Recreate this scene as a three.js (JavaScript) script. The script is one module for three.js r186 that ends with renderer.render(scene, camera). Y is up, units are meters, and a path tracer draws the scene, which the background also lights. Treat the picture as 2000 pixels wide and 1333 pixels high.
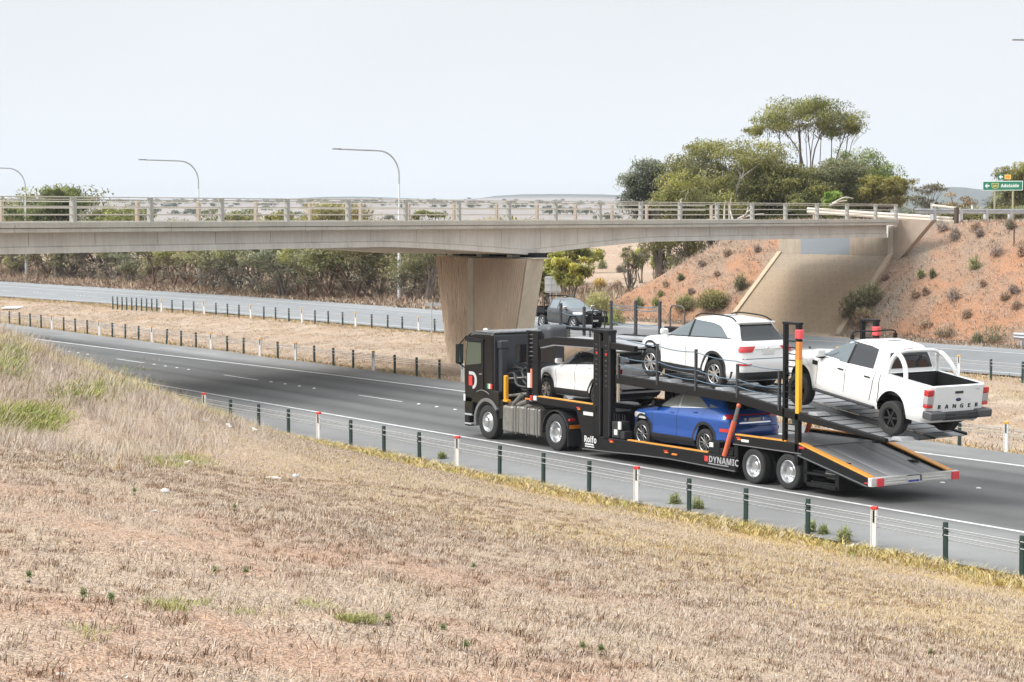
import * as THREE from 'three';
import { mergeGeometries, mergeVertices, toCreasedNormals } from 'three/addons/utils/BufferGeometryUtils.js';
import { RoundedBoxGeometry } from 'three/addons/geometries/RoundedBoxGeometry.js';
import { TextGeometry } from 'three/addons/geometries/TextGeometry.js';
import { FontLoader } from 'three/addons/loaders/FontLoader.js';
import { Brush, Evaluator, SUBTRACTION } from 'three-bvh-csg';

// ---------------------------------------------------------------- camera, sky, sun, exposure
// World frame: x = metres along the freeway (traffic on the near carriageway runs towards -x), y up,
// n = metres across the freeway away from the camera, stored as z = -n. The camera stands at x = 0, n = 0.
const EYE = 6.3, SINA = 0.551, COSA = Math.sqrt(1 - SINA * SINA);
const scene = new THREE.Scene();
const camera = new THREE.PerspectiveCamera(2 * Math.atan(666.5 / 4000) * 180 / Math.PI, 1024 / 682, 0.5, 9000);
const PITCH = Math.atan(246.5 / 4000);
const FWD = new THREE.Vector3(-COSA * Math.cos(PITCH), -Math.sin(PITCH), -SINA * Math.cos(PITCH));
camera.position.set(0, EYE, 0);
camera.lookAt(camera.position.clone().add(FWD));
camera.updateMatrixWorld(true);
const SUN = new THREE.Vector3(-0.26, 0.68, 0.66).normalize();
{ // thin bright overcast: pale grey blue, a broad glow round the veiled sun
  const W = 512, Hh = 256, d = new Float32Array(W * Hh * 4), v = new THREE.Vector3();
  const fold = (a, b, s) => { let q = 0; for (let o = 0, f = 1, w = 0.5; o < 5; o++, f *= 2.03, w *= 0.5) q += w * Math.sin(a * f * 3.1 + s + 1.7 * Math.sin(b * f * 2.3 + o)) * Math.sin(b * f * 2.7 + s * 2 + 1.3 * Math.sin(a * f * 1.9 + o * 2)); return q; };
  for (let j = 0; j < Hh; j++) for (let i = 0; i < W; i++) {
    const el = ((j + 0.5) / Hh - 0.5) * Math.PI, az = ((i + 0.5) / W - 0.5) * 2 * Math.PI;
    v.set(Math.cos(el) * Math.cos(az), Math.sin(el), Math.cos(el) * Math.sin(az));
    const up = Math.max(0, v.y), h = Math.pow(1 - up, 6), g = Math.max(0, v.dot(SUN));
    const cl = up > 0 ? fold(v.x / (up + 0.22) * 0.5, v.z / (up + 0.22) * 1.1, 0.6) : 0;
    let b = 0.585 + 0.178 * h + 1.0 * up * up + 1.3 * Math.pow(g, 6) + 0.045 * cl * (1 - 0.8 * h);
    if (v.y < 0) b *= 0.75;
    const o = (j * W + i) * 4, k = h * 0.6;
    d[o] = b * (0.968 - 0.025 * k); d[o + 1] = b * 1.004; d[o + 2] = b * (1.035 + 0.055 * k); d[o + 3] = 1;
  }
  const t = new THREE.DataTexture(d, W, Hh, THREE.RGBAFormat, THREE.FloatType);
  t.mapping = THREE.EquirectangularReflectionMapping; t.magFilter = t.minFilter = THREE.LinearFilter; t.wrapS = THREE.RepeatWrapping; t.needsUpdate = true;
  scene.background = t; scene.environment = t;
}
const sun = new THREE.DirectionalLight(new THREE.Color(1, 0.95, 0.90), 2.1);
sun.position.set(-45 + SUN.x * 120, SUN.y * 120, -40 + SUN.z * 120);
sun.target.position.set(-45, 0, -40);
sun.castShadow = true; sun.shadow.radius = 44; sun.shadow.mapSize.set(2048, 2048);
Object.assign(sun.shadow.camera, { left: -110, right: 110, top: 110, bottom: -110, near: 1, far: 320 });
scene.add(sun, sun.target);
scene.fog = new THREE.FogExp2(new THREE.Color(0.80, 0.86, 0.93), 0.00015);
const renderer = new THREE.WebGLRenderer({ antialias: true });
renderer.toneMapping = THREE.LinearToneMapping;
renderer.toneMappingExposure = 1.30;
renderer.shadowMap.enabled = true;

// ---------------------------------------------------------------- helpers
const V = (t, y, n) => new THREE.Vector3(t, y, -n);
const RIGHT = new THREE.Vector3(SINA, 0, -COSA), UPC = new THREE.Vector3().crossVectors(RIGHT, FWD);
// where a line of sight meets the ground at height h, a plane across n, or a given distance: [t, n, y]
const sight = (px, py) => FWD.clone().addScaledVector(RIGHT, (px - 1000) / 4000).addScaledVector(UPC, (666.5 - py) / 4000);
const G = (px, py, h = 0) => { const r = sight(px, py), k = (h - EYE) / r.y; return [r.x * k, -r.z * k, h]; };
const AtN = (px, py, n) => { const r = sight(px, py), k = n / -r.z; return [r.x * k, n, EYE + r.y * k]; };
const AtZ = (px, py, z) => { const r = sight(px, py); return [r.x * z, -r.z * z, EYE + r.y * z]; };
function rng(seed) { let s = seed >>> 0; return () => { s = (s + 0x6d2b79f5) | 0; let t = Math.imul(s ^ (s >>> 15), 1 | s); t = (t + Math.imul(t ^ (t >>> 7), 61 | t)) ^ t; return ((t ^ (t >>> 14)) >>> 0) / 4294967296; }; }
const clamp = (x, a = 0, b = 1) => Math.min(b, Math.max(a, x)), lerp = (a, b, k) => a + (b - a) * k, sstep = (a, b, x) => { const k = clamp((x - a) / (b - a)); return k * k * (3 - 2 * k); };
const hash = (x, y, s) => { let h = Math.imul(x, 374761393) ^ Math.imul(y, 668265263) ^ Math.imul(s, 2246822519); h = Math.imul(h ^ (h >>> 13), 1274126177); return ((h ^ (h >>> 16)) >>> 0) / 4294967296; };
function vn(x, y, s = 1, per = 0) { // value noise, -1..1, tiling when per > 0
  const x0 = Math.floor(x), y0 = Math.floor(y), fx = x - x0, fy = y - y0, u = fx * fx * (3 - 2 * fx), w = fy * fy * (3 - 2 * fy), m = (a) => per ? ((a % per) + per) % per : a;
  return 2 * lerp(lerp(hash(m(x0), m(y0), s), hash(m(x0 + 1), m(y0), s), u), lerp(hash(m(x0), m(y0 + 1), s), hash(m(x0 + 1), m(y0 + 1), s), u), w) - 1;
}
const fbm = (x, y, s = 1, oct = 4, per = 0) => { let q = 0, a = 0.5, f = 1; for (let o = 0; o < oct; o++) { q += a * vn(x * f, y * f, s + o, per * f); a *= 0.5; f *= 2; } return q; };
const table = (pts) => (x) => { // smooth monotone lookup through [x, value] pairs
  const n = pts.length; if (x <= pts[0][0]) return pts[0][1]; if (x >= pts[n - 1][0]) return pts[n - 1][1];
  let i = 0; while (x > pts[i + 1][0]) i++;
  const sl = (j) => (pts[j + 1][1] - pts[j][1]) / (pts[j + 1][0] - pts[j][0]), tg = (j) => { if (j === 0) return sl(0); if (j === n - 1) return sl(n - 2); const a = sl(j - 1), b = sl(j); return a * b <= 0 ? 0 : 2 * a * b / (a + b); };
  const h = pts[i + 1][0] - pts[i][0], k = (x - pts[i][0]) / h, k2 = k * k, k3 = k2 * k;
  return (2 * k3 - 3 * k2 + 1) * pts[i][1] + (k3 - 2 * k2 + k) * h * tg(i) + (3 * k2 - 2 * k3) * pts[i + 1][1] + (k3 - k2) * h * tg(i + 1);
};
const lin = (pts) => (x) => { const n = pts.length; if (x <= pts[0][0]) return pts[0][1]; if (x >= pts[n - 1][0]) return pts[n - 1][1]; let i = 0; while (x > pts[i + 1][0]) i++; return lerp(pts[i][1], pts[i + 1][1], (x - pts[i][0]) / (pts[i + 1][0] - pts[i][0])); };

// names, labels
const used = new Map();
const numbered = (n) => { const k = used.get(n) || 0; used.set(n, k + 1); return k ? n + '_' + String(k).padStart(3, '0') : n; };
function tag(o, label, category, group) { o.userData.label = label; o.userData.category = category; if (group) o.userData.group = group; return o; }
function thing(name, label, category, pos = [0, 0, 0], group) { const o = new THREE.Group(); o.name = numbered(name); o.position.set(...pos); scene.add(o); return tag(o, label, category, group); }
const partNames = new Map();
function part(name, geo, mat, parent, label) {
  const m = new THREE.Mesh(Array.isArray(geo) ? mergeAll(geo) : geo, mat);
  m.name = parent === scene ? numbered(name) : name; m.castShadow = m.receiveShadow = true; parent.add(m);
  if (label) m.userData.label = label; return m;
}
function structure(name, geo, mat, parent = scene) { const m = part(name, geo, mat, parent); m.userData.kind = 'structure'; return m; }
function mergeAll(list) {
  list = list.filter(Boolean).map((g) => { g = g.index ? g.toNonIndexed() : g; if (!g.attributes.normal) g.computeVertexNormals(); return g; });
  const uv = list.every((g) => g.attributes.uv), col = list.every((g) => g.attributes.color);
  for (const g of list) for (const k of Object.keys(g.attributes)) if (!(k === 'position' || k === 'normal' || (k === 'uv' && uv) || (k === 'color' && col))) g.deleteAttribute(k);
  return mergeGeometries(list);
}
// geometry shorthands
const M4 = new THREE.Matrix4(), Q = new THREE.Quaternion(), E3 = new THREE.Euler();
function put(g, x = 0, y = 0, z = 0, rx = 0, ry = 0, rz = 0, sx = 1, sy = 1, sz = 1) { return g.applyMatrix4(new THREE.Matrix4().compose(new THREE.Vector3(x, y, z), new THREE.Quaternion().setFromEuler(new THREE.Euler(rx, ry, rz)), new THREE.Vector3(sx, sy, sz))); }
// box from corner to corner, edges slightly chamfered
function bx(x0, x1, y0, y1, z0, z1, r = 0.012) { const w = x1 - x0, h = y1 - y0, d = z1 - z0; r = Math.min(r, w * 0.3, h * 0.3, d * 0.3); const g = r > 0.003 ? new RoundedBoxGeometry(w, h, d, 1, r) : new THREE.BoxGeometry(w, h, d); return put(g, (x0 + x1) / 2, (y0 + y1) / 2, (z0 + z1) / 2); }
function cyl(r0, r1, h, seg = 16, open = false) { return new THREE.CylinderGeometry(r1, r0, h, seg, 1, open); }
function bar(a, b, r0, r1 = r0, seg = 7, caps = true) { // round bar between two points
  const A = new THREE.Vector3(...a), B = new THREE.Vector3(...b), d = B.clone().sub(A), L = d.length();
  const g = new THREE.CylinderGeometry(r1, r0, L, seg, 1, !caps);
  return g.applyMatrix4(new THREE.Matrix4().compose(A.clone().addScaledVector(d, 0.5), new THREE.Quaternion().setFromUnitVectors(new THREE.Vector3(0, 1, 0), d.normalize()), new THREE.Vector3(1, 1, 1)));
}
function beam(a, b, w, h) { // square beam between two points (h along the most upright side)
  const A = new THREE.Vector3(...a), B = new THREE.Vector3(...b), d = B.clone().sub(A), L = d.length(), x = d.normalize(), up = Math.abs(x.y) > 0.95 ? new THREE.Vector3(1, 0, 0) : new THREE.Vector3(0, 1, 0);
  const z = new THREE.Vector3().crossVectors(x, up).normalize(), y = new THREE.Vector3().crossVectors(z, x);
  const g = new RoundedBoxGeometry(L, h, w, 1, Math.min(0.008, h * 0.25, w * 0.25));
  return g.applyMatrix4(new THREE.Matrix4().makeBasis(x, y, z).setPosition(A.clone().add(B).multiplyScalar(0.5)));
}
function tube(pts, r, seg = 24, rs = 8) { return new THREE.TubeGeometry(new THREE.CatmullRomCurve3(pts.map((p) => new THREE.Vector3(...p)), false, 'centripetal'), seg, r, rs); }
// polygon given in (x, y), extruded from z0 to z1
function slab(pts, z0, z1, bevel = 0) { const s = new THREE.Shape(pts.map((p) => new THREE.Vector2(...p))); const g = new THREE.ExtrudeGeometry(s, { depth: z1 - z0 - 2 * bevel, bevelEnabled: bevel > 0, bevelSize: bevel, bevelThickness: bevel, bevelOffset: -bevel, bevelSegments: 1, curveSegments: 12 }); g.translate(0, 0, z0 + bevel); g.deleteAttribute('uv'); return g; }
function grid(nu, nv, f, colour) { // f(u, v) -> [x, y, z, (U, V)]
  const p = [], uv = [], c = [], ix = [];
  for (let j = 0; j <= nv; j++) for (let i = 0; i <= nu; i++) { const q = f(i / nu, j / nv, i, j); p.push(q[0], q[1], q[2]); uv.push(q[3] ?? i / nu, q[4] ?? j / nv); if (colour) c.push(...colour(q, i / nu, j / nv)); }
  for (let j = 0; j < nv; j++) for (let i = 0; i < nu; i++) { const a = j * (nu + 1) + i, b = a + 1, d = a + nu + 1; ix.push(a, b, d, b, d + 1, d); }
  const g = new THREE.BufferGeometry(); g.setAttribute('position', new THREE.Float32BufferAttribute(p, 3)); g.setAttribute('uv', new THREE.Float32BufferAttribute(uv, 2));
  if (colour) g.setAttribute('color', new THREE.Float32BufferAttribute(c, 3)); g.setIndex(ix); g.computeVertexNormals(); return g;
}
// textures: fn(u, v) -> 0..1 value or [r, g, b]
function tex(size, fn, srgb = false) {
  const d = new Uint8Array(size * size * 4);
  for (let j = 0; j < size; j++) for (let i = 0; i < size; i++) { const q = fn(i / size, j / size), o = (j * size + i) * 4; if (typeof q === 'number') d[o] = d[o + 1] = d[o + 2] = clamp(q) * 255; else for (let c = 0; c < 3; c++) d[o + c] = clamp(q[c]) * 255; d[o + 3] = 255; }
  const t = new THREE.DataTexture(d, size, size); t.wrapS = t.wrapT = THREE.RepeatWrapping; t.magFilter = THREE.LinearFilter; t.minFilter = THREE.LinearMipmapLinearFilter; t.generateMipmaps = true; if (srgb) t.colorSpace = THREE.SRGBColorSpace; t.needsUpdate = true; return t;
}
const rep = (t, x, y = x) => { const c = t.clone(); c.repeat.set(x, y); c.needsUpdate = true; return c; };
const col = (r, g, b) => new THREE.Color().setRGB(r, g, b);
const std = (r, g, b, rough = 0.8, metal = 0, extra = {}) => new THREE.MeshStandardMaterial({ color: col(r, g, b), roughness: rough, metalness: metal, ...extra });
const font = await new FontLoader().loadAsync('fonts/droid/droid_sans_bold.typeface.json');
function text(s, size, depth = 0.006) { const g = new TextGeometry(s, { font, size, depth, curveSegments: 4, bevelEnabled: false }); g.computeBoundingBox(); return g; }

// ---------------------------------------------------------------- shared textures and materials
const soilMap = tex(512, (u, v) => { const a = fbm(u * 16, v * 16, 3, 5, 16), b = vn(u * 128, v * 128, 9, 128); return clamp(0.80 + 0.28 * a + 0.12 * b); });
const stubbleMap = (() => { // straw strands lying every way on the soil: 2.4 m of it
  const S = 1024, cv = document.createElement('canvas'); cv.width = cv.height = S; const c = cv.getContext('2d'), r = rng(5); c.fillStyle = 'rgb(200,194,188)'; c.fillRect(0, 0, S, S);
  for (let k = 0; k < 26000; k++) { const x = r() * S, y = r() * S, a = r() * 6.283, l = 5 + 16 * r(), q = r(); c.strokeStyle = q < 0.38 ? 'rgba(120,98,84,0.55)' : q < 0.5 ? 'rgba(80,62,52,0.5)' : q < 0.85 ? 'rgba(252,246,236,0.6)' : 'rgba(232,206,170,0.6)'; c.lineWidth = 1 + 1.6 * r(); for (const ox of [0, x < 24 ? S : x > S - 24 ? -S : 0]) { c.beginPath(); c.moveTo(x + ox, y); c.quadraticCurveTo(x + ox + Math.cos(a) * l * 0.5 + 2, y + Math.sin(a) * l * 0.5 - 2, x + ox + Math.cos(a) * l, y + Math.sin(a) * l); c.stroke(); } }
  const t = new THREE.CanvasTexture(cv); t.wrapS = t.wrapT = THREE.RepeatWrapping; t.colorSpace = THREE.SRGBColorSpace; return t; })();
const soilBump = tex(512, (u, v) => clamp(0.5 + 0.45 * fbm(u * 24, v * 24, 31, 5, 24) + 0.12 * vn(u * 150, v * 150, 4, 150)));
const asphaltMap = tex(1024, (u, v) => { const a = fbm(u * 8, v * 8, 21, 4, 8), b = hash(Math.floor(u * 512), Math.floor(v * 512), 5), c = hash(Math.floor(u * 1024), Math.floor(v * 1024), 6); return clamp(0.76 + 0.10 * a + 0.20 * (b - 0.5) + 0.22 * (c - 0.5) + (c > 0.985 ? 0.3 : 0)); });
const concreteMap = tex(1024, (u, v) => { const a = fbm(u * 6, v * 6, 41, 5, 6), st = fbm(u * 64, v * 3, 44, 3, 64) * 0.6, b = vn(u * 256, v * 256, 4, 256); const k = 0.90 + 0.16 * a + 0.20 * st + 0.03 * b; return [k, k * (0.99 + 0.02 * a), k * (0.97 + 0.03 * a)]; });
const concreteBump = tex(512, (u, v) => clamp(0.5 + 0.3 * fbm(u * 24, v * 24, 51, 4, 24) - (hash(Math.floor(u * 128), Math.floor(v * 128), 8) > 0.985 ? 0.4 : 0)));
const barkMap = tex(256, (u, v) => clamp(0.7 + 0.35 * fbm(u * 12, v * 4, 61, 4, 4)));
const dirtMap = tex(512, (u, v) => clamp(0.86 + 0.25 * fbm(u * 6, v * 6, 71, 5, 6)));
const streakMap = tex(512, (u, v) => clamp(0.78 + 0.3 * fbm(u * 3, v * 40, 77, 4, 3) + 0.12 * fbm(u * 12, v * 12, 78, 3, 12)));
const M = {
  concrete: std(0.64, 0.625, 0.59, 0.9, 0, { map: rep(concreteMap, 0.25, 0.25), bumpMap: rep(concreteBump, 0.8, 0.8), bumpScale: 0.006 }),
  kerb: std(0.50, 0.48, 0.43, 0.92, 0, { map: rep(concreteMap, 0.22, 0.5), bumpMap: rep(concreteBump, 0.9, 0.9), bumpScale: 0.008 }),
  pale: std(0.56, 0.52, 0.44, 0.9, 0, { map: rep(concreteMap, 0.3, 0.3) }),
  railing: std(0.62, 0.57, 0.49, 0.8, 0, { map: dirtMap }),
  postGrey: std(0.42, 0.42, 0.395, 0.85, 0, { map: rep(concreteMap, 0.6, 0.6) }),
  farPost: std(0.40, 0.33, 0.265, 0.85),
  black: new THREE.MeshPhysicalMaterial({ color: col(0.009, 0.009, 0.0095), roughness: 0.5, specularIntensity: 0.6 }),
  blackDull: new THREE.MeshPhysicalMaterial({ color: col(0.013, 0.013, 0.0135), roughness: 0.75, specularIntensity: 0.5 }),
  rubber: std(0.028, 0.028, 0.028, 0.85),
  plastic: std(0.028, 0.029, 0.031, 0.62),
  steel: std(0.55, 0.56, 0.57, 0.35, 0.9),
  galv: std(0.56, 0.58, 0.60, 0.5, 0.25, { map: dirtMap }),
  alloy: std(0.62, 0.63, 0.64, 0.32, 0.85),
  chrome: std(0.78, 0.79, 0.80, 0.12, 1),
  darkAlloy: std(0.03, 0.03, 0.032, 0.45, 0.3),
  white: new THREE.MeshPhysicalMaterial({ color: col(0.80, 0.81, 0.81), roughness: 0.35, clearcoat: 1, clearcoatRoughness: 0.06 }),
  blue: new THREE.MeshPhysicalMaterial({ color: col(0.008, 0.088, 0.40), roughness: 0.35, metalness: 0.25, clearcoat: 1, clearcoatRoughness: 0.05 }),
  grey: new THREE.MeshPhysicalMaterial({ color: col(0.05, 0.056, 0.062), roughness: 0.4, metalness: 0.2, clearcoat: 1, clearcoatRoughness: 0.05 }),
  cab: new THREE.MeshPhysicalMaterial({ color: col(0.007, 0.007, 0.0075), roughness: 0.5, specularIntensity: 0.4, clearcoat: 0.6, clearcoatRoughness: 0.06 }),
  glass: new THREE.MeshPhysicalMaterial({ color: col(0.10, 0.128, 0.14), roughness: 0.05, ior: 1.8 }),
  glassDark: new THREE.MeshPhysicalMaterial({ color: col(0.018, 0.02, 0.022), roughness: 0.06, ior: 1.55 }),
  glassPale: new THREE.MeshPhysicalMaterial({ color: col(0.30, 0.32, 0.30), roughness: 0.08, ior: 1.6 }),  // reflections of sky and pale ground put into the base colour
  seam: std(0.02, 0.02, 0.02, 0.8),
  red: new THREE.MeshPhysicalMaterial({ color: col(0.55, 0.02, 0.025), roughness: 0.2, clearcoat: 0.8 }),
  redFlat: std(0.70, 0.045, 0.04, 0.5),
  amber: std(0.85, 0.24, 0.03, 0.35),
  orange: std(0.80, 0.36, 0.06, 0.55, 0, { map: dirtMap }),
  yellow: std(0.82, 0.42, 0.03, 0.5),
  ramArm: std(0.72, 0.16, 0.075, 0.5),
  lamp: new THREE.MeshPhysicalMaterial({ color: col(0.75, 0.77, 0.78), roughness: 0.15, clearcoat: 1 }),
  whitePaint: std(0.74, 0.74, 0.72, 0.7),
  plate: std(0.72, 0.73, 0.70, 0.5),
  cable: std(0.46, 0.47, 0.48, 0.5, 0.4),
  rope: std(0.11, 0.17, 0.23, 0.8),
  postGreen: std(0.018, 0.045, 0.038, 0.6),
  postWhite: std(0.78, 0.78, 0.76, 0.6),
  signGreen: std(0.012, 0.17, 0.10, 0.5),
  tanPost: std(0.38, 0.36, 0.22, 0.8),
  deck: std(0.34, 0.345, 0.355, 0.5, 0.1, { map: streakMap }),
  darkWood: std(0.10, 0.07, 0.05, 0.9),
};
// ---------------------------------------------------------------- ground
const polyN = (pts) => { const a = pts.map(([x, y]) => G(x, y)).map((q) => [q[0], q[1]]).sort((p, q) => p[0] - q[0]); return lin([[a[0][0] - 200, a[0][1] + (a[0][1] - a[1][1]) / (a[1][0] - a[0][0]) * 200 * 0.7], ...a]); };
const farNear = polyN([[0, 577], [217, 591], [500, 614], [700, 630.5], [863, 644.5], [2000, 731]]);   // edge line of the far carriageway, median side
const farFar = polyN([[0, 554], [500, 586], [863, 613.6], [1568, 664], [2000, 691]]);                 // edge line of the far carriageway, outer side
const medLine = polyN([[80, 664], [277, 689], [600, 726.5], [906, 765], [1820, 888], [2000, 911]]);   // edge line of the near carriageway, median side
const NEARLINE = 30.75, FENCE = 27.0, MEDF = 41.15, FARF = (t) => farNear(t) - 2.3;
const toeLeft = (n) => -105.2 - 0.364 * (n - 75);
const smin = (a, b, k) => { const h = clamp(0.5 + 0.5 * (b - a) / k); return lerp(b, a, h) - k * h * (1 - h); };
function gh(t, n) {
  let h;
  if (n < 26.6) {
    const k = lerp(0.182, 0.53, sstep(-33, -56, t)), d = 26.6 - n;
    h = k * (Math.sqrt(d * d + lerp(1, 5, sstep(-40, -52, t))) - Math.sqrt(lerp(1, 5, sstep(-40, -52, t)))); h = smin(h, 5.4, 1.2);
    h += Math.min(1, d / 3) * (0.10 * fbm(t * 0.22, n * 0.3, 101, 3) + 0.035 * fbm(t * 1.3, n * 1.3, 105, 3));
    return h - 0.02;
  }
  const nA = farNear(t) - 1.1, nB = farFar(t) + 2.6;
  if (n < 40.5) return -0.07;
  if (n < nA) { const u = clamp((n - 40.5) / (nA - 40.5)); return -0.03 - 0.42 * Math.sin(u * Math.PI) + Math.sin(u * Math.PI) * 0.06 * fbm(t * 0.3, n * 0.3, 111, 3); }
  if (n < nB) return -0.07;
  const base = 0.014 * Math.min(120, n - nB) - 0.02, foot = Math.max(74.4, nB + 0.8);
  const e1 = 0.70 * (n - foot), e2 = 0.60 * (t - toeLeft(n)), e = smin(smin(e1, e2, 0.8), 5.92, 0.7);
  h = Math.max(base, e > base ? e : base);
  const onPave = t > -93.5 - 0.364 * (n - 80) && t < -82 - 0.364 * (n - 80) && n < 81, rough = onPave ? 0.02 : e > base && e < 5.7 ? 0.16 : 0.05;
  return h + rough * fbm(t * 0.5, n * 0.5, 121, 4) * clamp((n - nB) / 2);
}
const mixc = (a, b, k) => a.map((x, i) => lerp(x, b[i], k));
const STRAW = [0.455, 0.385, 0.30], GREYSTRAW = [0.43, 0.365, 0.315], SOIL = [0.39, 0.235, 0.155], YELLOW = [0.55, 0.42, 0.17], ORANGE = [0.40, 0.232, 0.148], FIELD = [0.50, 0.42, 0.35], GREEN = [0.26, 0.28, 0.09];
function groundColour(t, n) {
  const a = fbm(t * 0.35, n * 0.5, 201, 4), b = fbm(t * 0.12, n * 0.16, 205, 3), c = fbm(t * 1.7, n * 2.2, 209, 3);
  if (n < 40) {
    const bare = sstep(-36, -26, t) * sstep(16, 8, n);
    let k = mixc(STRAW, GREYSTRAW, clamp(0.5 + a));
    k = mixc(k, SOIL, clamp((a * 0.9 + c * 0.6 + 0.05) * 2.0) * lerp(0.2, 0.62, bare));
    k = mixc(k, YELLOW, clamp(sstep(13, 19, n) * (0.3 + b * 0.9)) * 0.45);
    return mixc(k, YELLOW, sstep(23.6, 25.6, n) * 0.75);
  }
  if (n < farNear(t)) { let k = mixc([0.42, 0.355, 0.30], [0.43, 0.33, 0.24], clamp(0.3 + a * 1.2)); k = mixc(k, [0.36, 0.33, 0.13], clamp(b * 2 - 0.25) * 0.6); const s = fbm(t * 0.25, n * 1.6, 213, 4); k = mixc(k, [0.30, 0.225, 0.16], clamp(s * 1.6 - 0.1) * 0.7); return mixc(k, [0.56, 0.50, 0.43], clamp(c * 1.4)); }
  const e = 0.70 * (n - 74.4), onBank = t > toeLeft(n) - 1.5 && n > 74;
  if (onBank && e < 7.5) {
    let k = mixc(ORANGE, [0.32, 0.25, 0.20], clamp(0.5 + a * 1.8 + c * 1.1) * 0.95);
    if (t > -84.5) k = mixc(k, [0.30, 0.285, 0.26], sstep(3.2, 0.6, t + 81.5 + 0.36 * (n - 80)) * 0.8 * clamp(0.7 + c));
    return k;
  }
  return mixc(mixc([0.40, 0.32, 0.25], FIELD, clamp(0.5 + a)), [0.46, 0.30, 0.20], clamp(b * 1.5) * 0.5);
}
{
  const axis = (...runs) => { const o = [runs[0][0]]; for (const [a, b, s] of runs) { const k = Math.max(1, Math.round((b - a) / s)); for (let i = 1; i <= k; i++) o.push(a + (b - a) * i / k); } return o; };
  const ts = axis([-460, -125, 4], [-125, -76, 0.8], [-76, -3, 0.42], [-3, 70, 2.5]), ns = axis([-8, 28, 0.42], [28, 71, 1], [71, 88, 0.55], [88, 340, 3]);
  const g = grid(ts.length - 1, ns.length - 1, (u, v, i, j) => [ts[i], gh(ts[i], ns[j]), -ns[j], ts[i], ns[j]], (q) => groundColour(q[0], -q[2]).map((x) => Math.min(1, x * 1.75)));
  structure('ground', g, new THREE.MeshStandardMaterial({ vertexColors: true, roughness: 0.97, map: rep(stubbleMap, 0.42), bumpMap: rep(soilBump, 0.45), bumpScale: 0.07 }));
}
{ // farmland that rises gently to the horizon, with wooded ridges at its end
  const ridge = table([[-700, 392], [0, 394], [330, 392], [480, 391], [560, 389], [640, 385.5], [700, 385], [760, 386], [850, 390], [930, 389], [970, 383], [1010, 380.5], [1080, 379.5], [1160, 380], [1250, 383], [1400, 387], [1560, 384], [1700, 374], [1800, 368], [1860, 366], [1930, 372], [2100, 380], [2600, 384]]);
  const NB = 220, radii = [130, 200, 300, 420, 560, 740, 980, 1300, 1700, 2100, 2500, 2700, 2850, 3000, 3150, 3300, 3420, 3500, 3580, 3660, 3800, 4200];
  const g = grid(NB, radii.length - 1, (u, v, i, j) => {
    const px = -900 + u * 3800, a = (px - 1000) / 4000, r = radii[j], dir = FWD.clone().setY(0).normalize().addScaledVector(RIGHT, a);
    let h = r < 330 ? -0.6 : -0.6 + (r - 330) * 0.0105; h += fbm(px * 0.004, r * 0.002, 301, 3) * Math.min(4, r * 0.002);
    const top = EYE + (420 - ridge(px)) / 4000 * 3500 + 0.9 * fbm(px * 0.05, 0, 305, 3);
    const k = Math.exp(-(((r - 3500) / 260) ** 2)); h = r > 3500 ? Math.min(h, top) * (1 - k) + top * k : lerp(Math.min(h, top - 2), top, k);
    return [dir.x * r, h, dir.z * r, dir.x * r * 0.02, dir.z * r * 0.02];
  }, (q) => {
    const r = Math.hypot(q[0], q[2]), f = fbm(q[0] * 0.004, q[2] * 0.0025, 311, 3);
    let k = mixc([0.38, 0.33, 0.305], [0.30, 0.265, 0.25], clamp(0.5 + f * 1.6)); if (r > 1500) k = mixc(k, [0.07, 0.085, 0.065], sstep(0.085, 0.12, (q[0] * RIGHT.x + q[2] * RIGHT.z) / r) * sstep(1500, 1900, r + 200 * f)); if (r > 3080) k = mixc(k, [0.075, 0.09, 0.075], sstep(3080, 3330, r + 150 * f)); return k;
  });
  structure('farmland', g, new THREE.MeshStandardMaterial({ vertexColors: true, roughness: 1, map: dirtMap }));
}

// ---------------------------------------------------------------- carriageways
const strip = (t0, t1, a, b, y, step = 2) => { const k = Math.max(1, Math.ceil((t1 - t0) / step)); return grid(k, 1, (u, v) => { const t = lerp(t0, t1, u), n = lerp(a(t), b(t), v); return [t, y, -n, t, n]; }); };
const constant = (c) => () => c;
const roadMat = new THREE.MeshStandardMaterial({ vertexColors: true, roughness: 0.86, map: rep(asphaltMap, 0.24), bumpMap: rep(asphaltMap, 0.24), bumpScale: 0.004 });
const paint = new THREE.MeshStandardMaterial({ color: col(0.72, 0.72, 0.71), roughness: 0.75, map: rep(soilMap, 0.6) });
const nearRoad = structure('near_carriageway', (() => {
  const nl = [26.9, 27.6, 28.6, 29.6, 30.3, 30.75, 31.1, 31.5, 32, 32.5, 33, 33.5, 34, 34.5, 35, 35.5, 36, 36.5, 37, 37.5, 38, 38.5, 39, 39.6, 40.2, 40.9];
  return grid(190, nl.length - 1, (u, v, i, j) => { const t = lerp(-440, 62, u); const n = nl[j] + (j === 0 ? 0.18 * fbm(t * 0.9, 3, 401, 3) : j === nl.length - 1 ? 0.25 * fbm(t * 0.8, 9, 405, 3) : 0); return [t, 0, -n, t, n]; }, (q) => {
    const n = -q[2], track = (c) => Math.exp(-(((n - c) / 0.42) ** 2)), f = fbm(q[0] * 0.15, n * 0.8, 411, 3);
    const shoulder = Math.max(sstep(31.0, 30.2, n), sstep(38.6, 39.3, n));
    let k = lerp(0.112, 0.205, shoulder) + 0.05 * fbm(q[0] * 0.05, n * 2.5, 415, 3) - 0.044 * (track(31.9) + track(33.6) + track(35.7) + track(37.4)) * (1 - shoulder) + 0.02 * f + shoulder * 0.05 * fbm(q[0] * 0.7, n * 2.2, 417, 4);
    return [k * 1.29, k * 1.285, k * 1.265];
  });
})(), roadMat);
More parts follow.
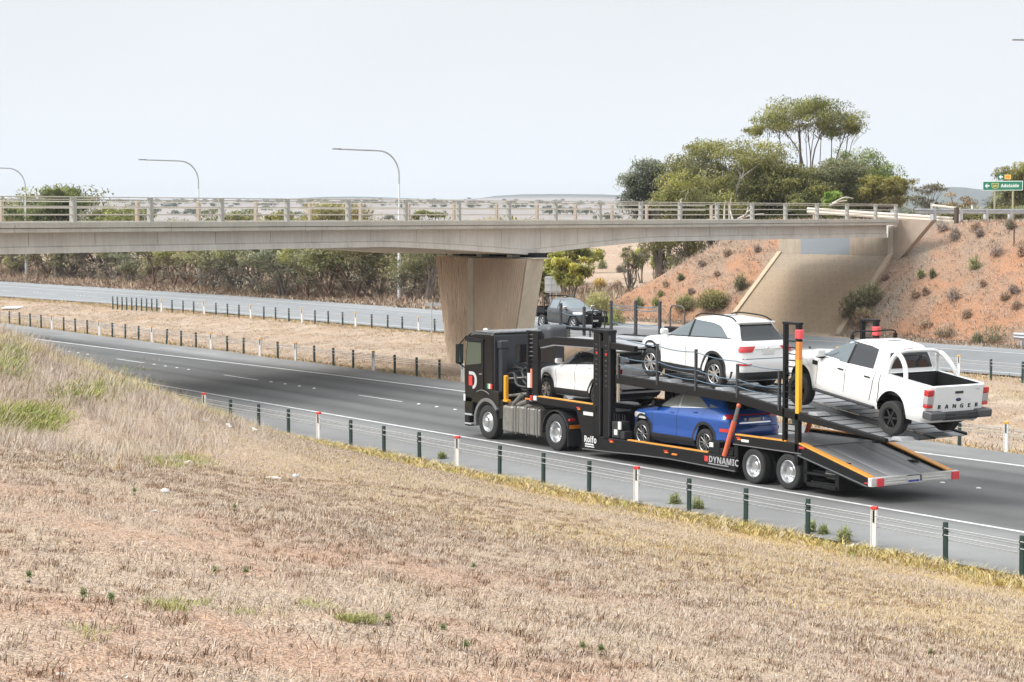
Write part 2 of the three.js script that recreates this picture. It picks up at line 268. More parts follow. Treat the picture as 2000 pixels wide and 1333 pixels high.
part('edge_line', strip(-440, 62, constant(NEARLINE - 0.07), constant(NEARLINE + 0.07), 0.005), paint, nearRoad);
part('edge_line', strip(-440, 62, (t) => medLine(t) - 0.08, (t) => medLine(t) + 0.08, 0.005), paint, nearRoad);
const LANE = 34.85, markerGeo = put(new THREE.SphereGeometry(0.065, 10, 5, 0, 6.3, 0, 1.57), 0, 0, 0, 0, 0, 0, 1, 0.4, 1);
{
  const a = AtN(227, 712, LANE)[0];
  const starts = [[227, 280], [440, 502], [700, 788]].map((p) => [AtN(p[0], 712, LANE)[0], AtN(p[1], 712, LANE)[0]]);
  const period = (starts[2][0] - starts[0][0]) / 2;
  for (let k = -14; k < 6; k++) {
    const s = starts[0][0] + k * period; if (s > 40) continue;
    part('lane_dash', strip(s, s + 3.0, constant(LANE - 0.05), constant(LANE + 0.05), 0.005, 1), paint, nearRoad);
    if (k >= -3) for (let q = 0; q < 4; q++) part('road_marker', markerGeo, M.plate, nearRoad).position.set(s + 4.1 + q * 1.15, 0.003, -LANE);
  }
}
const farRoad = structure('far_carriageway', grid(150, 16, (u, v, i, j) => {
  const t = lerp(-440, 62, u), e0 = farNear(t), e1 = farFar(t), n = j === 0 ? e0 - 1.1 + 0.2 * fbm(t * 0.8, 1, 421, 3) : j === 16 ? e1 + 2.7 + 0.25 * fbm(t * 0.7, 2, 425, 3) : lerp(e0 - 0.5, e1 + 1.2, (j - 1) / 14); return [t, 0, -n, t, n];
}, (q, u, v) => { const f = fbm(q[0] * 0.1, q[2] * 0.5, 431, 3), k = lerp(0.25, 0.205, sstep(-120, -60, q[0])) + 0.02 * f + (v > 0.9 ? 0.05 : 0); return [k * 1.22, k * 1.27, k * 1.31]; }), roadMat);
part('edge_line', strip(-440, 62, (t) => farNear(t) - 0.08, (t) => farNear(t) + 0.08, 0.005), paint, farRoad);
part('edge_line', strip(-440, 62, (t) => farFar(t) - 0.09, (t) => farFar(t) + 0.09, 0.005), paint, farRoad);
{ // lines and dashes of the far carriageway
  const along = (x0, y0, x1, y1, w) => { const a = G(x0, y0), b = G(x1, y1), g = grid(6, 1, (u, v) => { const t = lerp(a[0], b[0], u), n = lerp(a[1], b[1], u) + (v - 0.5) * w; return [t, 0.006, -n, t, n]; }); return g; };
  part('edge_line', along(-260, 541, 400, 586.6, 0.18), paint, farRoad, 'solid merge line between the lanes');
  for (const [x0, y0, x1, y1] of [[2, 567.5, 25, 569.4], [86, 573.8, 110, 575.6], [177, 580.2, 202, 582.2], [276, 588, 303, 590.4], [420, 600, 455, 603], [598, 614.8, 640, 618.4], [790, 630.5, 838, 634.3], [419, 587.9, 428, 588.5], [458, 590.5, 467, 591.1], [500, 593.4, 510, 594.1], [543, 596.2, 552, 596.8], [584, 599, 596, 599.8], [628, 602, 642, 602.9], [680, 605.4, 694, 606.4], [733, 609, 750, 610.1], [780, 612.4, 795, 613.4], [1640, 683.5, 1700, 687.5], [1825, 697.3, 1876, 700.8]])
    part('lane_dash', along(x0, y0, x1, y1, 0.14), paint, farRoad);
  for (const [x, y] of [[66, 572], [73, 572.6], [80, 573.2], [150, 577.6], [157, 578.2], [164, 579], [172, 579.6], [249, 585], [256, 585.6], [263, 586.4], [385, 594], [395, 594.8]]) { const q = G(x, y); part('road_marker', markerGeo, M.plate, farRoad).position.set(q[0], 0.004, -q[1]); }
}
// ---------------------------------------------------------------- bridge
// local frame of the bridge: x along it (away from the camera), y up, z = 0 at its near edge and negative across the deck
const BR_A = Math.atan2(0.9397, -0.342), BSP = 3.32, BW = 9.3, BX0 = -36, BX1 = 32.1;
const bridge = thing('road_bridge', 'long concrete overbridge with haunched girder and post-and-rail sides crossing the freeway', 'bridge', [-71.4, 0, -49.7]);
bridge.rotation.y = BR_A;
const soffit = (x) => { const d = Math.abs(x + 1.8); return 5.08 - 0.45 * Math.pow(clamp(1 - d / 9.5), 1.25); };
{
  const xs = []; for (let x = BX0; x <= BX1 - 0.6; x += 0.6) xs.push(x); xs.push(BX1 - 0.6);
  // a girder side / soffit as one closed sheet swept along the bridge
  const section = (x) => { const s = soffit(x); return [[-0.42, 5.74], [-0.42, s + 0.235], [-0.44, s + 0.215], [-0.38, s + 0.195], [-0.38, s], [-(BW - 0.38), s], [-(BW - 0.38), s + 0.2], [-(BW - 0.42), s + 0.235], [-(BW - 0.42), 5.74]]; };
  const np = 9, pos = [], uv = [], ix = [];
  xs.forEach((x) => { const s = section(x); for (let k = 0; k < np - 1; k++) for (const e of [k, k + 1]) { pos.push(x, s[e][1], s[e][0]); uv.push(x, s[e][1] - s[e][0]); } });
  const row = (np - 1) * 2; for (let i = 0; i < xs.length - 1; i++) for (let k = 0; k < np - 1; k++) { const a = i * row + k * 2, b = a + 1, c = a + row, d = c + 1; ix.push(a, c, b, b, c, d); }
  const g = new THREE.BufferGeometry(); g.setAttribute('position', new THREE.Float32BufferAttribute(pos, 3)); g.setAttribute('uv', new THREE.Float32BufferAttribute(uv, 2)); g.setIndex(ix); g.computeVertexNormals();
  const end = slab(section(BX1 - 0.6).map((q) => [q[0], q[1]]), 0, 0.02); end.rotateY(Math.PI / 2); end.translate(BX1 - 0.61, 0, 0); end.scale(1, 1, 1);
  part('girder', g, M.concrete, bridge);
  // joints between the cast segments of the girder face
  const js = []; for (let x = BX0 + 2; x < BX1 - 1; x += 2.75) { const s = soffit(x); js.push(bx(x - 0.008, x + 0.008, s + 0.24, 5.72, -0.424, -0.4165, 0)); }
  const jm = std(0.20, 0.19, 0.17, 0.95); for (const j of js) part('girder_joint', j, jm, bridge);
  // deck slab and the two kerbs, each cast in sections
  part('deck_slab', [bx(BX0, BX1, 5.74, 5.955, -BW + 0.25, -0.25, 0)], M.concrete, bridge);
  for (const near of [true, false]) {
    const za = near ? 0 : -BW, zb = near ? -0.28 : -BW + 0.28, face = near ? 1 : -1, z0 = Math.min(za, zb), z1 = Math.max(za, zb);
    for (let x = BX0, i = 0; x < BX1 - 0.01; x += BSP * 2, i++) {
      const x1 = Math.min(BX1, x + BSP * 2 - 0.012), g2 = mergeAll([bx(x, x1, 5.885, 6.07, z0, z1, 0.015), bx(x, x1, 5.74, 5.87, near ? z0 : z0 + 0.025, near ? z1 - 0.025 : z1, 0.01)]);
      const p = g2.attributes.position, u2 = []; for (let k = 0; k < p.count; k++) u2.push(p.getX(k), p.getY(k) * 1.5 + p.getZ(k)); g2.setAttribute('uv', new THREE.Float32BufferAttribute(u2, 2));
      part('kerb', g2, M.kerb, bridge);
    }
  }
  // posts and rails
  const postGeo = bx(-0.075, 0.075, 6.06, 6.885, -0.2, -0.03, 0.012), postFar = bx(-0.06, 0.06, 6.06, 6.84, -BW + 0.05, -BW + 0.2, 0.012);
  const xp = []; for (let k = -2; k <= 19; k++) { const x = (k - 9) * BSP - 0.35; xp.push(x); if (k < 19) part('railing_post', postGeo, M.postGrey, bridge).position.x = x; }
  part('railing_post', postGeo, M.postGrey, bridge).position.x = 32.0;
  for (let k = -2; k < 18; k++) part('far_railing_post', postFar, M.farPost, bridge).position.x = (k - 9) * BSP + 0.9;
  const railY = [[6.31, 0.036], [6.565, 0.040], [6.79, 0.034], [6.872, 0.036]];
  for (let k = 0; k < xp.length - 1; k++) { // rails span from post to post
    const x0 = xp[k] + 0.07, x1 = (k === xp.length - 2 ? 32.0 : xp[k + 1]) - 0.07;
    for (const [y, hh] of railY) part('rail', bx(x0, x1, y - hh / 2, y + hh / 2, y > 6.85 ? -0.155 : -0.145, y > 6.85 ? -0.075 : -0.085, 0.012), M.railing, bridge);
  }
  for (const [y, hh] of [[6.30, 0.036], [6.56, 0.038], [6.80, 0.038]]) part('far_rail', bx(BX0, 26.6, y - hh / 2, y + hh / 2, -BW + 0.21, -BW + 0.27, 0.012), M.railing, bridge);
  // left end support, outside the picture
  part('end_wall', bx(BX0 - 1.2, BX0 + 0.2, 2.2, 6.05, -BW, 0, 0.02), M.concrete, bridge);
  // bearings between pier and girder
  const bl = []; for (let k = 0; k < 4; k++) bl.push(bx(-2.35, -1.25, 4.46, 4.66, -0.95 - k * 2.1 - 0.32, -0.95 - k * 2.1 + 0.32, 0.02));
}
{ // dead weeds along the kerb of the bridge
  const r = rng(77), list = [];
  for (let k = 0; k < 900; k++) {
    const x = lerp(-31, 27, r()), edge = r() < 0.6 ? -0.36 - r() * 0.4 : -BW + 0.35 + r() * 0.5; if (vn(x * 0.35, 2, 17) < -0.35) continue;
    const h = 0.08 + 0.2 * r() * r(), a = r() * 6.28, w = 0.012; const g = new THREE.BufferGeometry(); const lx = (r() - 0.5) * 0.16, lz = (r() - 0.5) * 0.12;
    g.setAttribute('position', new THREE.Float32BufferAttribute([x - w * Math.cos(a), 5.95, edge - w * Math.sin(a), x + w * Math.cos(a), 5.95, edge + w * Math.sin(a), x + lx, 6.0 + h + 0.05, edge + lz], 3)); g.computeVertexNormals(); list.push(g);
  }
  const m = part('dry_weeds', list, new THREE.MeshStandardMaterial({ color: col(0.45, 0.33, 0.19), roughness: 1, side: THREE.DoubleSide }), bridge); m.userData.kind = 'stuff';
}
// ---------------------------------------------------------------- pier in the median: tapered blade, fluted faces, smooth arrises
{
  const A = AtN(853, 503, 47.6), B = AtN(1032, 506, 47.2), base = AtN(873, 712, 47.4), cb = AtN(926, 700, 46.9);
  const pier = thing('bridge_pier', 'tapered fluted concrete bridge pier standing in the dry median behind the truck cab', 'pier', [0, 0, 0]);
  const H0 = -0.5, H1 = 4.47, tl1 = A[0], tr1 = B[0], tl0 = base[0] - 0.05, tr0 = tr1 - (tl0 - tl1) - 0.2, tc = cb[0];
  // plan corners by height: left end, centre rib, right end; the face bulges towards the camera at the rib
  const q = (h) => clamp((h - H0) / (H1 - H0)), tl = (h) => lerp(tl0, tl1, q(h)), tr = (h) => lerp(tr0, tr1, q(h));
  const groove = (u, h, flutes, rough) => { const ph = u * flutes + rough * 0.8 * fbm(u * flutes * 0.5, h * 1.4, 501, 2); return Math.abs(((ph % 1) + 1) % 1 - 0.5) * 2; };
  const facet = (ta, na, tb, nb, flutes, rough, nu, nv) => grid(nu, nv, (u, v) => {
    const h = lerp(H0, H1, v), t = lerp(ta(h), tb(h), u), n = lerp(na, nb, u);
    const r = groove(u, h, flutes, rough);
    const d = 0.17 * (0.35 - Math.exp(-((r / 0.5) ** 2))) * (0.55 + 0.6 * (0.5 + fbm(u * flutes, h * 9, 505, 3))) + rough * 0.02 * fbm(u * flutes * 1.5, h * 7, 507, 2);
    return [t, h, -(n - d), t, h];
  }, (p, u) => { const gr = groove(u, p[1], flutes, rough), f = fbm(p[0] * 1.5, p[1] * 0.6, 511, 3), top = sstep(2.2, 4.4, p[1]); const k = (1 + 0.22 * f) * (1.12 - 0.62 * Math.exp(-((gr / 0.42) ** 2))); return mixc([0.70 * k, 0.585 * k, 0.465 * k], [0.52 * k, 0.405 * k, 0.31 * k], clamp(top * 0.75 + f * 0.3)); });  // groove colour darkened to stand for shade between the ribs, plus weathering dirt
  const fl = new THREE.MeshStandardMaterial({ vertexColors: true, roughness: 0.95 });
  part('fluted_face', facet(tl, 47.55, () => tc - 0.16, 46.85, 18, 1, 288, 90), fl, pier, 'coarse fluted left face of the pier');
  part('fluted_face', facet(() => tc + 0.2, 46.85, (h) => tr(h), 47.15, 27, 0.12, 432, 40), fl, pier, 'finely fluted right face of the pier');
  // core, rib and end piece
  const prism = (plan) => { const p = [], ix = []; for (const h of [H0, H1]) for (const [t, n] of plan(h)) p.push(t, h, -n); const k = plan(0).length; const g0 = []; for (let i = 0; i < k; i++) { const a = i, b = (i + 1) % k; g0.push(a, b, a + k, b, b + k, a + k); } for (let i = 1; i < k - 1; i++) { g0.push(k, k + i, k + i + 1); g0.push(0, i + 1, i); } const g = new THREE.BufferGeometry(); g.setAttribute('position', new THREE.Float32BufferAttribute(p, 3)); g.setIndex(g0); const o = g.toNonIndexed(); o.computeVertexNormals(); const u = []; const pp = o.attributes.position; for (let i = 0; i < pp.count; i++) u.push(pp.getX(i) + pp.getZ(i), pp.getY(i)); o.setAttribute('uv', new THREE.Float32BufferAttribute(u, 2)); return o; };
  part('core', prism((h) => [[tl(h) + 0.0, 47.75], [tc - 0.17, 47.06], [tc + 0.2, 47.06], [tr(h), 47.34], [tr(h), 48.0], [tc, 48.4], [tl(h) + 0.0, 48.3]]), M.pale, pier);
  part('centre_rib', prism((h) => [[tc - 0.17, 47.1], [tc - 0.17, 46.70], [tc + 0.2, 46.70], [tc + 0.2, 47.1]]), M.pale, pier);
  const endBand = prism((h) => [[tr(h), 47.12], [tr(h) + 0.05, 47.13], [tr(h) + 0.10, 47.78], [tr(h), 48.0]]);
  part('end_band', endBand, M.pale, pier, 'smooth pale end of the pier');
  const patch = (h0, h1) => { const P = (h) => [[tr(h) + 0.051, 47.14], [tr(h) + 0.101, 47.775]]; const a0 = P(h0), a1 = P(h1), g = new THREE.BufferGeometry(); const e = 0.006; const pts = [[a0[0], h0], [a0[1], h0], [a1[1], h1 + 0.28], [a1[0], h1]]; g.setAttribute('position', new THREE.Float32BufferAttribute(pts.flatMap(([q2, h]) => [q2[0] + e, h, -(q2[1] - e)]), 3)); g.setIndex([0, 1, 2, 0, 2, 3]); g.computeVertexNormals(); return g; };
  part('paint_patch', patch(0.0, 1.15), new THREE.MeshStandardMaterial({ color: col(0.30, 0.38, 0.43), roughness: 0.85, side: THREE.DoubleSide }), pier, 'grey blue paint over the foot of the pier end');
  part('bearing_strip', bx(tl1 + 0.5, tr1 - 0.3, H1 + 0.05, H1 + 0.24, -48.35, -47.75, 0.01), M.blackDull, pier);
  for (const k of [0.2, 0.5, 0.8]) part('bearing', [bx(lerp(tl1, tr1, k) - 0.22, lerp(tl1, tr1, k) + 0.22, H1 + 0.05, H1 + 0.16, -47.7, -47.3, 0.03), bx(lerp(tl1, tr1, k) - 0.13, lerp(tl1, tr1, k) + 0.13, H1 + 0.14, H1 + 0.23, -47.7, -47.4, 0.03)], std(0.78, 0.76, 0.70, 0.9, 0, { map: dirtMap }), pier);
  part('pier_cap', bx(tl1 + 0.55, tr1 + 0.2, H1 + 0.002, H1 + 0.05, -48.2, -47.25, 0.01), M.pale, pier);
}
// ---------------------------------------------------------------- abutment: crosswall, wing wall, paved slope
{
  const ab = thing('bridge_abutment', 'concrete bridge abutment with a patched crosswall above a steep paved slope', 'abutment', [0, 0, 0]);
  const w0 = -92.5, w1 = -83.2, nW = 80.0; const sk = -0.364; // edges run parallel to the bridge
  const uvBox = (g) => { const p = g.attributes.position, u = []; for (let i = 0; i < p.count; i++) u.push(p.getX(i) + p.getZ(i), p.getY(i)); g.setAttribute('uv', new THREE.Float32BufferAttribute(u, 2)); return g; };
  part('crosswall', uvBox(bx(w0, w1, 3.7, 5.06, -81.0, -nW, 0.015)), std(0.46, 0.40, 0.32, 0.9, 0, { map: rep(concreteMap, 0.35, 0.2) }), ab);
  part('paint_patch', bx(-90.55, -86.4, 3.99, 5.05, -nW - 0.004, -nW + 0.006, 0), std(0.25, 0.28, 0.31, 0.85), ab, 'blue grey painted patch on the crosswall');
  part('paint_patch', bx(-86.396, -85.2, 3.99, 5.05, -nW - 0.004, -nW + 0.005, 0), std(0.40, 0.33, 0.26, 0.9, 0, { map: rep(concreteMap, 0.35, 0.2) }), ab, 'brown stained patch on the crosswall');
  part('wall_end', uvBox(bx(w1, w1 + 0.32, 3.7, 5.70, -81.0, -nW + 0.12, 0.015)), M.pale, ab);
  part('back_wall', uvBox(bx(w0 - 0.3, w1 + 0.3, 5.0, 5.9, -81.6, -80.9, 0.01)), M.concrete, ab);
  // wing wall: sloping concrete cheek to the right of the bridge end
  const ww = slab([[0, 3.75], [0.3, 3.75], [2.95, 6.02], [-0.1, 6.02], [-0.1, 5.68], [0, 5.68]], -0.35, 0.0); ww.rotateY(Math.PI * 0.0); ww.translate(w1 + 0.33, 0, -nW + 0.02);
  part('wing_wall', uvBox(ww), std(0.46, 0.37, 0.30, 0.9, 0, { map: rep(concreteMap, 0.35, 0.3) }), ab);
  // paved slope with its two raised borders
  const S = (n) => 0.70 * (n - 74.4) + 0.13, nT = 79.98, nB = 73.9;
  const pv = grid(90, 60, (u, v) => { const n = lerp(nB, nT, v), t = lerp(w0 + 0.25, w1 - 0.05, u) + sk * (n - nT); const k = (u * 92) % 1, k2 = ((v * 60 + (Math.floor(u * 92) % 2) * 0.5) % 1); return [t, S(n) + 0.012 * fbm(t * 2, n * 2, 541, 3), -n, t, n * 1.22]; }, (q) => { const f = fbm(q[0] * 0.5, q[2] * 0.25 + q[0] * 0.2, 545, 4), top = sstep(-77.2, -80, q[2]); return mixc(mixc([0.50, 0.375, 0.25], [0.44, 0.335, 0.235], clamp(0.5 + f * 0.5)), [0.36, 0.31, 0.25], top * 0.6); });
  const paveTex = tex(512, (u, v) => { const row = Math.floor(v * 16), a = (u * 8 + (row % 2) * 0.5) % 1, b = (v * 16) % 1; const e = Math.min(a, 1 - a) * 2.2, f2 = Math.min(b, 1 - b) * 1.1; return 0.5 + clamp(Math.min(e, f2) * 6) * 0.34 + 0.16 * hash(Math.floor(u * 8 + (row % 2) * 0.5), row, 3); });
  part('paved_slope', pv, new THREE.MeshStandardMaterial({ vertexColors: true, roughness: 0.95, bumpMap: rep(paveTex, 0.9, 0.9), bumpScale: 0.05, map: rep(paveTex, 0.9, 0.9) }), ab);
  const border = (tA, w) => grid(1, 1, (u, v) => { const n = lerp(nB - 0.1, nT, v), t = tA + u * w + sk * (n - nT); return [t, S(n) + 0.13, -n, t, n]; });
  const border3 = (tA, w) => { const P = (n, u, dy) => [tA + u * w + sk * (n - nT), S(n) + dy, -n]; const a = nB - 0.1, b = nT, pts = [P(a, 0, -0.3), P(a, 1, -0.3), P(b, 1, -0.3), P(b, 0, -0.3), P(a, 0, 0.12), P(a, 1, 0.12), P(b, 1, 0.12), P(b, 0, 0.12)]; const g = new THREE.BufferGeometry(); g.setAttribute('position', new THREE.Float32BufferAttribute(pts.flat(), 3)); g.setIndex([4, 5, 6, 4, 6, 7, 0, 1, 5, 0, 5, 4, 1, 2, 6, 1, 6, 5, 3, 0, 4, 3, 4, 7, 2, 3, 7, 2, 7, 6]); const o = g.toNonIndexed(); o.computeVertexNormals(); return uvBox(o); };
  part('border', border3(w0 - 0.1, 0.34), std(0.56, 0.45, 0.32, 0.9, 0, { map: rep(concreteMap, 0.3) }), ab);
  part('border', border3(w1 - 0.06, 0.38), std(0.50, 0.40, 0.30, 0.9, 0, { map: rep(concreteMap, 0.3) }), ab);
}
// where a line of sight first meets the ground
function ground(px, py, far = 260) { const r = sight(px, py); let a = 6; for (let z = 6; z < far; z *= 1.01) { const y = EYE + r.y * z; if (y < gh(r.x * z, -r.z * z)) { let lo = a, hi = z; for (let k = 0; k < 14; k++) { const m = (lo + hi) / 2; if (EYE + r.y * m < gh(r.x * m, -r.z * m)) hi = m; else lo = m; } const z1 = (lo + hi) / 2; return [r.x * z1, -r.z * z1, gh(r.x * z1, -r.z * z1), z1]; } a = z; } const q = AtZ(px, py, far); return [q[0], q[1], gh(q[0], q[1]), far]; }

// ---------------------------------------------------------------- wire rope barriers
const greenPost = mergeAll([bx(-0.045, 0.045, -0.3, 0.71, -0.03, 0.03, 0.012)]);
const slotGeo = [0.60, 0.535, 0.47].map((y, i) => bx(i % 2 ? 0.0 : -0.052, i % 2 ? 0.052 : 0.0, y - 0.012, y + 0.012, -0.033, 0.034, 0));
const whitePost = mergeAll([bx(-0.058, 0.058, -0.3, 0.715, -0.02, 0.045, 0.01), bx(-0.058, -0.042, -0.3, 0.715, 0.045, 0.06, 0.003), bx(0.042, 0.058, -0.3, 0.715, 0.045, 0.06, 0.003)]);
const capGeo = bx(-0.064, 0.064, 0.716, 0.775, -0.026, 0.066, 0.01), reflectorGeo = bx(-0.015, 0.015, 0.47, 0.70, 0.0451, 0.058, 0.003);
const yellowCap = std(0.75, 0.42, 0.05, 0.5);
function barrier(label, posts, whiteAt, capMat) { // posts: [t, n, leanX]
  const b = thing('wire_rope_barrier', label, 'barrier');
  posts.forEach(([t, n, lean = 0], i) => {
    const y = gh(t, n) < -0.05 ? 0 : gh(t, n), w = whiteAt.has(i), g = new THREE.Group(); g.name = w ? 'white_post' : 'post'; g.position.set(t, y, -n); g.rotation.set(0.02 * (hash(i, 3, 7) - 0.5), 0.15 * (hash(i, 5, 7) - 0.5) + 0.35, lean + 0.025 * (hash(i, 9, 7) - 0.5)); b.add(g);
    if (w) { part('sleeve', whitePost, M.postWhite, g); part('cap', capGeo, capMat, g); part('reflector', reflectorGeo, M.blackDull, g); }
    else { part('stem', greenPost, M.postGreen, g); for (const s of slotGeo) part('slot', s, M.blackDull, g); }
  });
  for (const [k, h] of [0.60, 0.535, 0.47, 0.385].entries()) {
    const pts = posts.map(([t, n], i) => { const y = gh(t, n) < -0.05 ? 0 : gh(t, n); return [t, y + h + 0.006 * (hash(i, k, 11) - 0.5), -(n + (k % 2 ? 0.03 : -0.035))]; });
    const segs = []; for (let i = 0; i < pts.length - 1; i++) segs.push(bar(pts[i], pts[i + 1], 0.0105, 0.0105, 5, false)); part('cable', segs, M.cable, b);
  }
  return b;
}
{
  const p = []; for (let k = -3; k <= 25; k++) p.push([-24.7 - k * 1.862, FENCE + 0.03 * Math.sin(k)]);
  barrier('wire rope barrier with red capped posts along the grassy near edge of the freeway', p, new Set(p.map((_, i) => i).filter((i) => ((i - 3 - 2) % 4 + 4) % 4 === 0)), M.redFlat);
  const q = [], w = new Set(); for (let k = -18; k <= 30; k++) { q.push([-65.7 - k * 1.715, MEDF, k === 16 ? -0.10 : 0]); if ([0, 4, 8, 10, 13, 17, 21, 25, -4, -8, -12, -16].includes(k)) w.add(q.length - 1); }
  barrier('wire rope barrier between the near carriageway and the dry median', q, w, yellowCap);
  const f = [], fw = new Set();
  const bases = [[220, 599.5], [229, 600], [238, 600.6], [247, 601.3], [257, 602], [266, 602.7], [276, 603.3], [286, 604], [296, 604.6], [306, 605.2], [315.5, 606, 1], [335.5, 607.4], [357, 608.8], [378, 610.4], [399, 612, 1], [421.5, 613.8], [444, 615.6], [466.5, 617.6], [490, 619.6, 1], [515, 621.6], [538, 623.4], [564, 625.6], [590, 628, 1], [615, 630], [641, 632], [669, 634], [695, 636.4, 1], [726, 638.6], [757, 640.4], [785.5, 642.4], [818, 645, 1], [849, 647.4]];
  for (const [x, y, white] of bases) { const g = G(x, y); if (white) fw.add(f.length); f.push([g[0], Math.max(g[1], 40)]); }
  const last = f[f.length - 1]; for (let k = 1; k < 34; k++) { const t = last[0] + k * 1.62; if (k % 4 === 3) fw.add(f.length); f.push([t, lerp(last[1], FARF(t), clamp(k / 10))]); }
  barrier('wire rope barrier along the median side of the far carriageway, beyond the pier', f, fw, yellowCap);
}
// ---------------------------------------------------------------- street lamps
function lamp(name, label, at, H, arm, dir, r0 = 0.155, r1 = 0.06) {
  const o = thing(name, label, 'street lamp', [at[0], at[2], -at[1]], 'tall curved street lamps along the freeway');
  const R = 1.75, pts = [[0, 0, 0], [0, H * 0.5, 0], [0, H - R - 1.0, 0]];
  const profile = []; for (let k = 0; k <= 12; k++) { const y = lerp(0, H - R - 0.6, k / 12); profile.push(new THREE.Vector2(lerp(r0, r1 * 1.15, k / 12), y)); }
  part('pole', new THREE.LatheGeometry(profile, 14), std(0.74, 0.76, 0.78, 0.5, 0.1), o);
  const cv = []; for (let k = 0; k <= 10; k++) { const a = k / 10 * Math.PI / 2; const x = R * (1 - Math.cos(a)), y = H - R + R * Math.sin(a); cv.push([dir[0] * x, y, dir[1] * x]); }
  part('arm', tube([[0, H - R - 0.7, 0], ...cv, [dir[0] * (arm * 0.6), H + 0.02, dir[1] * arm * 0.6], [dir[0] * arm, H + 0.05, dir[1] * arm]], r1, 40, 8), M.galv, o);
  const head = mergeAll([bx(-0.32, 0.30, -0.035, 0.055, -0.14, 0.14, 0.03), bx(-0.36, -0.22, -0.045, 0.075, -0.09, 0.09, 0.03)]); head.rotateY(Math.atan2(-dir[1], dir[0])); head.translate(dir[0] * (arm + 0.25), H + 0.04, dir[1] * (arm + 0.25));
  part('lamp_head', head, std(0.30, 0.32, 0.33, 0.5, 0.3), o);
  part('base_plate', [cyl(0.2, 0.2, 0.05, 12).translate(0, 0.025, 0), cyl(0.15, 0.12, 0.16, 12).translate(0, 0.1, 0)], M.galv, o);
  part('hatch', bx(0.06, 0.115, 0.7, 1.05, -0.06, 0.06, 0.01), std(0.45, 0.46, 0.47, 0.6, 0.4), o);
  return o;
}
{
  const q1 = G(780, 590, 0.03), q2 = G(389, 563, 0.03), q3 = G(51, 544, 0.03), d = [0.08, 0.997];
  lamp('street_lamp', 'tall curved street lamp behind the left side of the bridge pier', q1, 10.85, 5.1, d);
  lamp('street_lamp', 'tall curved street lamp in the middle of the three on the left', q2, 10.85, 5.1, d);
  lamp('street_lamp', 'leftmost tall curved street lamp by the far tree belt', q3, 10.85, 5.1, d);
  const e = AtZ(1986, 78, 123), post = [e[0] + 0.551 * 5.6, e[1] + 0.8346 * 5.6, 5.9];
  lamp('street_lamp', 'street lamp on the embankment whose head enters at the upper right edge', post, e[2] - 5.9 - 0.04, 5.3, [-0.551, 0.8346]);
}
// ---------------------------------------------------------------- signs
{ // green direction sign above the embankment
  const c = AtZ(1959, 363, 150), base = gh(c[0], c[1]) - 0.4;
  const s = thing('direction_sign', 'green direction sign reading Adelaide with a small route sign above it', 'road sign', [c[0], 0, -c[1]]); s.rotation.y = Math.atan2(0.42, 0.907);
  const W = 3.02, H = 0.70, y = c[2];
  part('sign_panel', bx(-W / 2, W / 2, y - H / 2, y + H / 2, -0.03, 0.0, 0.006), std(0.62, 0.74, 0.68, 0.5), s);
  part('sign_face', bx(-W / 2 + 0.05, W / 2 - 0.05, y - H / 2 + 0.05, y + H / 2 - 0.05, 0.0, 0.012, 0.004), M.signGreen, s);
  const white = std(0.82, 0.84, 0.82, 0.5);
  const arrow = (k) => slab([[-0.17, 0], [-0.02, 0.15], [0.045, 0.15], [-0.035, 0.045], [0.17, 0.045], [0.17, -0.045], [-0.035, -0.045], [0.045, -0.15], [-0.02, -0.15]].map((q) => [q[0] * k, q[1] * k]), 0, 0.008);
  part('arrow', arrow(1).translate(-1.16, y, 0.0122), white, s);
  const shield = (k) => [[-0.26, 0.19], [0.26, 0.19], [0.25, -0.08], [0.18, -0.16], [0, -0.21], [-0.18, -0.16], [-0.25, -0.08]].map((q) => [q[0] * k, q[1] * k]);
  const sh = part('route_shield', slab(shield(1), 0, 0.006).translate(-0.56, y, 0.0122), std(0.66, 0.62, 0.20, 0.5), s); part('shield_face', slab(shield(0.84), 0, 0.004).translate(-0.56, y, 0.0185), std(0.035, 0.10, 0.04, 0.5), sh);
  part('lettering', text('M1', 0.17, 0.004).translate(-0.71, y - 0.09, 0.023), std(0.75, 0.66, 0.22, 0.5), s);
  part('lettering', text('Adelaide', 0.235, 0.006).translate(-0.13, y - 0.115, 0.0122), white, s);
  for (const x of [-0.62, 0.75]) part('post', cyl(0.075, 0.075, y - H / 2 - base, 12).translate(x, (y - H / 2 + base) / 2, -0.11), M.tanPost, s);
  const y2 = y + H / 2 + 0.10 + 0.19, x2 = 0.14;
  part('route_panel', bx(x2 - 0.51, x2 + 0.51, y2 - 0.2, y2 + 0.2, -0.03, 0.0, 0.006), std(0.02, 0.13, 0.09, 0.5), s);
  part('arrow', arrow(0.9).translate(x2 - 0.28, y2, 0.0005), white, s);
  const yb = part('route_box', bx(x2 + 0.0, x2 + 0.47, y2 - 0.165, y2 + 0.165, 0, 0.006, 0.003), std(0.80, 0.55, 0.10, 0.5), s); part('route_box_face', bx(x2 + 0.06, x2 + 0.41, y2 - 0.11, y2 + 0.11, 0.006, 0.01, 0.002), std(0.75, 0.27, 0.03, 0.5), yb);
  for (const x of [x2 - 0.35, x2 + 0.35]) part('bracket', bx(x - 0.02, x + 0.02, y + H / 2, y2 - 0.2, -0.03, -0.01, 0), M.galv, s);
}
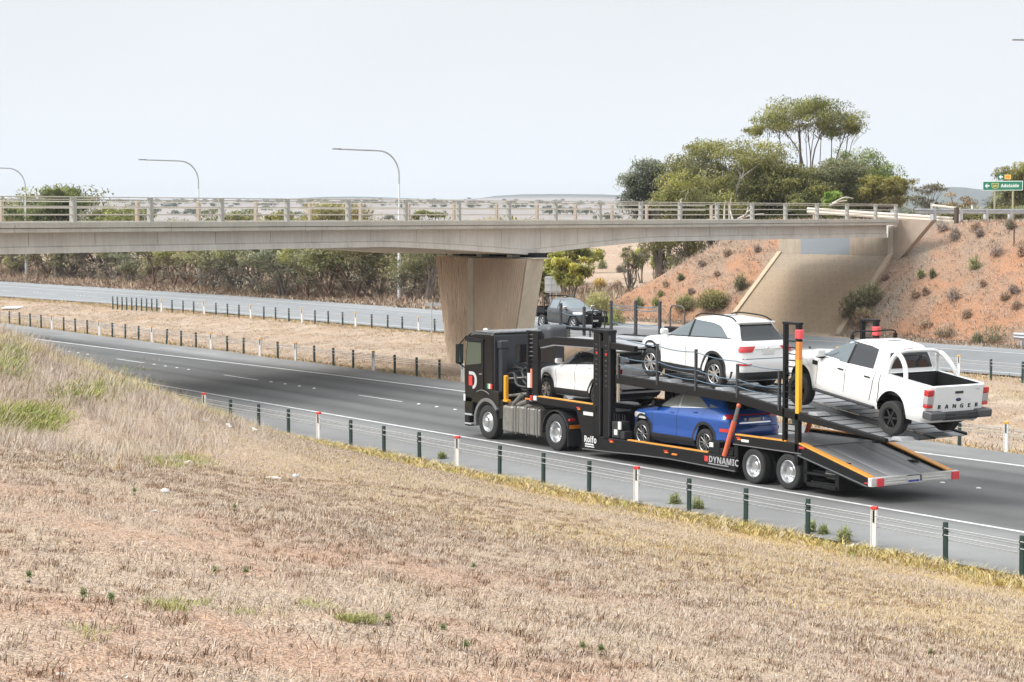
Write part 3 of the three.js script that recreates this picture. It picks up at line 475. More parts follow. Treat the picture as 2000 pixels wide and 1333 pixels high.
{ // back of a sign beyond the far carriageway
  const a = AtN(1064, 556, 74.2), s = thing('road_sign', 'pale back of a square road sign on two posts behind the grey ute', 'road sign', [a[0], 0, -a[1]]);
  s.rotation.y = Math.PI / 2 - 0.5; const y0 = AtN(1064, 572, 74.2)[2], y1 = AtN(1064, 540, 74.2)[2], W = 1.06;
  const sh = new THREE.Shape(), r = 0.08; sh.moveTo(r, y0); sh.lineTo(W - r, y0); sh.quadraticCurveTo(W, y0, W, y0 + r); sh.lineTo(W, y1 - r); sh.quadraticCurveTo(W, y1, W - r, y1); sh.lineTo(r, y1); sh.quadraticCurveTo(0, y1, 0, y1 - r); sh.lineTo(0, y0 + r); sh.quadraticCurveTo(0, y0, r, y0);
  part('panel', new THREE.ExtrudeGeometry(sh, { depth: 0.012, bevelEnabled: false, curveSegments: 5 }), std(0.60, 0.60, 0.60, 0.6, 0.1), s);
  for (const k of [0.1, 0.5, 0.9]) part('stiffener', bx(0.04, W - 0.04, lerp(y0, y1, k) - 0.02, lerp(y0, y1, k) + 0.02, 0.012, 0.04, 0.004), M.galv, s);
  for (const x of [0.36, 0.74]) part('post', cyl(0.032, 0.032, y1 - 0.02 + 0.4, 10).translate(x, (y1 - 0.02 - 0.4) / 2, 0.072), M.galv, s);
}
{ // low sign seen from behind in the median
  const g = ground(843, 669), top = AtN(843, 591.5, g[1]);
  const s = thing('median_sign', 'narrow grey sign on a single post in the median left of the pier', 'road sign', [g[0], 0, -g[1]]); s.rotation.y = 0.6;
  part('panel', bx(-0.36, 0.62, top[2] - 0.2, top[2], -0.04, -0.02, 0.005), std(0.33, 0.34, 0.34, 0.6, 0.2), s);
  part('post', cyl(0.03, 0.03, top[2] - g[2] + 0.3, 10).translate(0, (top[2] + g[2] - 0.3) / 2, 0.01), M.galv, s);
}
// ---------------------------------------------------------------- guard rails
const wBeam = (a, b, depth = 0.05, hh = 0.31) => { // corrugated steel beam from a to b: [x, y, z]
  const A = new THREE.Vector3(...a), B = new THREE.Vector3(...b), d = B.clone().sub(A), side = new THREE.Vector3(-d.z, 0, d.x).normalize(), k = 12, prof = [[-0.5, 0], [-0.42, 0.1], [-0.3, 1], [-0.17, 1], [-0.06, 0.1], [0.06, 0.1], [0.17, 1], [0.3, 1], [0.42, 0.1], [0.5, 0]];
  return grid(k, prof.length - 1, (u, v, i, j) => { const p = A.clone().addScaledVector(d, u).addScaledVector(side, prof[j][1] * depth); return [p.x, p.y + prof[j][0] * hh, p.z]; });
};
const railMat = new THREE.MeshStandardMaterial({ color: col(0.50, 0.52, 0.54), roughness: 0.5, metalness: 0.5, map: dirtMap, side: THREE.DoubleSide });
{
  const at = (px, py, k) => { const x = (k - 9) * BSP; const t = -71.4 - 0.342 * x - 0.0, n = 49.7 + 0.9397 * x; const r = sight(px, py); void r; return [t + 0.35, n]; };
  const r = thing('guard_rail', 'galvanised guard rail on block posts along the road on top of the red embankment', 'guard rail');
  const P = (k, y) => { const q = at(0, 0, k); return [q[0] + (k > 19 ? (k - 19) * 0.05 : 0), y, -q[1]]; };
  const pts = []; for (let k = 19.1; k < 33; k += 1.2) pts.push(k);
  for (let i = 0; i < pts.length - 1; i++) part('beam', wBeam(P(pts[i], 6.50), P(pts[i + 1], 6.50)), railMat, r);
  for (let k = 19.9; k < 33; k += 1.05) { const q = P(k, 0); part('post', bx(-0.10, 0.10, 5.4, 6.66, -0.34, -0.09, 0.012), M.galv, r).position.set(q[0] + 0.05, 0, q[2] + 0.42); }
  for (const k of [21.5, 23.9]) { const q = P(k, 0); const g = part('delineator', bx(-0.05, 0.05, 6.5, 6.84, -0.03, 0.03, 0.01), M.postWhite, r); g.position.set(q[0] - 0.3, 0, q[2]); }
}
{ // loose end piece: pale rail between a grey post and a dark post
  const a = AtN(1822, 401.5, 84.6), b = AtN(1869, 407, 83.3), s = thing('barrier_rail', 'short pale rail between a grey post and a dark timber post on the embankment', 'barrier');
  part('rail', bar([a[0], a[2], -a[1]], [b[0], b[2], -b[1]], 0.075, 0.075, 10), M.railing, s);
  part('post', bx(a[0] - 0.1, a[0] + 0.1, 5.3, a[2] + 0.12, -a[1] - 0.08, -a[1] + 0.08, 0.01), M.postGrey, s);
  part('timber_post', bx(b[0] - 0.1, b[0] + 0.1, 5.2, b[2] + 0.05, -b[1] - 0.1, -b[1] + 0.1, 0.02), M.darkWood, s);
}
{ // rail at the far end of the bridge
  const s = thing('end_rail', 'pale guard rail leading off the far side of the bridge end', 'guard rail');
  const a = AtZ(1577, 411, 124), b = AtZ(1862, 430, 116.5); part('beam', wBeam([a[0], a[2], -a[1]], [b[0], b[2], -b[1]], 0.05, 0.36), new THREE.MeshStandardMaterial({ color: col(0.62, 0.57, 0.49), roughness: 0.7, side: THREE.DoubleSide }), s);
  for (const k of [0.05, 0.3, 0.55, 0.8]) part('post', bx(-0.07, 0.07, 5.5, lerp(a[2], b[2], k) + 0.1, -0.07, 0.07, 0.01), M.farPost, s).position.set(lerp(a[0], b[0], k) - 0.12, 0, -lerp(a[1], b[1], k) - 0.12);
}
{ // end of the rail low on the far verge
  const a = AtN(1981, 660, 73.6), b = AtN(2090, 668, 73.6), s = thing('guard_rail', 'end of a steel guard rail low on the verge at the right edge', 'guard rail');
  part('beam', wBeam([a[0], 0.55, -73.6], [b[0] + 4, 0.55, -73.6]), railMat, s); for (const k of [0.4, 2.4, 4.4]) part('post', bx(-0.06, 0.06, -0.3, 0.72, -0.08, 0.08, 0.01), M.galv, s).position.set(a[0] + k, 0, -73.72);
}
{ // thin steel stake on the bank
  const g = ground(1981, 482), s = thing('steel_stake', 'thin rusty steel stake standing upright on the red bank', 'stake', [g[0], g[2], -g[1]]);
  part('stake', bx(-0.028, 0.028, -0.3, 0.88, -0.028, 0.028, 0.004), std(0.12, 0.07, 0.05, 0.9), s); part('stake_cap', bx(-0.035, 0.035, 0.88, 0.94, -0.035, 0.035, 0.008), std(0.2, 0.09, 0.06, 0.8), s);
}
// ---------------------------------------------------------------- vehicles: shells built from level slices
// local frame: x from nose (negative) to tail (positive), y up from the tyres' ground, z to the left (+) and right (-)
const evaluator = new Evaluator(); evaluator.attributes = ['position', 'normal']; evaluator.useGroups = true;
class Shell {
  constructor(s) { Object.assign(this, s); this.pf = s.pf || (() => 4.5); this.pr = s.pr || (() => 8); }
  zAt(x, y) { const f = this.xf(y), r = this.xr(y), c = (f + r) / 2, a = (r - f) / 2, p = x < c ? this.pf(y) : this.pr(y), q = Math.min(1, Math.abs((x - c) / a)); return this.b(y) * Math.pow(1 - Math.pow(q, p), 1 / p); }
  xAt(z, y, rear) { const f = this.xf(y), r = this.xr(y), c = (f + r) / 2, a = (r - f) / 2, p = rear ? this.pr(y) : this.pf(y), q = Math.min(1, Math.abs(z) / this.b(y)); return c + (rear ? 1 : -1) * a * Math.pow(1 - Math.pow(q, p), 1 / p); }
  nrm(x, z, y) { const f = this.xf(y), r = this.xr(y), c = (f + r) / 2, a = (r - f) / 2, b = this.b(y), p = x < c ? this.pf(y) : this.pr(y), q = (x - c) / a, gx = Math.sign(q) * Math.pow(Math.min(1, Math.abs(q)), p - 1) / a, gz = Math.pow(Math.min(1, z / b), p - 1) / b, l = Math.hypot(gx, gz) || 1; return [gx / l, gz / l]; }
  body() {
    const xl = [0, 0.25, 0.5, 0.68, 0.8, 0.87, 0.91, 0.94], zl = [0.96, 0.93, 0.88, 0.8, 0.66, 0.5, 0.33, 0.16, 0], loop = [];
    const quad = (p) => [...xl.map((x) => [x, Math.pow(1 - Math.pow(x, p), 1 / p)]), ...zl.map((z) => [Math.pow(1 - Math.pow(z, p), 1 / p), z])];
    const ys = this.ys, pos = [], ix = []; let N = 0;
    for (const y of ys) {
      const f = this.xf(y), r = this.xr(y), c = (f + r) / 2, a = (r - f) / 2, b = this.b(y), qr = quad(this.pr(y)), qf = quad(this.pf(y)), ring = [];
      for (const [x, z] of qr) ring.push([c + a * x, b * z]);
      for (let i = qr.length - 2; i >= 0; i--) ring.push([c + a * qr[i][0], -b * qr[i][1]]);
      for (let i = 1; i < qf.length; i++) ring.push([c - a * qf[i][0], -b * qf[i][1]]);
      for (let i = qf.length - 2; i >= 1; i--) ring.push([c - a * qf[i][0], b * qf[i][1]]);
      N = ring.length; for (const q of ring) pos.push(q[0], y, q[1]);
    }
    const R = ys.length;
    for (let j = 0; j < R - 1; j++) for (let i = 0; i < N; i++) { const a = j * N + i, b = j * N + (i + 1) % N, c = a + N, d = b + N; ix.push(a, b, c, b, d, c); }
    const cap = (j, up) => { let x = 0, z = 0; for (let i = 0; i < N; i++) { x += pos[(j * N + i) * 3]; z += pos[(j * N + i) * 3 + 2]; } const k = pos.length / 3; pos.push(x / N, ys[j] + (up ? 0.004 : 0), z / N); for (let i = 0; i < N; i++) up ? ix.push(j * N + i, j * N + (i + 1) % N, k) : ix.push(j * N + (i + 1) % N, j * N + i, k); };
    cap(0, false); cap(R - 1, true);
    const g = new THREE.BufferGeometry(); g.setAttribute('position', new THREE.Float32BufferAttribute(pos, 3)); g.setIndex(ix);
    return toCreasedNormals(g, 0.6);
  }
  // body with round wheel openings (and other cutters) taken out; the cut faces are dark
  cut(paintMat, wheels, extra = []) {
    let A = new Brush(this.body(), paintMat); A.updateMatrixWorld();
    for (const [x, y, r] of wheels) for (const s of [1, -1]) { const g = new THREE.CylinderGeometry(r, r, 0.40, 40); g.deleteAttribute('uv'); g.rotateX(Math.PI / 2); g.translate(x, y, s * (this.b(0.6) - 0.17)); const B = new Brush(g, M.blackDull); B.updateMatrixWorld(); A = evaluator.evaluate(A, B, SUBTRACTION); A.updateMatrixWorld(); }
    for (const g of extra) { g.deleteAttribute('uv'); const B = new Brush(g, M.blackDull); B.updateMatrixWorld(); A = evaluator.evaluate(A, B, SUBTRACTION); A.updateMatrixWorld(); }
    return [A.geometry, A.material];
  }
  // sheet lying on the side between a lower and an upper line of (x, y) points; s = 1 left, -1 right
  side(lo, hi, s, off = 0.006, nu = 10, nv = 5) {
    const at = (l, u) => { const L = [0]; for (let i = 1; i < l.length; i++) L.push(L[i - 1] + Math.hypot(l[i][0] - l[i - 1][0], l[i][1] - l[i - 1][1])); const d = u * L[L.length - 1]; let i = 0; while (i < l.length - 2 && d > L[i + 1]) i++; const k = L[i + 1] > L[i] ? (d - L[i]) / (L[i + 1] - L[i]) : 0; return [lerp(l[i][0], l[i + 1][0], k), lerp(l[i][1], l[i + 1][1], k)]; };
    const g = grid(nu, nv, (u, v) => { const a = at(lo, u), b = at(hi, u), x = lerp(a[0], b[0], v), y = lerp(a[1], b[1], v); const m = this.nrm(x, this.zAt(x, y), y); return [x + m[0] * off, y + off * 0.3, s * (this.zAt(x, y) + m[1] * off)]; });
    if (s < 0) flip(g); return g;
  }
  // sheet on the front or rear between heights y0 and y1, from z-fraction k0 to k1 of the half width (may depend on v)
  end(y0, y1, k0, k1, rear, off = 0.006, nu = 14, nv = 6) {
    const f = (k, v) => typeof k === 'function' ? k(v) : k;
    const g = grid(nu, nv, (u, v) => { const y = lerp(y0, y1, v), z = lerp(f(k0, v), f(k1, v), u) * this.b(y); const x = this.xAt(z, y, rear), m = this.nrm(x, Math.abs(z), y); return [x + m[0] * off, y + off * 0.4, z + Math.sign(z) * m[1] * off]; });
    if (rear) flip(g); return g;
  }
  arch(cx, cy, r0, r1, a0, a1, s, off = 0.012) { const g = grid(26, 2, (u, v) => { const a = lerp(a0, a1, u), r = lerp(r0, r1, v), x = cx + r * Math.cos(a), y = cy + r * Math.sin(a); return [x, y, s * (this.zAt(x, y) + off * (v < 0.1 ? 0.2 : 1))]; }); if (s > 0) flip(g); return g; }
}
function flip(g) { const ix = g.index.array; for (let i = 0; i < ix.length; i += 3) { const t = ix[i]; ix[i] = ix[i + 1]; ix[i + 1] = t; } g.computeVertexNormals(); return g; }
const wheelCache = new Map();
function wheelGeo(r, w, rim, style) {
  const key = [r, w, rim, style].join(); if (wheelCache.has(key)) return wheelCache.get(key);
  const tp = [[rim, -w * 0.42], [rim + 0.02, -w * 0.5], [r * 0.9, -w * 0.5], [r * 0.97, -w * 0.44], [r, -w * 0.36], [r, -w * 0.1], [r - 0.006, -w * 0.09], [r - 0.006, -w * 0.05], [r, -w * 0.04], [r, w * 0.04], [r - 0.006, w * 0.05], [r - 0.006, w * 0.09], [r, w * 0.1], [r, w * 0.36], [r * 0.97, w * 0.44], [r * 0.9, w * 0.5], [rim + 0.02, w * 0.5], [rim, w * 0.42], [rim - 0.006, 0], [rim, -w * 0.42]];
  const tyre = toCreasedNormals(new THREE.LatheGeometry(tp.map((p) => new THREE.Vector2(p[0], p[1])), 44), 0.5); tyre.rotateX(Math.PI / 2);
  const parts = [];
  const lathe = (p) => { const g = new THREE.LatheGeometry(p.map((q) => new THREE.Vector2(q[0], q[1])), 36); g.rotateX(Math.PI / 2); return toCreasedNormals(g, 0.5); };
  if (style === 'truck') { // dished disc with hub and hand holes
    parts.push(lathe([[rim, w * 0.44], [rim - 0.012, w * 0.46], [rim - 0.03, w * 0.36], [rim - 0.045, -w * 0.05], [rim * 0.62, -w * 0.12], [rim * 0.5, -w * 0.06], [rim * 0.42, w * 0.02], [rim * 0.40, w * 0.2], [rim * 0.32, w * 0.27], [0.001, w * 0.28]]));
    for (let k = 0; k < 10; k++) { const a = k * Math.PI / 5; parts.push(put(cyl(0.017, 0.017, 0.04, 6), Math.cos(a) * rim * 0.55, Math.sin(a) * rim * 0.55, -w * 0.05, Math.PI / 2)); }
  } else if (style === 'steer') {
    parts.push(lathe([[rim, w * 0.44], [rim - 0.012, w * 0.46], [rim - 0.03, w * 0.36], [rim - 0.04, w * 0.2], [rim * 0.75, w * 0.34], [rim * 0.55, w * 0.5], [rim * 0.46, w * 0.52], [rim * 0.40, w * 0.48], [rim * 0.38, w * 0.66], [rim * 0.3, w * 0.72], [0.001, w * 0.73]]));
    for (let k = 0; k < 10; k++) { const a = k * Math.PI / 5; parts.push(put(cyl(0.016, 0.016, 0.05, 6), Math.cos(a) * rim * 0.47, Math.sin(a) * rim * 0.47, w * 0.53, Math.PI / 2)); }
  } else { // spoked alloy
    parts.push(lathe([[rim, w * 0.42], [rim - 0.008, w * 0.45], [rim - 0.02, w * 0.40], [rim - 0.03, w * 0.1], [rim - 0.035, -w * 0.3]]));
    const n = style === 'five' ? 5 : style === 'six' ? 6 : 10;
    for (let k = 0; k < n; k++) { const a = k / n * 6.2832, sw = style === 'ten' ? 0.016 : 0.034; for (const off of style === 'five' ? [-0.09, 0.09] : [0]) { const g = slab([[0.03, -sw * 0.8], [rim - 0.012, -sw * 0.55 + off * 0.35], [rim - 0.012, sw * 0.55 + off * 0.35], [0.03, sw * 0.8]], w * 0.25, w * 0.40, 0.005); g.rotateZ(a + off); parts.push(g); } }
    parts.push(put(cyl(0.055, 0.045, 0.03, 16), 0, 0, w * 0.4, Math.PI / 2));
  }
  const back = put(cyl(rim - 0.03, rim - 0.03, 0.02, 24), 0, 0, style === 'truck' ? -w * 0.2 : w * 0.02, Math.PI / 2);
  const o = { tyre, rim: mergeAll(parts), back }; wheelCache.set(key, o); return o;
}
function wheel(parent, x, y, z, s, { r, w = 0.23, rim, style, mat }, name = 'wheel') {
  const g = wheelGeo(r, w, rim, style), o = new THREE.Group(); o.name = name; o.position.set(x, y, z); if (s < 0) o.rotation.y = Math.PI; parent.add(o);
  const spin = (x * 7.3 + y * 3 + 10) % 1.2;
  const t = part('tyre', g.tyre, M.rubber, o), rm = part('rim', g.rim, mat, o), b = part('brake', g.back, M.blackDull, o); for (const q of [rm, b, t]) q.rotation.z = spin; return o;
}
const CS = 0.945; // vehicles are this much smaller in the scene's units than in metres
// body raised on its springs and stretched a little: wheels keep their place
function lift(o, k, up, kz = 1) { for (const c of o.children) { if (c.name === 'wheel') { c.position.z *= kz; continue; } c.scale.y *= k; c.scale.z *= kz; c.position.y = c.position.y * k + up; c.position.z *= kz; } }
function carRoot(name, label, category, tMid, y, nMid, pitch, facing = 1) { const o = thing(name, label, category, [tMid, y, -nMid]); o.scale.setScalar(CS); o.rotation.order = 'YZX'; if (facing < 0) o.rotation.y = Math.PI; o.rotation.z = pitch; return o; }

// a five door sport utility wagon
function wagon(o, c) {
  const { wb, fo, ro, w, H, hood, paint } = c, F = -(wb / 2 + fo), R = wb / 2 + ro, gc = 0.21;
  const s = new Shell({
    xf: table([[gc, F + 0.34], [gc + 0.07, F + 0.14], [0.40, F + 0.03], [0.58, F], [0.76, F + 0.04], [hood - 0.14, F + 0.13], [hood - 0.06, F + 0.32], [hood - 0.01, F + 0.62], [hood + 0.04, F + 0.98], [hood + 0.085, F + 1.22], [hood + 0.13, F + 1.34], [1.28, F + 1.63], [1.42, F + 1.96], [H - 0.13, F + 2.25], [H - 0.06, F + 2.52], [H - 0.02, F + 2.9], [H, F + 3.2]]),
    xr: table([[gc, R - 0.3], [gc + 0.08, R - 0.12], [0.40, R - 0.03], [0.58, R], [0.72, R - 0.012], [0.80, R - 0.045], [1.0, R - 0.085], [1.10, R - 0.13], [1.3, R - 0.35], [H - 0.2, R - 0.54], [H - 0.10, R - 0.64], [H - 0.065, R - 0.71], [H - 0.03, R - 1.15], [H, R - 1.7]]),
    b: table([[gc, w - 0.10], [0.30, w - 0.03], [0.42, w], [0.60, w - 0.022], [0.74, w - 0.012], [0.86, w], [0.94, w - 0.008], [1.02, w - 0.045], [1.10, w - 0.085], [1.3, w - 0.175], [1.45, w - 0.245], [H - 0.11, w - 0.305], [H - 0.06, w - 0.37], [H - 0.025, w - 0.5], [H, w - 0.75]]),
    pf: (y) => lerp(3.6, 5, sstep(0.6, 1.2, y)), pr: (y) => lerp(11, 8, sstep(0.9, 1.3, y)),
    ys: [gc, gc + 0.03, gc + 0.07, 0.33, 0.38, 0.42, 0.47, 0.53, 0.6, 0.67, 0.74, 0.80, 0.86, 0.90, hood - 0.10, hood - 0.07, hood - 0.04, hood - 0.02, hood, hood + 0.02, hood + 0.04, hood + 0.065, hood + 0.09, hood + 0.13, 1.2, 1.27, 1.34, 1.4, 1.46, H - 0.14, H - 0.1, H - 0.075, H - 0.055, H - 0.04, H - 0.028, H - 0.018, H - 0.01, H - 0.004, H].sort((a, b) => a - b).filter((y, i, a) => !i || y - a[i - 1] > 0.003),
  });
  const wf = -wb / 2, wr = wb / 2, r = c.r;
  const [g, m] = s.cut(paint, [[wf, r, r + 0.065], [wr, r, r + 0.065]]);
  part('body', g, m, o);
  const belt = (x) => hood + 0.085 + 0.058 * (x + 0.7);
  const winFront = [[F + 1.50, belt(F + 1.5) + 0.005], [0.16, belt(0.16)]], topF = [[F + 1.92, 1.40], [F + 2.15, H - 0.185], [0.13, H - 0.15]];
  const winRear = [[0.25, belt(0.25)], [c.win2, belt(c.win2)]], topR = [[0.22, H - 0.15], [c.win2 - 0.75, H - 0.165], [c.win2 - 0.42, H - 0.215], [c.win2 - 0.03, belt(c.win2) + 0.035]];
  for (const k of [1, -1]) {
    const d1 = part('front_door', s.side([[F + 1.36, 0.36], [0.2, 0.36]], [[F + 1.36, belt(F + 1.36) - 0.02], [0.2, belt(0.2) - 0.02]], k, 0.004, 16, 14), paint, o);
    part('window', s.side(winFront, topF, k, 0.005, 12, 8), c.glass, d1); part('handle', put(new RoundedBoxGeometry(0.17, 0.028, 0.03, 2, 0.01), -0.02, belt(0) - 0.13, k * (s.zAt(0, belt(0) - 0.13) + 0.018)), c.handle || paint, d1);
    const d2 = part('rear_door', s.side([[0.215, 0.36], [wr - 0.36, 0.36]], [[0.215, belt(0.2) - 0.02], [wr - 0.06, belt(wr) - 0.02]], k, 0.004, 14, 14), paint, o);
    part('window', s.side(winRear, topR, k, 0.005, 14, 8), c.glass, d2); part('handle', put(new RoundedBoxGeometry(0.17, 0.028, 0.03, 2, 0.01), wr - 0.42, belt(wr) - 0.14, k * (s.zAt(wr - 0.42, belt(wr) - 0.14) + 0.018)), c.handle || paint, d2);
    if (c.quarter) part('quarter_window', s.side([[c.win2 + 0.09, belt(c.win2) + 0.01], [c.win2 + 0.5, belt(c.win2 + 0.5) + 0.02]], [[c.win2 + 0.05, H - 0.34], [c.win2 + 0.30, H - 0.40]], k, 0.005, 6, 5), c.glass, o);
    part('pillar_trim', s.side([[0.165, belt(0.2)], [0.245, belt(0.2)]], [[0.135, H - 0.15], [0.215, H - 0.15]], k, 0.0045, 2, 6), c.pillar || M.blackDull, o);
    part('door_seam', [s.side([[F + 1.345, 0.36], [F + 1.36, 0.36]], [[F + 1.345, belt(F + 1.36)], [F + 1.36, belt(F + 1.36)]], k, 0.006, 1, 10), s.side([[0.2, 0.36], [0.215, 0.36]], [[0.2, belt(0.2)], [0.215, belt(0.2)]], k, 0.006, 1, 10), s.side([[wr - 0.36, 0.36], [wr - 0.35, 0.38], [wr - 0.28, 0.66]], [[wr - 0.345, 0.36], [wr - 0.335, 0.38], [wr - 0.265, 0.66]], k, 0.006, 6, 1)], M.seam, o);
    part('belt_trim', s.side([[F + 1.42, belt(F + 1.42) - 0.012], [c.win2 + 0.12, belt(c.win2 + 0.12) - 0.012]], [[F + 1.42, belt(F + 1.42) + 0.008], [c.win2 + 0.12, belt(c.win2 + 0.12) + 0.008]], k, 0.009, 20, 1), c.trim || M.blackDull, o);
    part('sill', s.side([[wf + r + 0.06, gc + 0.01], [wr - r - 0.06, gc + 0.01]], [[wf + r + 0.07, 0.41], [wr - r - 0.07, 0.41]], k, 0.012, 12, 3), M.plastic, o);
    for (const x of [wf, wr]) part('arch_trim', s.arch(x, r, r + 0.058, r + 0.135, -0.35, Math.PI + 0.35, k), M.plastic, o);
    const mz = s.zAt(F + 1.55, belt(F + 1.55)); part('mirror', [put(new RoundedBoxGeometry(0.13, 0.15, 0.22, 3, 0.05), F + 1.52, belt(F + 1.5) + 0.09, k * (mz + 0.15)), bar([F + 1.56, belt(F + 1.5) + 0.01, k * (mz - 0.02)], [F + 1.54, belt(F + 1.5) + 0.04, k * (mz + 0.1)], 0.03)], c.mirror || paint, o);
    for (const x of [wf, wr]) wheel(o, x, r, k * (w - 0.135), k, { r, rim: r * 0.66, style: c.style, mat: c.rim || M.alloy });
    part('headlight', s.end(hood - 0.27, hood - 0.12, (v) => k * lerp(0.60, 0.66, v), k * 0.97, false, 0.008, 8, 3), M.lamp, o);
    if (c.tail) c.tail(o, s, k, R, H);
    if (c.rails) part('roof_rail', tube([[F + 2.35, H - 0.085, k * (w - 0.37)], [F + 2.55, H - 0.01, k * (w - 0.385)], [R - 1.5, H + 0.025, k * (w - 0.40)], [R - 0.85, H - 0.005, k * (w - 0.39)], [R - 0.68, H - 0.075, k * (w - 0.36)]], 0.018, 24, 7), M.blackDull, o);
  }
  part('windscreen', s.end(hood + 0.13, H - 0.13, -0.86, 0.86, false, 0.005, 18, 8), c.glass, o);
  part('grille', s.end(0.55, hood - 0.16, -0.52, 0.52, false, 0.01, 12, 4), M.blackDull, o); part('lower_grille', s.end(0.30, 0.46, -0.7, 0.7, false, 0.008, 12, 3), M.plastic, o);
  part('rear_window', s.end(hood + 0.20, H - 0.15, (v) => -lerp(0.86, 0.80, v), (v) => lerp(0.86, 0.80, v), true, 0.006, 18, 8), c.rearGlass || M.glassDark, o);
  part('spoiler', [bx(R - 0.70, R - 0.53, H - 0.115, H - 0.078, -(w - 0.36), w - 0.36, 0.02)], paint, o);
  part('rear_bumper', s.end(gc + 0.02, c.bumperTop || 0.50, -0.985, 0.985, true, 0.012, 22, 5), M.plastic, o);
  part('bumper_seam', s.end(0.775, 0.79, -0.97, 0.97, true, 0.004, 18, 1), M.seam, o);
  part('number_plate', bx(R - 0.02, R + 0.006, 0.88, 0.99, -0.19, 0.19, 0.004).translate(-0.055, 0, 0), M.plate, o);
  part('underbody', bx(F + 0.5, R - 0.4, 0.16, 0.34, -w + 0.35, w - 0.35, 0.05), M.blackDull, o);
  return s;
}
{ // ---- white wagon on the upper deck
  const o = carRoot('white_wagon', 'white five door wagon with black roof rails on the upper deck of the car trailer', 'car', -39.93, 2.155, 32.25, -0.052);
  wagon(o, { wb: 2.70, fo: 0.90, ro: 1.09, w: 0.94, H: 1.70, hood: 1.0, r: 0.38, paint: M.white, glass: M.glass, win2: 1.72, style: 'five', rails: true, bumperTop: 0.46,
    tail: (o, s, k) => { part('tail_light', s.end(0.935, 1.075, (v) => k * lerp(0.56, 0.46, v), (v) => k * lerp(0.93, 0.955, v), true, 0.012, 24, 4), M.red, o); part('reflector', s.end(0.62, 0.665, k * 0.62, k * 0.96, true, 0.010, 8, 2), M.red, o); } });
  part('badge', put(new THREE.SphereGeometry(0.05, 12, 6), 2.355, 1.035, 0, 0, 0, 0, 0.3, 0.5, 1), M.chrome, o);
  part('tailgate_garnish', bx(2.335, 2.372, 1.0, 1.022, -0.42, 0.42, 0.008), M.chrome, o);
  part('rear_wiper', bar([2.21, 1.17, -0.05], [2.16, 1.2, 0.40], 0.012), M.blackDull, o); lift(o, 1.06, 0.035, 1.02);
}
{ // ---- blue wagon on the lower deck
  const o = carRoot('blue_wagon', 'metallic blue sport utility wagon on the lower deck of the car trailer', 'car', -40.27, 0.385, 32.25, 0);
  const s = wagon(o, { wb: 2.70, fo: 0.86, ro: 0.98, w: 0.935, H: 1.645, hood: 1.0, r: 0.365, paint: M.blue, glass: M.glassPale, pillar: std(0.55, 0.57, 0.58, 0.4, 0.4), win2: 1.35, quarter: true, style: 'ten', rim: std(0.40, 0.41, 0.42, 0.35, 0.8), handle: M.blue, mirror: M.blackDull, trim: M.chrome, bumperTop: 0.40, rearGlass: M.glassDark,
    tail: (o, s, k) => { part('tail_light', s.end(0.985, 1.085, k * 0.56, k * 0.95, true, 0.012, 24, 4), M.red, o); part('reflector', s.end(0.66, 0.74, k * 0.9, k * 0.985, true, 0.010, 6, 2), M.redFlat, o); } });
  part('light_bar', s.end(1.05, 1.08, -0.56, 0.56, true, 0.010, 12, 2), M.red, o);
  part('tailgate_strip', s.end(0.855, 0.885, -0.56, 0.56, true, 0.014, 12, 2), M.chrome, o);
  for (const [i, ch] of [...'HAVAL'].entries()) { const z = (2 - i) * 0.155, g = text(ch, 0.065, 0.006); g.translate(-0.03, 0, 0); g.rotateY(Math.PI / 2); part('letter', g.translate(s.xAt(z, 0.95, true) + 0.004, 0.93, z), M.chrome, o); }
  lift(o, 1.04, 0.02);
}
{ // ---- white wagon at the front of the lower deck
  const o = carRoot('white_hatch', 'white compact wagon at the front of the trailer, half hidden by the black columns', 'car', -44.72, 1.235, 32.25, 0);
  wagon(o, { wb: 2.56, fo: 0.80, ro: 0.78, w: 0.90, H: 1.60, hood: 0.98, r: 0.335, paint: M.white, glass: M.glassDark, win2: 1.42, quarter: true, style: 'five', bumperTop: 0.40,
    tail: (o, s, k) => { part('tail_light', s.end(0.93, 1.05, k * 0.62, k * 0.95, true, 0.010, 10, 4), M.red, o); part('reflector', s.end(0.5, 0.54, k * 0.7, k * 0.92, true, 0.012, 6, 2), M.redFlat, o); } });
  part('bumper_insert', bx(2.03, 2.075, 0.46, 0.52, -0.6, 0.6, 0.01), M.blackDull, o); lift(o, 1.03, 0.01);
}
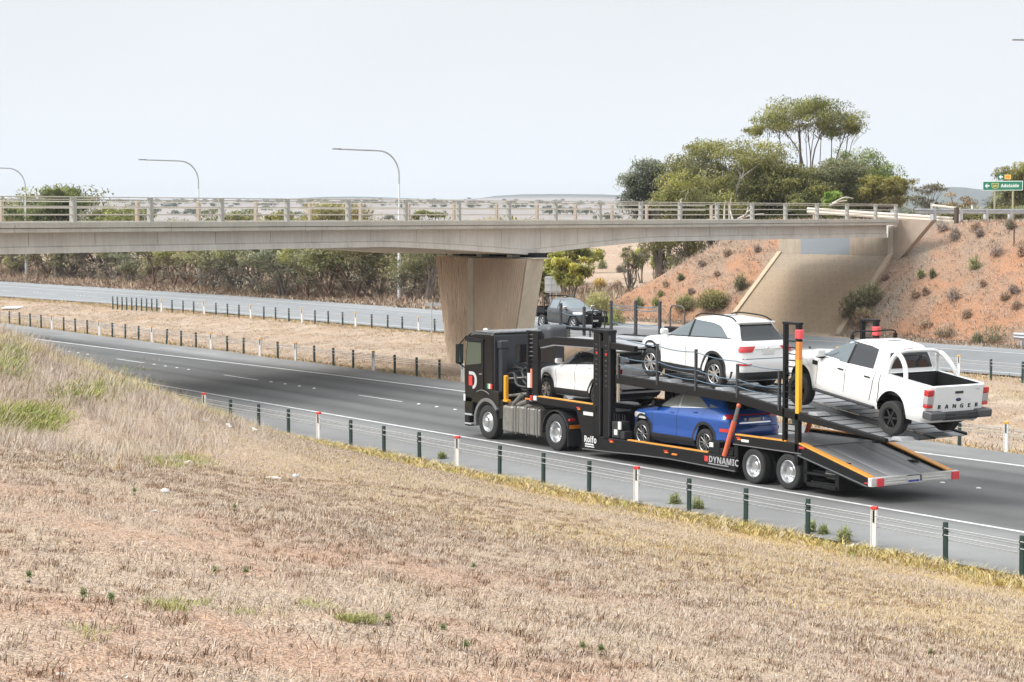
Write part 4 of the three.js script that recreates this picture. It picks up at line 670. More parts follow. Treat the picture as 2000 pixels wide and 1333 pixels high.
// a pickup shell: cab and, when bed is set, a hollow cargo bed
function pickup(o, c) {
  const F = -2.52, R = c.bed ? 2.74 : 1.16, w = 0.92, r = c.r;
  const s = new Shell({
    xf: table([[0.36, F + 0.32], [0.46, F + 0.08], [0.62, F + 0.02], [0.85, F], [0.98, F + 0.05], [1.06, F + 0.17], [1.105, F + 0.45], [1.14, F + 0.85], [1.165, F + 1.15], [1.20, F + 1.34], [1.3, F + 1.52], [1.5, F + 1.88], [1.65, F + 2.16], [1.73, F + 2.4], [1.79, F + 2.75], [1.82, F + 3.1]]),
    xr: lin([[0.36, R - 0.12], [0.5, R - 0.02], [0.56, R], [1.18, R], [1.20, R - 0.02], [1.204, 1.16], [1.24, 1.15], [1.5, 1.10], [1.66, 1.03], [1.74, 0.95], [1.79, 0.75], [1.82, 0.4]]),
    b: table([[0.36, w - 0.05], [0.48, w - 0.01], [0.6, w], [0.82, w - 0.008], [0.96, w + 0.004], [1.06, w - 0.01], [1.20, w - 0.05], [1.3, w - 0.095], [1.5, w - 0.19], [1.64, w - 0.255], [1.72, w - 0.32], [1.78, w - 0.45], [1.82, w - 0.72]]),
    pf: (y) => lerp(4, 5, sstep(0.8, 1.2, y)), pr: (y) => y < 1.202 ? 16 : 9,
    ys: [0.36, 0.4, 0.46, 0.52, 0.6, 0.7, 0.8, 0.88, 0.95, 1.0, 1.04, 1.07, 1.09, 1.11, 1.13, 1.15, 1.17, 1.185, 1.199, 1.203, 1.2045, 1.24, 1.3, 1.37, 1.44, 1.5, 1.56, 1.62, 1.66, 1.695, 1.72, 1.74, 1.76, 1.775, 1.79, 1.80, 1.81, 1.816, 1.82],
  });
  const wf = -1.61, wr = 1.61, extra = []; if (c.bed) extra.push(new THREE.BoxGeometry(1.42, 0.8, 1.46).translate(1.96, 1.14, 0));
  const [g, m] = s.cut(c.paint, c.bed ? [[wf, r + 0.01, r + 0.08], [wr, r + 0.01, r + 0.08]] : [[wf, r + 0.01, r + 0.08]], extra);
  part('body', g, m, o);
  const belt = (x) => 1.185 + 0.03 * (x + 0.8) * (c.bed ? 1 : 0.6);
  for (const k of [1, -1]) {
    const d1 = part('front_door', s.side([[-0.98, 0.52], [-0.02, 0.52]], [[-0.98, 1.16], [-0.02, 1.18]], k, 0.004, 12, 12), c.paint, o);
    part('window', s.side([[-0.92, belt(-0.92)], [-0.04, belt(0)]], [[-0.56, 1.52], [-0.28, 1.665], [-0.04, 1.69]], k, 0.005, 12, 8), c.glass, d1); part('handle', put(new RoundedBoxGeometry(0.19, 0.03, 0.035, 2, 0.01), -0.17, 1.04, k * (s.zAt(-0.17, 1.04) + 0.02)), c.handle || c.paint, d1);
    const d2 = part('rear_door', s.side([[0.0, 0.52], [0.86, 0.52]], [[0.0, 1.18], [0.96, 1.19]], k, 0.004, 12, 12), c.paint, o);
    part('window', s.side([[0.04, belt(0.04)], [0.84, belt(0.84)]], [[0.03, 1.69], [0.5, 1.69], [0.76, 1.66]], k, 0.005, 12, 8), c.glass2 || c.glass, d2); part('handle', put(new RoundedBoxGeometry(0.19, 0.03, 0.035, 2, 0.01), 0.74, 1.04, k * (s.zAt(0.74, 1.04) + 0.02)), c.handle || c.paint, d2);
    part('pillar_trim', s.side([[-0.04, 1.20], [0.04, 1.20]], [[-0.04, 1.69], [0.03, 1.69]], k, 0.0045, 2, 6), M.blackDull, o);
    part('door_seam', [[-0.995, 0], [-0.018, 0], [0.87, 0.09]].map(([x, d]) => s.side([[x, 0.52], [x + 0.014, 0.52]], [[x + d, 1.17], [x + d + 0.014, 1.17]], k, 0.006, 1, 10)), M.seam, o);
    if (c.bed) part('bed_seam', s.side([[1.135, 0.52], [1.155, 0.52]], [[1.135, 1.19], [1.155, 1.19]], k, 0.006, 1, 10), M.seam, o);
    part('side_step', [bx(-1.05, 1.05, 0.36, 0.42, k > 0 ? 0.80 : -0.96, k > 0 ? 0.96 : -0.80, 0.02)], M.plastic, o);
    const mz = s.zAt(-0.9, 1.2); part('mirror', [put(new RoundedBoxGeometry(0.14, 0.19, 0.24, 3, 0.05), -0.93, 1.27, k * (mz + 0.16)), bar([-0.88, 1.19, k * mz], [-0.92, 1.21, k * (mz + 0.1)], 0.03)], c.mirror || c.paint, o);
    part('mirror_base', put(new RoundedBoxGeometry(0.12, 0.04, 0.2, 2, 0.015), -0.92, 1.175, k * (mz + 0.13)), M.blackDull, o);
    for (const x of [wf, wr]) wheel(o, x, r, k * (w - 0.125), k, { r, w: 0.26, rim: r * 0.6, style: 'six', mat: c.rim });
    if (c.trims) for (const x of c.bed ? [wf, wr] : [wf]) part('arch_trim', s.arch(x, r + 0.01, r + 0.075, r + 0.125, -0.15, Math.PI + 0.15, k), M.plastic, o);
  }
  part('windscreen', s.end(1.215, 1.675, (v) => -lerp(0.93, 0.88, v), (v) => lerp(0.93, 0.88, v), false, 0.005, 18, 8), c.screen || c.glass, o);
  part('rear_window', s.end(1.28, 1.62, -0.82, 0.82, true, 0.006, 14, 6), M.glassDark, o);
  part('underbody', bx(-2.0, c.bed ? 2.5 : 1.2, 0.30, 0.46, -0.55, 0.55, 0.05), M.blackDull, o);
  return s;
}
{ // ---- white utility on the raised rear ramp
  const o = carRoot('white_ute', 'white dual cab ute with tailgate lettering on the raised rear of the trailer', 'ute', -34.09, 1.715, 32.25, -0.137);
  const s = pickup(o, { bed: true, paint: M.white, glass: M.glass, glass2: M.glassDark, r: 0.395, rim: M.darkAlloy, handle: M.blackDull });
  // tailgate with its lettering, lamps, bumper, sports bar, roof bar
  const tg = part('tailgate', bx(2.732, 2.755, 0.62, 1.19, -0.735, 0.735, 0.02), M.white, o);
  for (const [i, ch] of [...'RANGER'].entries()) { const g = text(ch, 0.088, 0.008), w = g.boundingBox.max.x; g.translate(-w / 2, 0, 0); g.scale(1.35, 1, 1); g.rotateY(Math.PI / 2); part('letter', g.translate(2.756, 0.70, (2.5 - i) * 0.225), M.blackDull, tg); }
  part('tailgate_handle', put(new RoundedBoxGeometry(0.03, 0.055, 0.24, 2, 0.012), 2.757, 1.05, 0), M.plastic, tg); part('emblem', put(new THREE.SphereGeometry(0.085, 18, 8), 2.756, 0.885, 0, 0, 0, 0, 0.14, 0.48, 1), std(0.04, 0.06, 0.14, 0.3, 0.5), tg);
  part('badge', bx(2.755, 2.762, 1.095, 1.115, -0.62, -0.50, 0.002), M.galv, tg);
  for (const k of [1, -1]) {
    const z0 = k > 0 ? 0.745 : -0.925, z1 = k > 0 ? 0.925 : -0.745;
    const tl = part('tail_light', bx(2.60, 2.752, 0.985, 1.125, z0, z1, 0.02), M.red, o); part('reversing_lamp', bx(2.60, 2.750, 0.80, 0.983, z0, z1, 0.02), std(0.42, 0.40, 0.40, 0.25), tl); part('tail_light_foot', bx(2.60, 2.751, 0.72, 0.798, z0 + (k < 0 ? 0.0 : 0), z1, 0.02), M.red, tl);
    part('bumper_end', bx(2.62, 2.93, 0.48, 0.66, k > 0 ? 0.50 : -0.93, k > 0 ? 0.93 : -0.50, 0.04), std(0.10, 0.105, 0.11, 0.5, 0.4), o);
    part('sports_bar', tube([[1.22, 1.19, k * 0.78], [1.24, 1.45, k * 0.71], [1.28, 1.60, k * 0.655], [1.36, 1.655, k * 0.64], [1.52, 1.60, k * 0.66], [1.74, 1.40, k * 0.72], [1.86, 1.18, k * 0.79]], 0.055, 40, 10), M.white, o);
    part('mud_flap', bx(2.03, 2.06, 0.22, 0.55, k > 0 ? 0.66 : -0.92, k > 0 ? 0.92 : -0.66, 0.008), M.blackDull, o);
  }
  part('sports_bar_hoop', tube([[1.34, 1.65, -0.64], [1.33, 1.70, -0.5], [1.33, 1.715, 0], [1.33, 1.70, 0.5], [1.34, 1.65, 0.64]], 0.042, 24, 10), M.white, o);
  part('bumper_step', [bx(2.70, 2.90, 0.46, 0.62, -0.52, 0.52, 0.02), bx(2.68, 2.92, 0.50, 0.56, -0.6, 0.6, 0.015)], M.plastic, o);
  part('number_plate', bx(2.895, 2.906, 0.485, 0.595, -0.19, 0.19, 0.004), std(0.05, 0.05, 0.05, 0.6), o);
  part('brake_light', bx(0.985, 1.01, 1.675, 1.70, -0.14, 0.14, 0.006), M.red, o);
  part('bed_liner', [bx(1.26, 2.66, 0.742, 0.76, -0.725, 0.725, 0.004), bx(1.254, 1.27, 0.75, 1.16, -0.725, 0.725, 0.004)], M.plastic, o);
  part('roof_bar', [tube([[-0.18, 1.80, -0.68], [-0.18, 1.875, -0.64], [-0.18, 1.885, 0], [-0.18, 1.875, 0.64], [-0.18, 1.80, 0.68]], 0.018, 20, 7), bx(-0.22, -0.14, 1.72, 1.83, 0.62, 0.70, 0.015), bx(-0.22, -0.14, 1.72, 1.83, -0.70, -0.62, 0.015)], M.blackDull, o);
  part('fender_vent', bx(-1.16, -1.0, 0.97, 1.07, 0.92, 0.938, 0.006), M.blackDull, o);
  part('headlight', s.end(0.88, 1.03, 0.68, 0.98, false, 0.008, 8, 3), M.lamp, o); part('headlight', s.end(0.88, 1.03, -0.98, -0.68, false, 0.008, 8, 3), M.lamp, o);
  part('exhaust', bar([1.9, 0.36, -0.5], [2.72, 0.40, -0.55], 0.04), M.galv, o); lift(o, 1.035, 0.12, 1.05);
}
{ // ---- dark grey utility with a flat tray on the far carriageway
  const o = carRoot('grey_ute', 'dark grey dual cab ute with bull bar and black tray on the far carriageway', 'ute', -93.15, 0.0, 65.35, 0, -1);
  const s = pickup(o, { bed: false, paint: M.grey, glass: new THREE.MeshPhysicalMaterial({ color: col(0.20, 0.235, 0.26), roughness: 0.06, ior: 1.7 }), screen: new THREE.MeshPhysicalMaterial({ color: col(0.16, 0.21, 0.23), roughness: 0.06, ior: 1.8 }), r: 0.39, rim: M.alloy, trims: true, mirror: M.chrome });
  part('tray', [bx(1.28, 2.95, 0.86, 0.98, -0.93, 0.93, 0.02), bx(1.28, 2.95, 0.98, 1.22, 0.90, 0.935, 0.008), bx(1.28, 2.95, 0.98, 1.22, -0.935, -0.90, 0.008), bx(2.92, 2.95, 0.98, 1.22, -0.93, 0.93, 0.008)], M.blackDull, o);
  part('tray_rail', [tube([[1.34, 0.98, -0.88], [1.33, 1.72, -0.84], [1.32, 1.86, -0.7], [1.32, 1.88, 0], [1.32, 1.86, 0.7], [1.33, 1.72, 0.84], [1.34, 0.98, 0.88]], 0.03, 40, 7), bar([1.33, 1.45, -0.86], [1.33, 1.45, 0.86], 0.02)], M.blackDull, o);
  part('side_locker', [bx(1.85, 2.6, 0.55, 0.86, 0.62, 0.92, 0.02), bx(1.85, 2.6, 0.55, 0.86, -0.92, -0.62, 0.02)].slice(0, 0).concat([bx(2.1, 2.8, 0.62, 0.86, -0.9, 0.9, 0.02)]), M.plastic, o);
  part('mudguard', [1, -1].map((k) => put(new THREE.CylinderGeometry(0.47, 0.47, 0.3, 20, 1, true, -1.2, 2.4), 1.61, 0.42, k * 0.76, Math.PI / 2, 0, 0)), new THREE.MeshStandardMaterial({ color: col(0.02, 0.02, 0.02), roughness: 0.7, side: THREE.DoubleSide }), o);
  for (const k of [1, -1]) { part('headlight', s.end(0.90, 1.03, k * 0.66, k * 0.985, false, 0.012, 8, 3), M.lamp, o); part('fog_lamp', put(new THREE.SphereGeometry(0.07, 12, 8), -2.55, 0.70, k * 0.66, 0, 0, 0, 0.5, 0.7, 1.2), M.lamp, o); part('indicator', bx(-2.585, -2.55, 0.86, 0.90, k > 0 ? 0.55 : -0.75, k > 0 ? 0.75 : -0.55, 0.01), M.lamp, o); }
  part('grille', s.end(0.80, 1.04, -0.60, 0.60, false, 0.012, 10, 3), M.blackDull, o); part('emblem', put(new THREE.TorusGeometry(0.06, 0.012, 6, 18), -2.55, 0.955, 0, 0, Math.PI / 2, 0, 1.3, 0.9, 1), M.chrome, o);
  part('bull_bar', [bx(-2.62, -2.44, 0.44, 0.80, -0.9, 0.9, 0.04), tube([[-2.5, 0.6, -0.84], [-2.62, 1.0, -0.76], [-2.62, 1.09, -0.6], [-2.63, 1.1, 0], [-2.62, 1.09, 0.6], [-2.62, 1.0, 0.76], [-2.5, 0.6, 0.84]], 0.032, 30, 8), bar([-2.62, 0.7, -0.42], [-2.63, 1.1, -0.42], 0.028), bar([-2.62, 0.7, 0.42], [-2.63, 1.1, 0.42], 0.028)], M.black, o);
  part('number_plate', bx(-2.635, -2.62, 0.50, 0.60, -0.18, 0.18, 0.004), M.plate, o);
  part('antenna', [bar([-2.6, 0.9, 0.8], [-2.66, 1.9, 0.8], 0.008), bar([-2.6, 0.9, -0.8], [-2.66, 1.9, -0.8], 0.008)], M.blackDull, o);
}
// ---------------------------------------------------------------- prime mover and car trailer
// built in (t, y, w): t along the road, w = metres across from the near side (n - 31)
const bt = (t0, t1, y0, y1, w0, w1, r = 0.012) => bx(t0, t1, y0, y1, -w1, -w0, r);
const pl = (pts, w0, w1, b = 0) => slab(pts, -w1, -w0, b);
const shiftAll = (o, T) => { for (const c of o.children) c.position.x -= T; };
{
  const T = -47, o = thing('prime_mover', 'black cab over prime mover with white and red letter D on its door', 'truck', [T, 0, -31]);
  // cab
  const cabShape = [[-49.42, 0.98], [-49.46, 1.5], [-49.44, 2.0], [-49.30, 2.78], [-49.16, 2.92], [-48.95, 2.97], [-48.05, 2.99], [-47.97, 2.94], [-47.95, 1.0]];
  part('cab', [pl(cabShape, 0.02, 2.48, 0.05)], M.cab, o);
  const door = part('door', pl([[-49.38, 1.20], [-48.42, 1.20], [-48.42, 2.80], [-49.24, 2.80], [-49.40, 1.95]], -0.004, 0.03, 0.004), M.cab, o);
  part('window', pl([[-49.34, 2.02], [-48.52, 2.12], [-48.52, 2.70], [-49.22, 2.70]], -0.010, 0.0), new THREE.MeshPhysicalMaterial({ color: col(0.10, 0.12, 0.09), roughness: 0.05, ior: 1.7 }), door);
  part('window_visor', pl([[-49.36, 2.72], [-48.40, 2.72], [-48.38, 2.80], [-49.26, 2.84]], -0.03, 0.02, 0.006), M.blackDull, door);
  part('handle', bt(-48.62, -48.48, 1.80, 1.835, -0.025, 0.0, 0.008), M.chrome, door);
  const cx = -48.97, cy = 1.62; // emblem: red block and a silver half ring that together read as a D
  part('emblem_block', bt(cx - 0.20, cx - 0.02, cy - 0.16, cy + 0.12, -0.0105, 0.0, 0), M.redFlat, door);
  const ds = new THREE.Shape(); ds.moveTo(cx - 0.19, cy + 0.24); ds.lineTo(cx + 0.0, cy + 0.24); ds.bezierCurveTo(cx + 0.3, cy + 0.22, cx + 0.3, cy - 0.24, cx + 0.0, cy - 0.25); ds.lineTo(cx + 0.0, cy - 0.17); ds.bezierCurveTo(cx + 0.15, cy - 0.15, cx + 0.15, cy + 0.14, cx, cy + 0.15); ds.lineTo(cx - 0.19, cy + 0.15);
  part('emblem_ring', new THREE.ExtrudeGeometry(ds, { depth: 0.006, bevelEnabled: false, curveSegments: 10 }).translate(0, 0, 0.0045), std(0.62, 0.62, 0.62, 0.45, 0.2), door);
  // windscreen, front, mirrors
  part('windscreen', [(() => { const g = grid(8, 6, (u, v) => { const y = lerp(1.95, 2.76, v), w = lerp(0.12, 2.38, u); return [lerp(-49.455, -49.31, v) - 0.006, y, -w]; }); return g; })()], M.glassDark, o);
  part('sun_visor', pl([[-49.5, 2.72], [-49.28, 2.88], [-49.28, 2.93], [-49.55, 2.78]], 0.1, 2.4, 0.01), M.blackDull, o);
  part('mirror', [bt(-49.66, -49.48, 2.05, 2.62, -0.16, 0.02, 0.03)], M.blackDull, o); part('mirror_glass', bt(-49.482, -49.475, 2.10, 2.58, -0.14, 0.0, 0.002), new THREE.MeshPhysicalMaterial({ color: col(0.35, 0.45, 0.45), roughness: 0.05, metalness: 0.9 }), o); part('mirror_arm', [bar([-49.57, 2.62, 0.06], [-49.35, 2.86, -0.04], 0.018), bar([-49.57, 2.05, 0.06], [-49.4, 1.95, 0], 0.018)], M.blackDull, o);
  part('mirror', bt(-49.66, -49.48, 2.05, 2.62, 2.5, 2.66, 0.03), M.blackDull, o);
  part('lower_cab', [bt(-49.44, -48.98, 0.62, 1.16, 0.0, 2.5, 0.05), bt(-49.47, -49.2, 0.28, 0.66, 0.02, 2.48, 0.05), bt(-47.66, -47.45, 0.62, 1.16, 0.03, 0.6, 0.03)], M.cab, o);
  part('cab_skirt', pl([[-49.40, 0.98], [-47.62, 0.98], [-47.62, 1.38], [-47.97, 1.40], [-49.43, 1.24]], 0.0, 0.5, 0.015), M.cab, o);
  part('headlight', bt(-49.48, -49.36, 0.98, 1.2, -0.01, 0.35, 0.03), M.lamp, o); part('headlight', bt(-49.48, -49.36, 0.98, 1.2, 2.15, 2.5, 0.03), M.lamp, o);
  part('step', [bt(-49.38, -49.02, 0.60, 0.65, -0.02, 0.3, 0.01), bt(-49.38, -49.04, 0.34, 0.38, -0.02, 0.3, 0.01)], M.galv, o);
  const fender = []; for (let k = 0; k <= 18; k++) { const a = lerp(Math.PI + 0.25, 0.62, k / 18); fender.push([-48.22 + 0.66 * Math.cos(a), 0.50 + 0.66 * Math.sin(a)]); } for (let k = 18; k >= 0; k--) { const a = lerp(Math.PI + 0.25, 0.62, k / 18); fender.push([-48.22 + 0.56 * Math.cos(a), 0.50 + 0.56 * Math.sin(a)]); }
  part('fender', pl(fender, -0.03, 0.42, 0.01), std(0.16, 0.16, 0.16, 0.6), o); part('fender_far', pl(fender, 2.08, 2.53, 0.01), std(0.16, 0.16, 0.16, 0.6), o);
  part('arch_highlight', tube([[-48.75, 1.30, 0.012], [-48.55, 1.36, 0.014], [-48.3, 1.35, 0.014], [-48.1, 1.28, 0.012]], 0.014, 14, 6), std(0.2, 0.2, 0.2, 0.35), o);
  // flag sticker low on the cab
  const fy = 1.43; for (const [i, m] of [std(0.03, 0.30, 0.10, 0.5), M.whitePaint, M.redFlat].entries()) part('sticker', bt(-48.22 + i * 0.085, -48.137 + i * 0.085, fy, fy + 0.14, -0.006, 0.02, 0), m, o);
  // rear wall of the cab: windows, air intake, roof ribs
  part('roof_panel', bt(-49.0, -48.0, 2.985, 3.02, 0.12, 2.38, 0.015), new THREE.MeshPhysicalMaterial({ color: col(0.16, 0.165, 0.17), roughness: 0.25, clearcoat: 1 }), o);  // black roof; its grey base colour stands in for reflected sky
  for (let k = 0; k < 9; k++) part('roof_rib', bt(-48.95, -48.02, 3.02, 3.035, 0.3 + k * 0.23, 0.42 + k * 0.23, 0.006), std(0.24, 0.245, 0.25, 0.3), o);
  part('rear_panel', bt(-47.955, -47.925, 1.3, 2.93, 0.06, 2.44, 0.01), std(0.05, 0.055, 0.065, 0.35, 0.2), o);
  part('rear_window', bt(-47.93, -47.915, 2.12, 2.66, 0.78, 1.34, 0.01), M.glassDark, o); part('rear_window', bt(-47.93, -47.915, 2.12, 2.66, 1.5, 2.06, 0.01), M.glassDark, o);
  part('air_intake', [bt(-47.92, -47.72, 1.2, 2.62, 0.16, 0.36, 0.05), bt(-47.92, -47.7, 2.55, 2.80, 0.12, 0.42, 0.05)], std(0.035, 0.037, 0.045, 0.5), o);
  part('roof_fairing', [put(new RoundedBoxGeometry(0.72, 0.50, 0.72, 4, 0.16), -47.98, 2.93, -2.08)], std(0.075, 0.08, 0.09, 0.4), o);
  part('roof_beacon', [put(new THREE.SphereGeometry(0.07, 10, 8), -48.95, 3.03, -0.42, 0, 0, 0, 1.3, 0.8, 1)], M.plate, o);
  // chassis and everything bolted on behind the cab
  part('chassis', [bt(-49.2, -43.9, 0.62, 0.86, 0.72, 0.82), bt(-49.2, -43.9, 0.62, 0.86, 1.68, 1.78), bt(-48.4, -48.2, 0.4, 0.6, 0.3, 2.2), bt(-45.0, -44.75, 0.38, 0.58, 0.3, 2.2), bt(-47.7, -45.8, 0.86, 0.95, 0.4, 2.1)], M.blackDull, o);
  part('engine_box', [bt(-47.9, -47.0, 0.9, 1.55, 0.7, 1.8, 0.06), bt(-46.95, -46.6, 0.9, 1.6, 0.45, 0.95, 0.06), bt(-47.6, -46.7, 1.5, 1.66, 0.55, 2.0, 0.04)], M.blackDull, o);
  const r = rng(91), hoses = []; for (let k = 0; k < 14; k++) { const y = 1.1 + r() * 1.0, w = 0.3 + r() * 0.5; hoses.push(tube([[-47.85, y, -w], [-47.5, y + (r() - 0.5) * 0.3, -w - r() * 0.2], [-47.0, y - 0.1 + (r() - 0.5) * 0.3, -w + 0.1], [-46.3, 1.25 + r() * 0.4, -w - 0.2]], 0.018 + 0.02 * r(), 18, 6)); } part('hoses', hoses, std(0.06, 0.06, 0.062, 0.5, 0.2), o);
  part('pipework', [bar([-47.8, 1.72, -0.3], [-46.5, 1.85, -0.5], 0.03), bar([-47.6, 1.25, -0.25], [-46.4, 1.42, -0.3], 0.045), bar([-47.2, 1.0, -0.15], [-46.75, 1.35, -0.2], 0.06), bar([-46.95, 1.05, -0.2], [-46.5, 1.2, -0.22], 0.07)], std(0.22, 0.21, 0.19, 0.5, 0.4), o);
  part('yellow_pole', [bt(-47.37, -47.25, 1.14, 1.86, -0.02, 0.10, 0.045), bt(-47.39, -47.17, 1.12, 1.19, -0.02, 0.12, 0.025)], std(0.80, 0.36, 0.02, 0.45), o, 'upright yellow guard behind the cab');
  const tank = [bt(-47.52, -46.98, 0.27, 1.03, 0.03, 0.66, 0.08)]; for (let k = 0; k < 5; k++) tank.push(bt(-46.95 + k * 0.262, -46.70 + k * 0.262, 0.29, 1.05, 0.03, 0.66, 0.06));
  part('fuel_tank', tank, std(0.34, 0.33, 0.30, 0.45, 0.5, { map: dirtMap }), o); part('tank_strap', [-46.83, -46.3, -45.78].map((t) => bt(t, t + 0.05, 0.27, 1.07, 0.015, 0.68, 0.01)), std(0.16, 0.16, 0.16, 0.5, 0.4), o);
  part('battery_box', bt(-47.5, -45.7, 1.03, 1.12, 0.2, 0.8, 0.03), std(0.18, 0.17, 0.15, 0.6, 0.3), o);
  part('fifth_wheel', [bt(-45.4, -44.3, 0.94, 1.02, 0.7, 1.8, 0.03)], M.blackDull, o);
  const mg = []; for (let k = 0; k <= 22; k++) { const a = lerp(Math.PI + 0.1, 0.15, k / 22); mg.push([-44.87 + 0.63 * Math.cos(a), 0.49 + 0.60 * Math.sin(a)]); } for (let k = 22; k >= 0; k--) { const a = lerp(Math.PI + 0.1, 0.15, k / 22); mg.push([-44.87 + 0.60 * Math.cos(a), 0.49 + 0.57 * Math.sin(a)]); }
  part('mudguard', pl(mg, 0.0, 0.66, 0.004), M.plastic, o); part('mudguard_far', pl(mg, 1.84, 2.5, 0.004), M.plastic, o);
  part('mud_flap', bt(-44.28, -44.26, 0.16, 0.78, 0.0, 0.62, 0.004), M.plastic, o); part('flap_stripe', bt(-44.256, -44.25, 0.63, 0.73, 0.04, 0.58, 0), M.amber, o); part('tail_light', bt(-44.27, -44.2, 0.84, 0.9, 0.02, 0.2, 0.01), M.red, o);
  for (const [t, rr, st, w] of [[-48.22, 0.485, 'steer', 0.3], [-44.87, 0.495, 'truck', 0.3]]) { wheel(o, t, rr, -0.16, 1, { r: rr, w, rim: 0.285, style: st, mat: M.alloy }); wheel(o, t, rr, -2.34, -1, { r: rr, w, rim: 0.285, style: st, mat: M.alloy }); if (st === 'truck') { wheel(o, t, rr, -0.52, 1, { r: rr, w, rim: 0.285, style: st, mat: M.blackDull }); wheel(o, t, rr, -1.98, -1, { r: rr, w, rim: 0.285, style: st, mat: M.blackDull }); } }
  shiftAll(o, T);
}
{
  const T = -39, o = thing('car_trailer', 'black two deck car carrying trailer with lowered rear ramp and yellow edges', 'trailer', [T, 0, -31]);
  const both = (f) => [f(0), f(1)].flat(); const W = 2.5;
  const near = (w0, w1) => (k) => k ? [W - w1, W - w0] : [w0, w1];
  // lower side beams, in one bent plate per side
  const low = [[-43.9, 1.19], [-43.62, 0.56], [-38.3, 0.56], [-37.36, 0.56], [-37.36, 0.22], [-38.6, 0.245], [-41.2, 0.235], [-42.4, 0.20], [-43.62, 0.16]];
  for (const k of [0, 1]) { const [a, b] = near(0.02, 0.14)(k); part('side_beam', pl([[-43.62, 0.56], [-37.36, 0.56], [-37.36, 0.22], [-38.6, 0.245], [-39.9, 0.27], [-41.2, 0.245], [-42.4, 0.20], [-43.62, 0.17]], a, b, 0.012), M.black, o); part('beam_edge', pl([[-37.36, 0.24], [-38.6, 0.262], [-39.9, 0.287], [-41.2, 0.262], [-42.4, 0.217], [-43.62, 0.187], [-43.62, 0.162], [-42.4, 0.192], [-41.2, 0.237], [-39.9, 0.262], [-38.6, 0.237], [-37.36, 0.213]], a - (k ? 0 : 0.02), b + (k ? 0.02 : 0)), std(0.16, 0.16, 0.165, 0.5, 0.3), o); }
  for (const k of [0, 1]) { const [a, b] = near(0.02, 0.14)(k); part('yellow_edge', bt(-41.66, -38.42, 0.562, 0.592, a, b, 0.006), M.orange, o); }
  part('floor_plate', [bt(-43.5, -37.4, 0.30, 0.36, 0.14, 2.36)], M.blackDull, o);
  part('wheel_track', bt(-42.4, -37.4, 0.36, 0.385, 0.2, 0.85), M.deck, o); part('wheel_track', bt(-42.4, -37.4, 0.36, 0.385, 1.65, 2.3), M.deck, o);
  // raised front deck over the drive wheels
  for (const k of [0, 1]) { const [a, b] = near(0.0, 0.12)(k); part('front_beam', pl([[-45.72, 1.38], [-43.0, 1.36], [-43.0, 1.17], [-45.4, 1.19], [-45.72, 1.24]], a, b, 0.012), M.black, o); part('neck_panel', pl([[-43.9, 1.18], [-43.1, 1.18], [-43.1, 0.5], [-43.64, 0.18], [-43.66, 0.55]], a + 0.01, b, 0.01), M.black, o); part('yellow_edge', pl([[-45.68, 1.382], [-43.15, 1.362], [-43.15, 1.392], [-45.68, 1.412]], a + 0.0, b, 0.004), M.orange, o); }
  part('front_floor', [bt(-46.3, -42.6, 1.12, 1.20, 0.12, 2.38)], M.blackDull, o); part('wheel_track', bt(-46.4, -42.6, 1.20, 1.235, 0.2, 0.85), M.deck, o); part('wheel_track', bt(-46.4, -42.6, 1.20, 1.235, 1.65, 2.3), M.deck, o);
  part('king_frame', [bt(-45.8, -43.2, 1.0, 1.12, 0.6, 1.9), bt(-43.5, -42.6, 0.35, 1.12, 0.2, 2.3)], M.blackDull, o);
  part('front_lamp', [bt(-46.30, -45.95, 1.27, 1.31, -0.01, 0.2, 0.01)], M.amber, o); part('front_lamp', bt(-46.06, -45.94, 1.26, 1.40, -0.02, 0.1, 0.02), M.red, o); part('white_box', bt(-45.90, -45.74, 1.27, 1.40, -0.015, 0.1, 0.02), M.plate, o);
  // front ladder frames
  for (const k of [0, 1]) {
    const [a, b] = near(0.02, 0.14)(k);
    const lad = part('front_ladder', [bt(-46.28, -46.17, 1.3, 3.12, a, b), bt(-45.98, -45.72, 1.3, 3.14, a, b, 0.02), bt(-46.3, -45.7, 3.10, 3.16, a, b)], M.black, o);
    for (let q = 0; q < 15; q++) part('rung', bt(-46.17, -45.98, 1.42 + q * 0.115, 1.452 + q * 0.115, a + 0.03, b - 0.03, 0.008), q > 8 ? std(0.10, 0.10, 0.105, 0.5) : M.blackDull, lad);
    part('hazard_board', [bt(-46.22, -46.08, 1.60, 2.0, a - 0.004, a + 0.02, 0.004)], std(0.75, 0.72, 0.68, 0.5), lad); part('hazard_stripe', bt(-46.078, -45.99, 1.6, 2.12, a - 0.004, a + 0.02, 0.004), std(0.62, 0.22, 0.14, 0.5), lad);
    // twin lifting columns
    const c2 = part('lift_column', [bt(-43.15, -42.86, 0.5, 3.30, a, b + 0.12, 0.02), bt(-42.72, -42.46, 0.5, 3.28, a, b + 0.12, 0.02), bt(-42.9, -42.66, 0.5, 3.2, a + 0.10, b + 0.08, 0.01), bt(-43.17, -42.44, 3.26, 3.34, a - 0.01, b + 0.13, 0.02)], M.black, o);
    part('column_lamp', [bt(-43.02, -42.94, 2.70, 2.76, a - 0.012, a + 0.02, 0.008), bt(-42.62, -42.53, 2.68, 2.74, a - 0.012, a + 0.02, 0.008)], M.red, c2);
    const holes = []; for (let q = 0; q < 9; q++) holes.push(bt(-43.06, -42.96, 1.9 + q * 0.13, 1.93 + q * 0.13, a - 0.003, a + 0.01, 0), bt(-42.63, -42.54, 1.88 + q * 0.13, 1.91 + q * 0.13, a - 0.003, a + 0.01, 0)); part('pin_hole', holes, std(0.07, 0.055, 0.05, 0.6), c2);
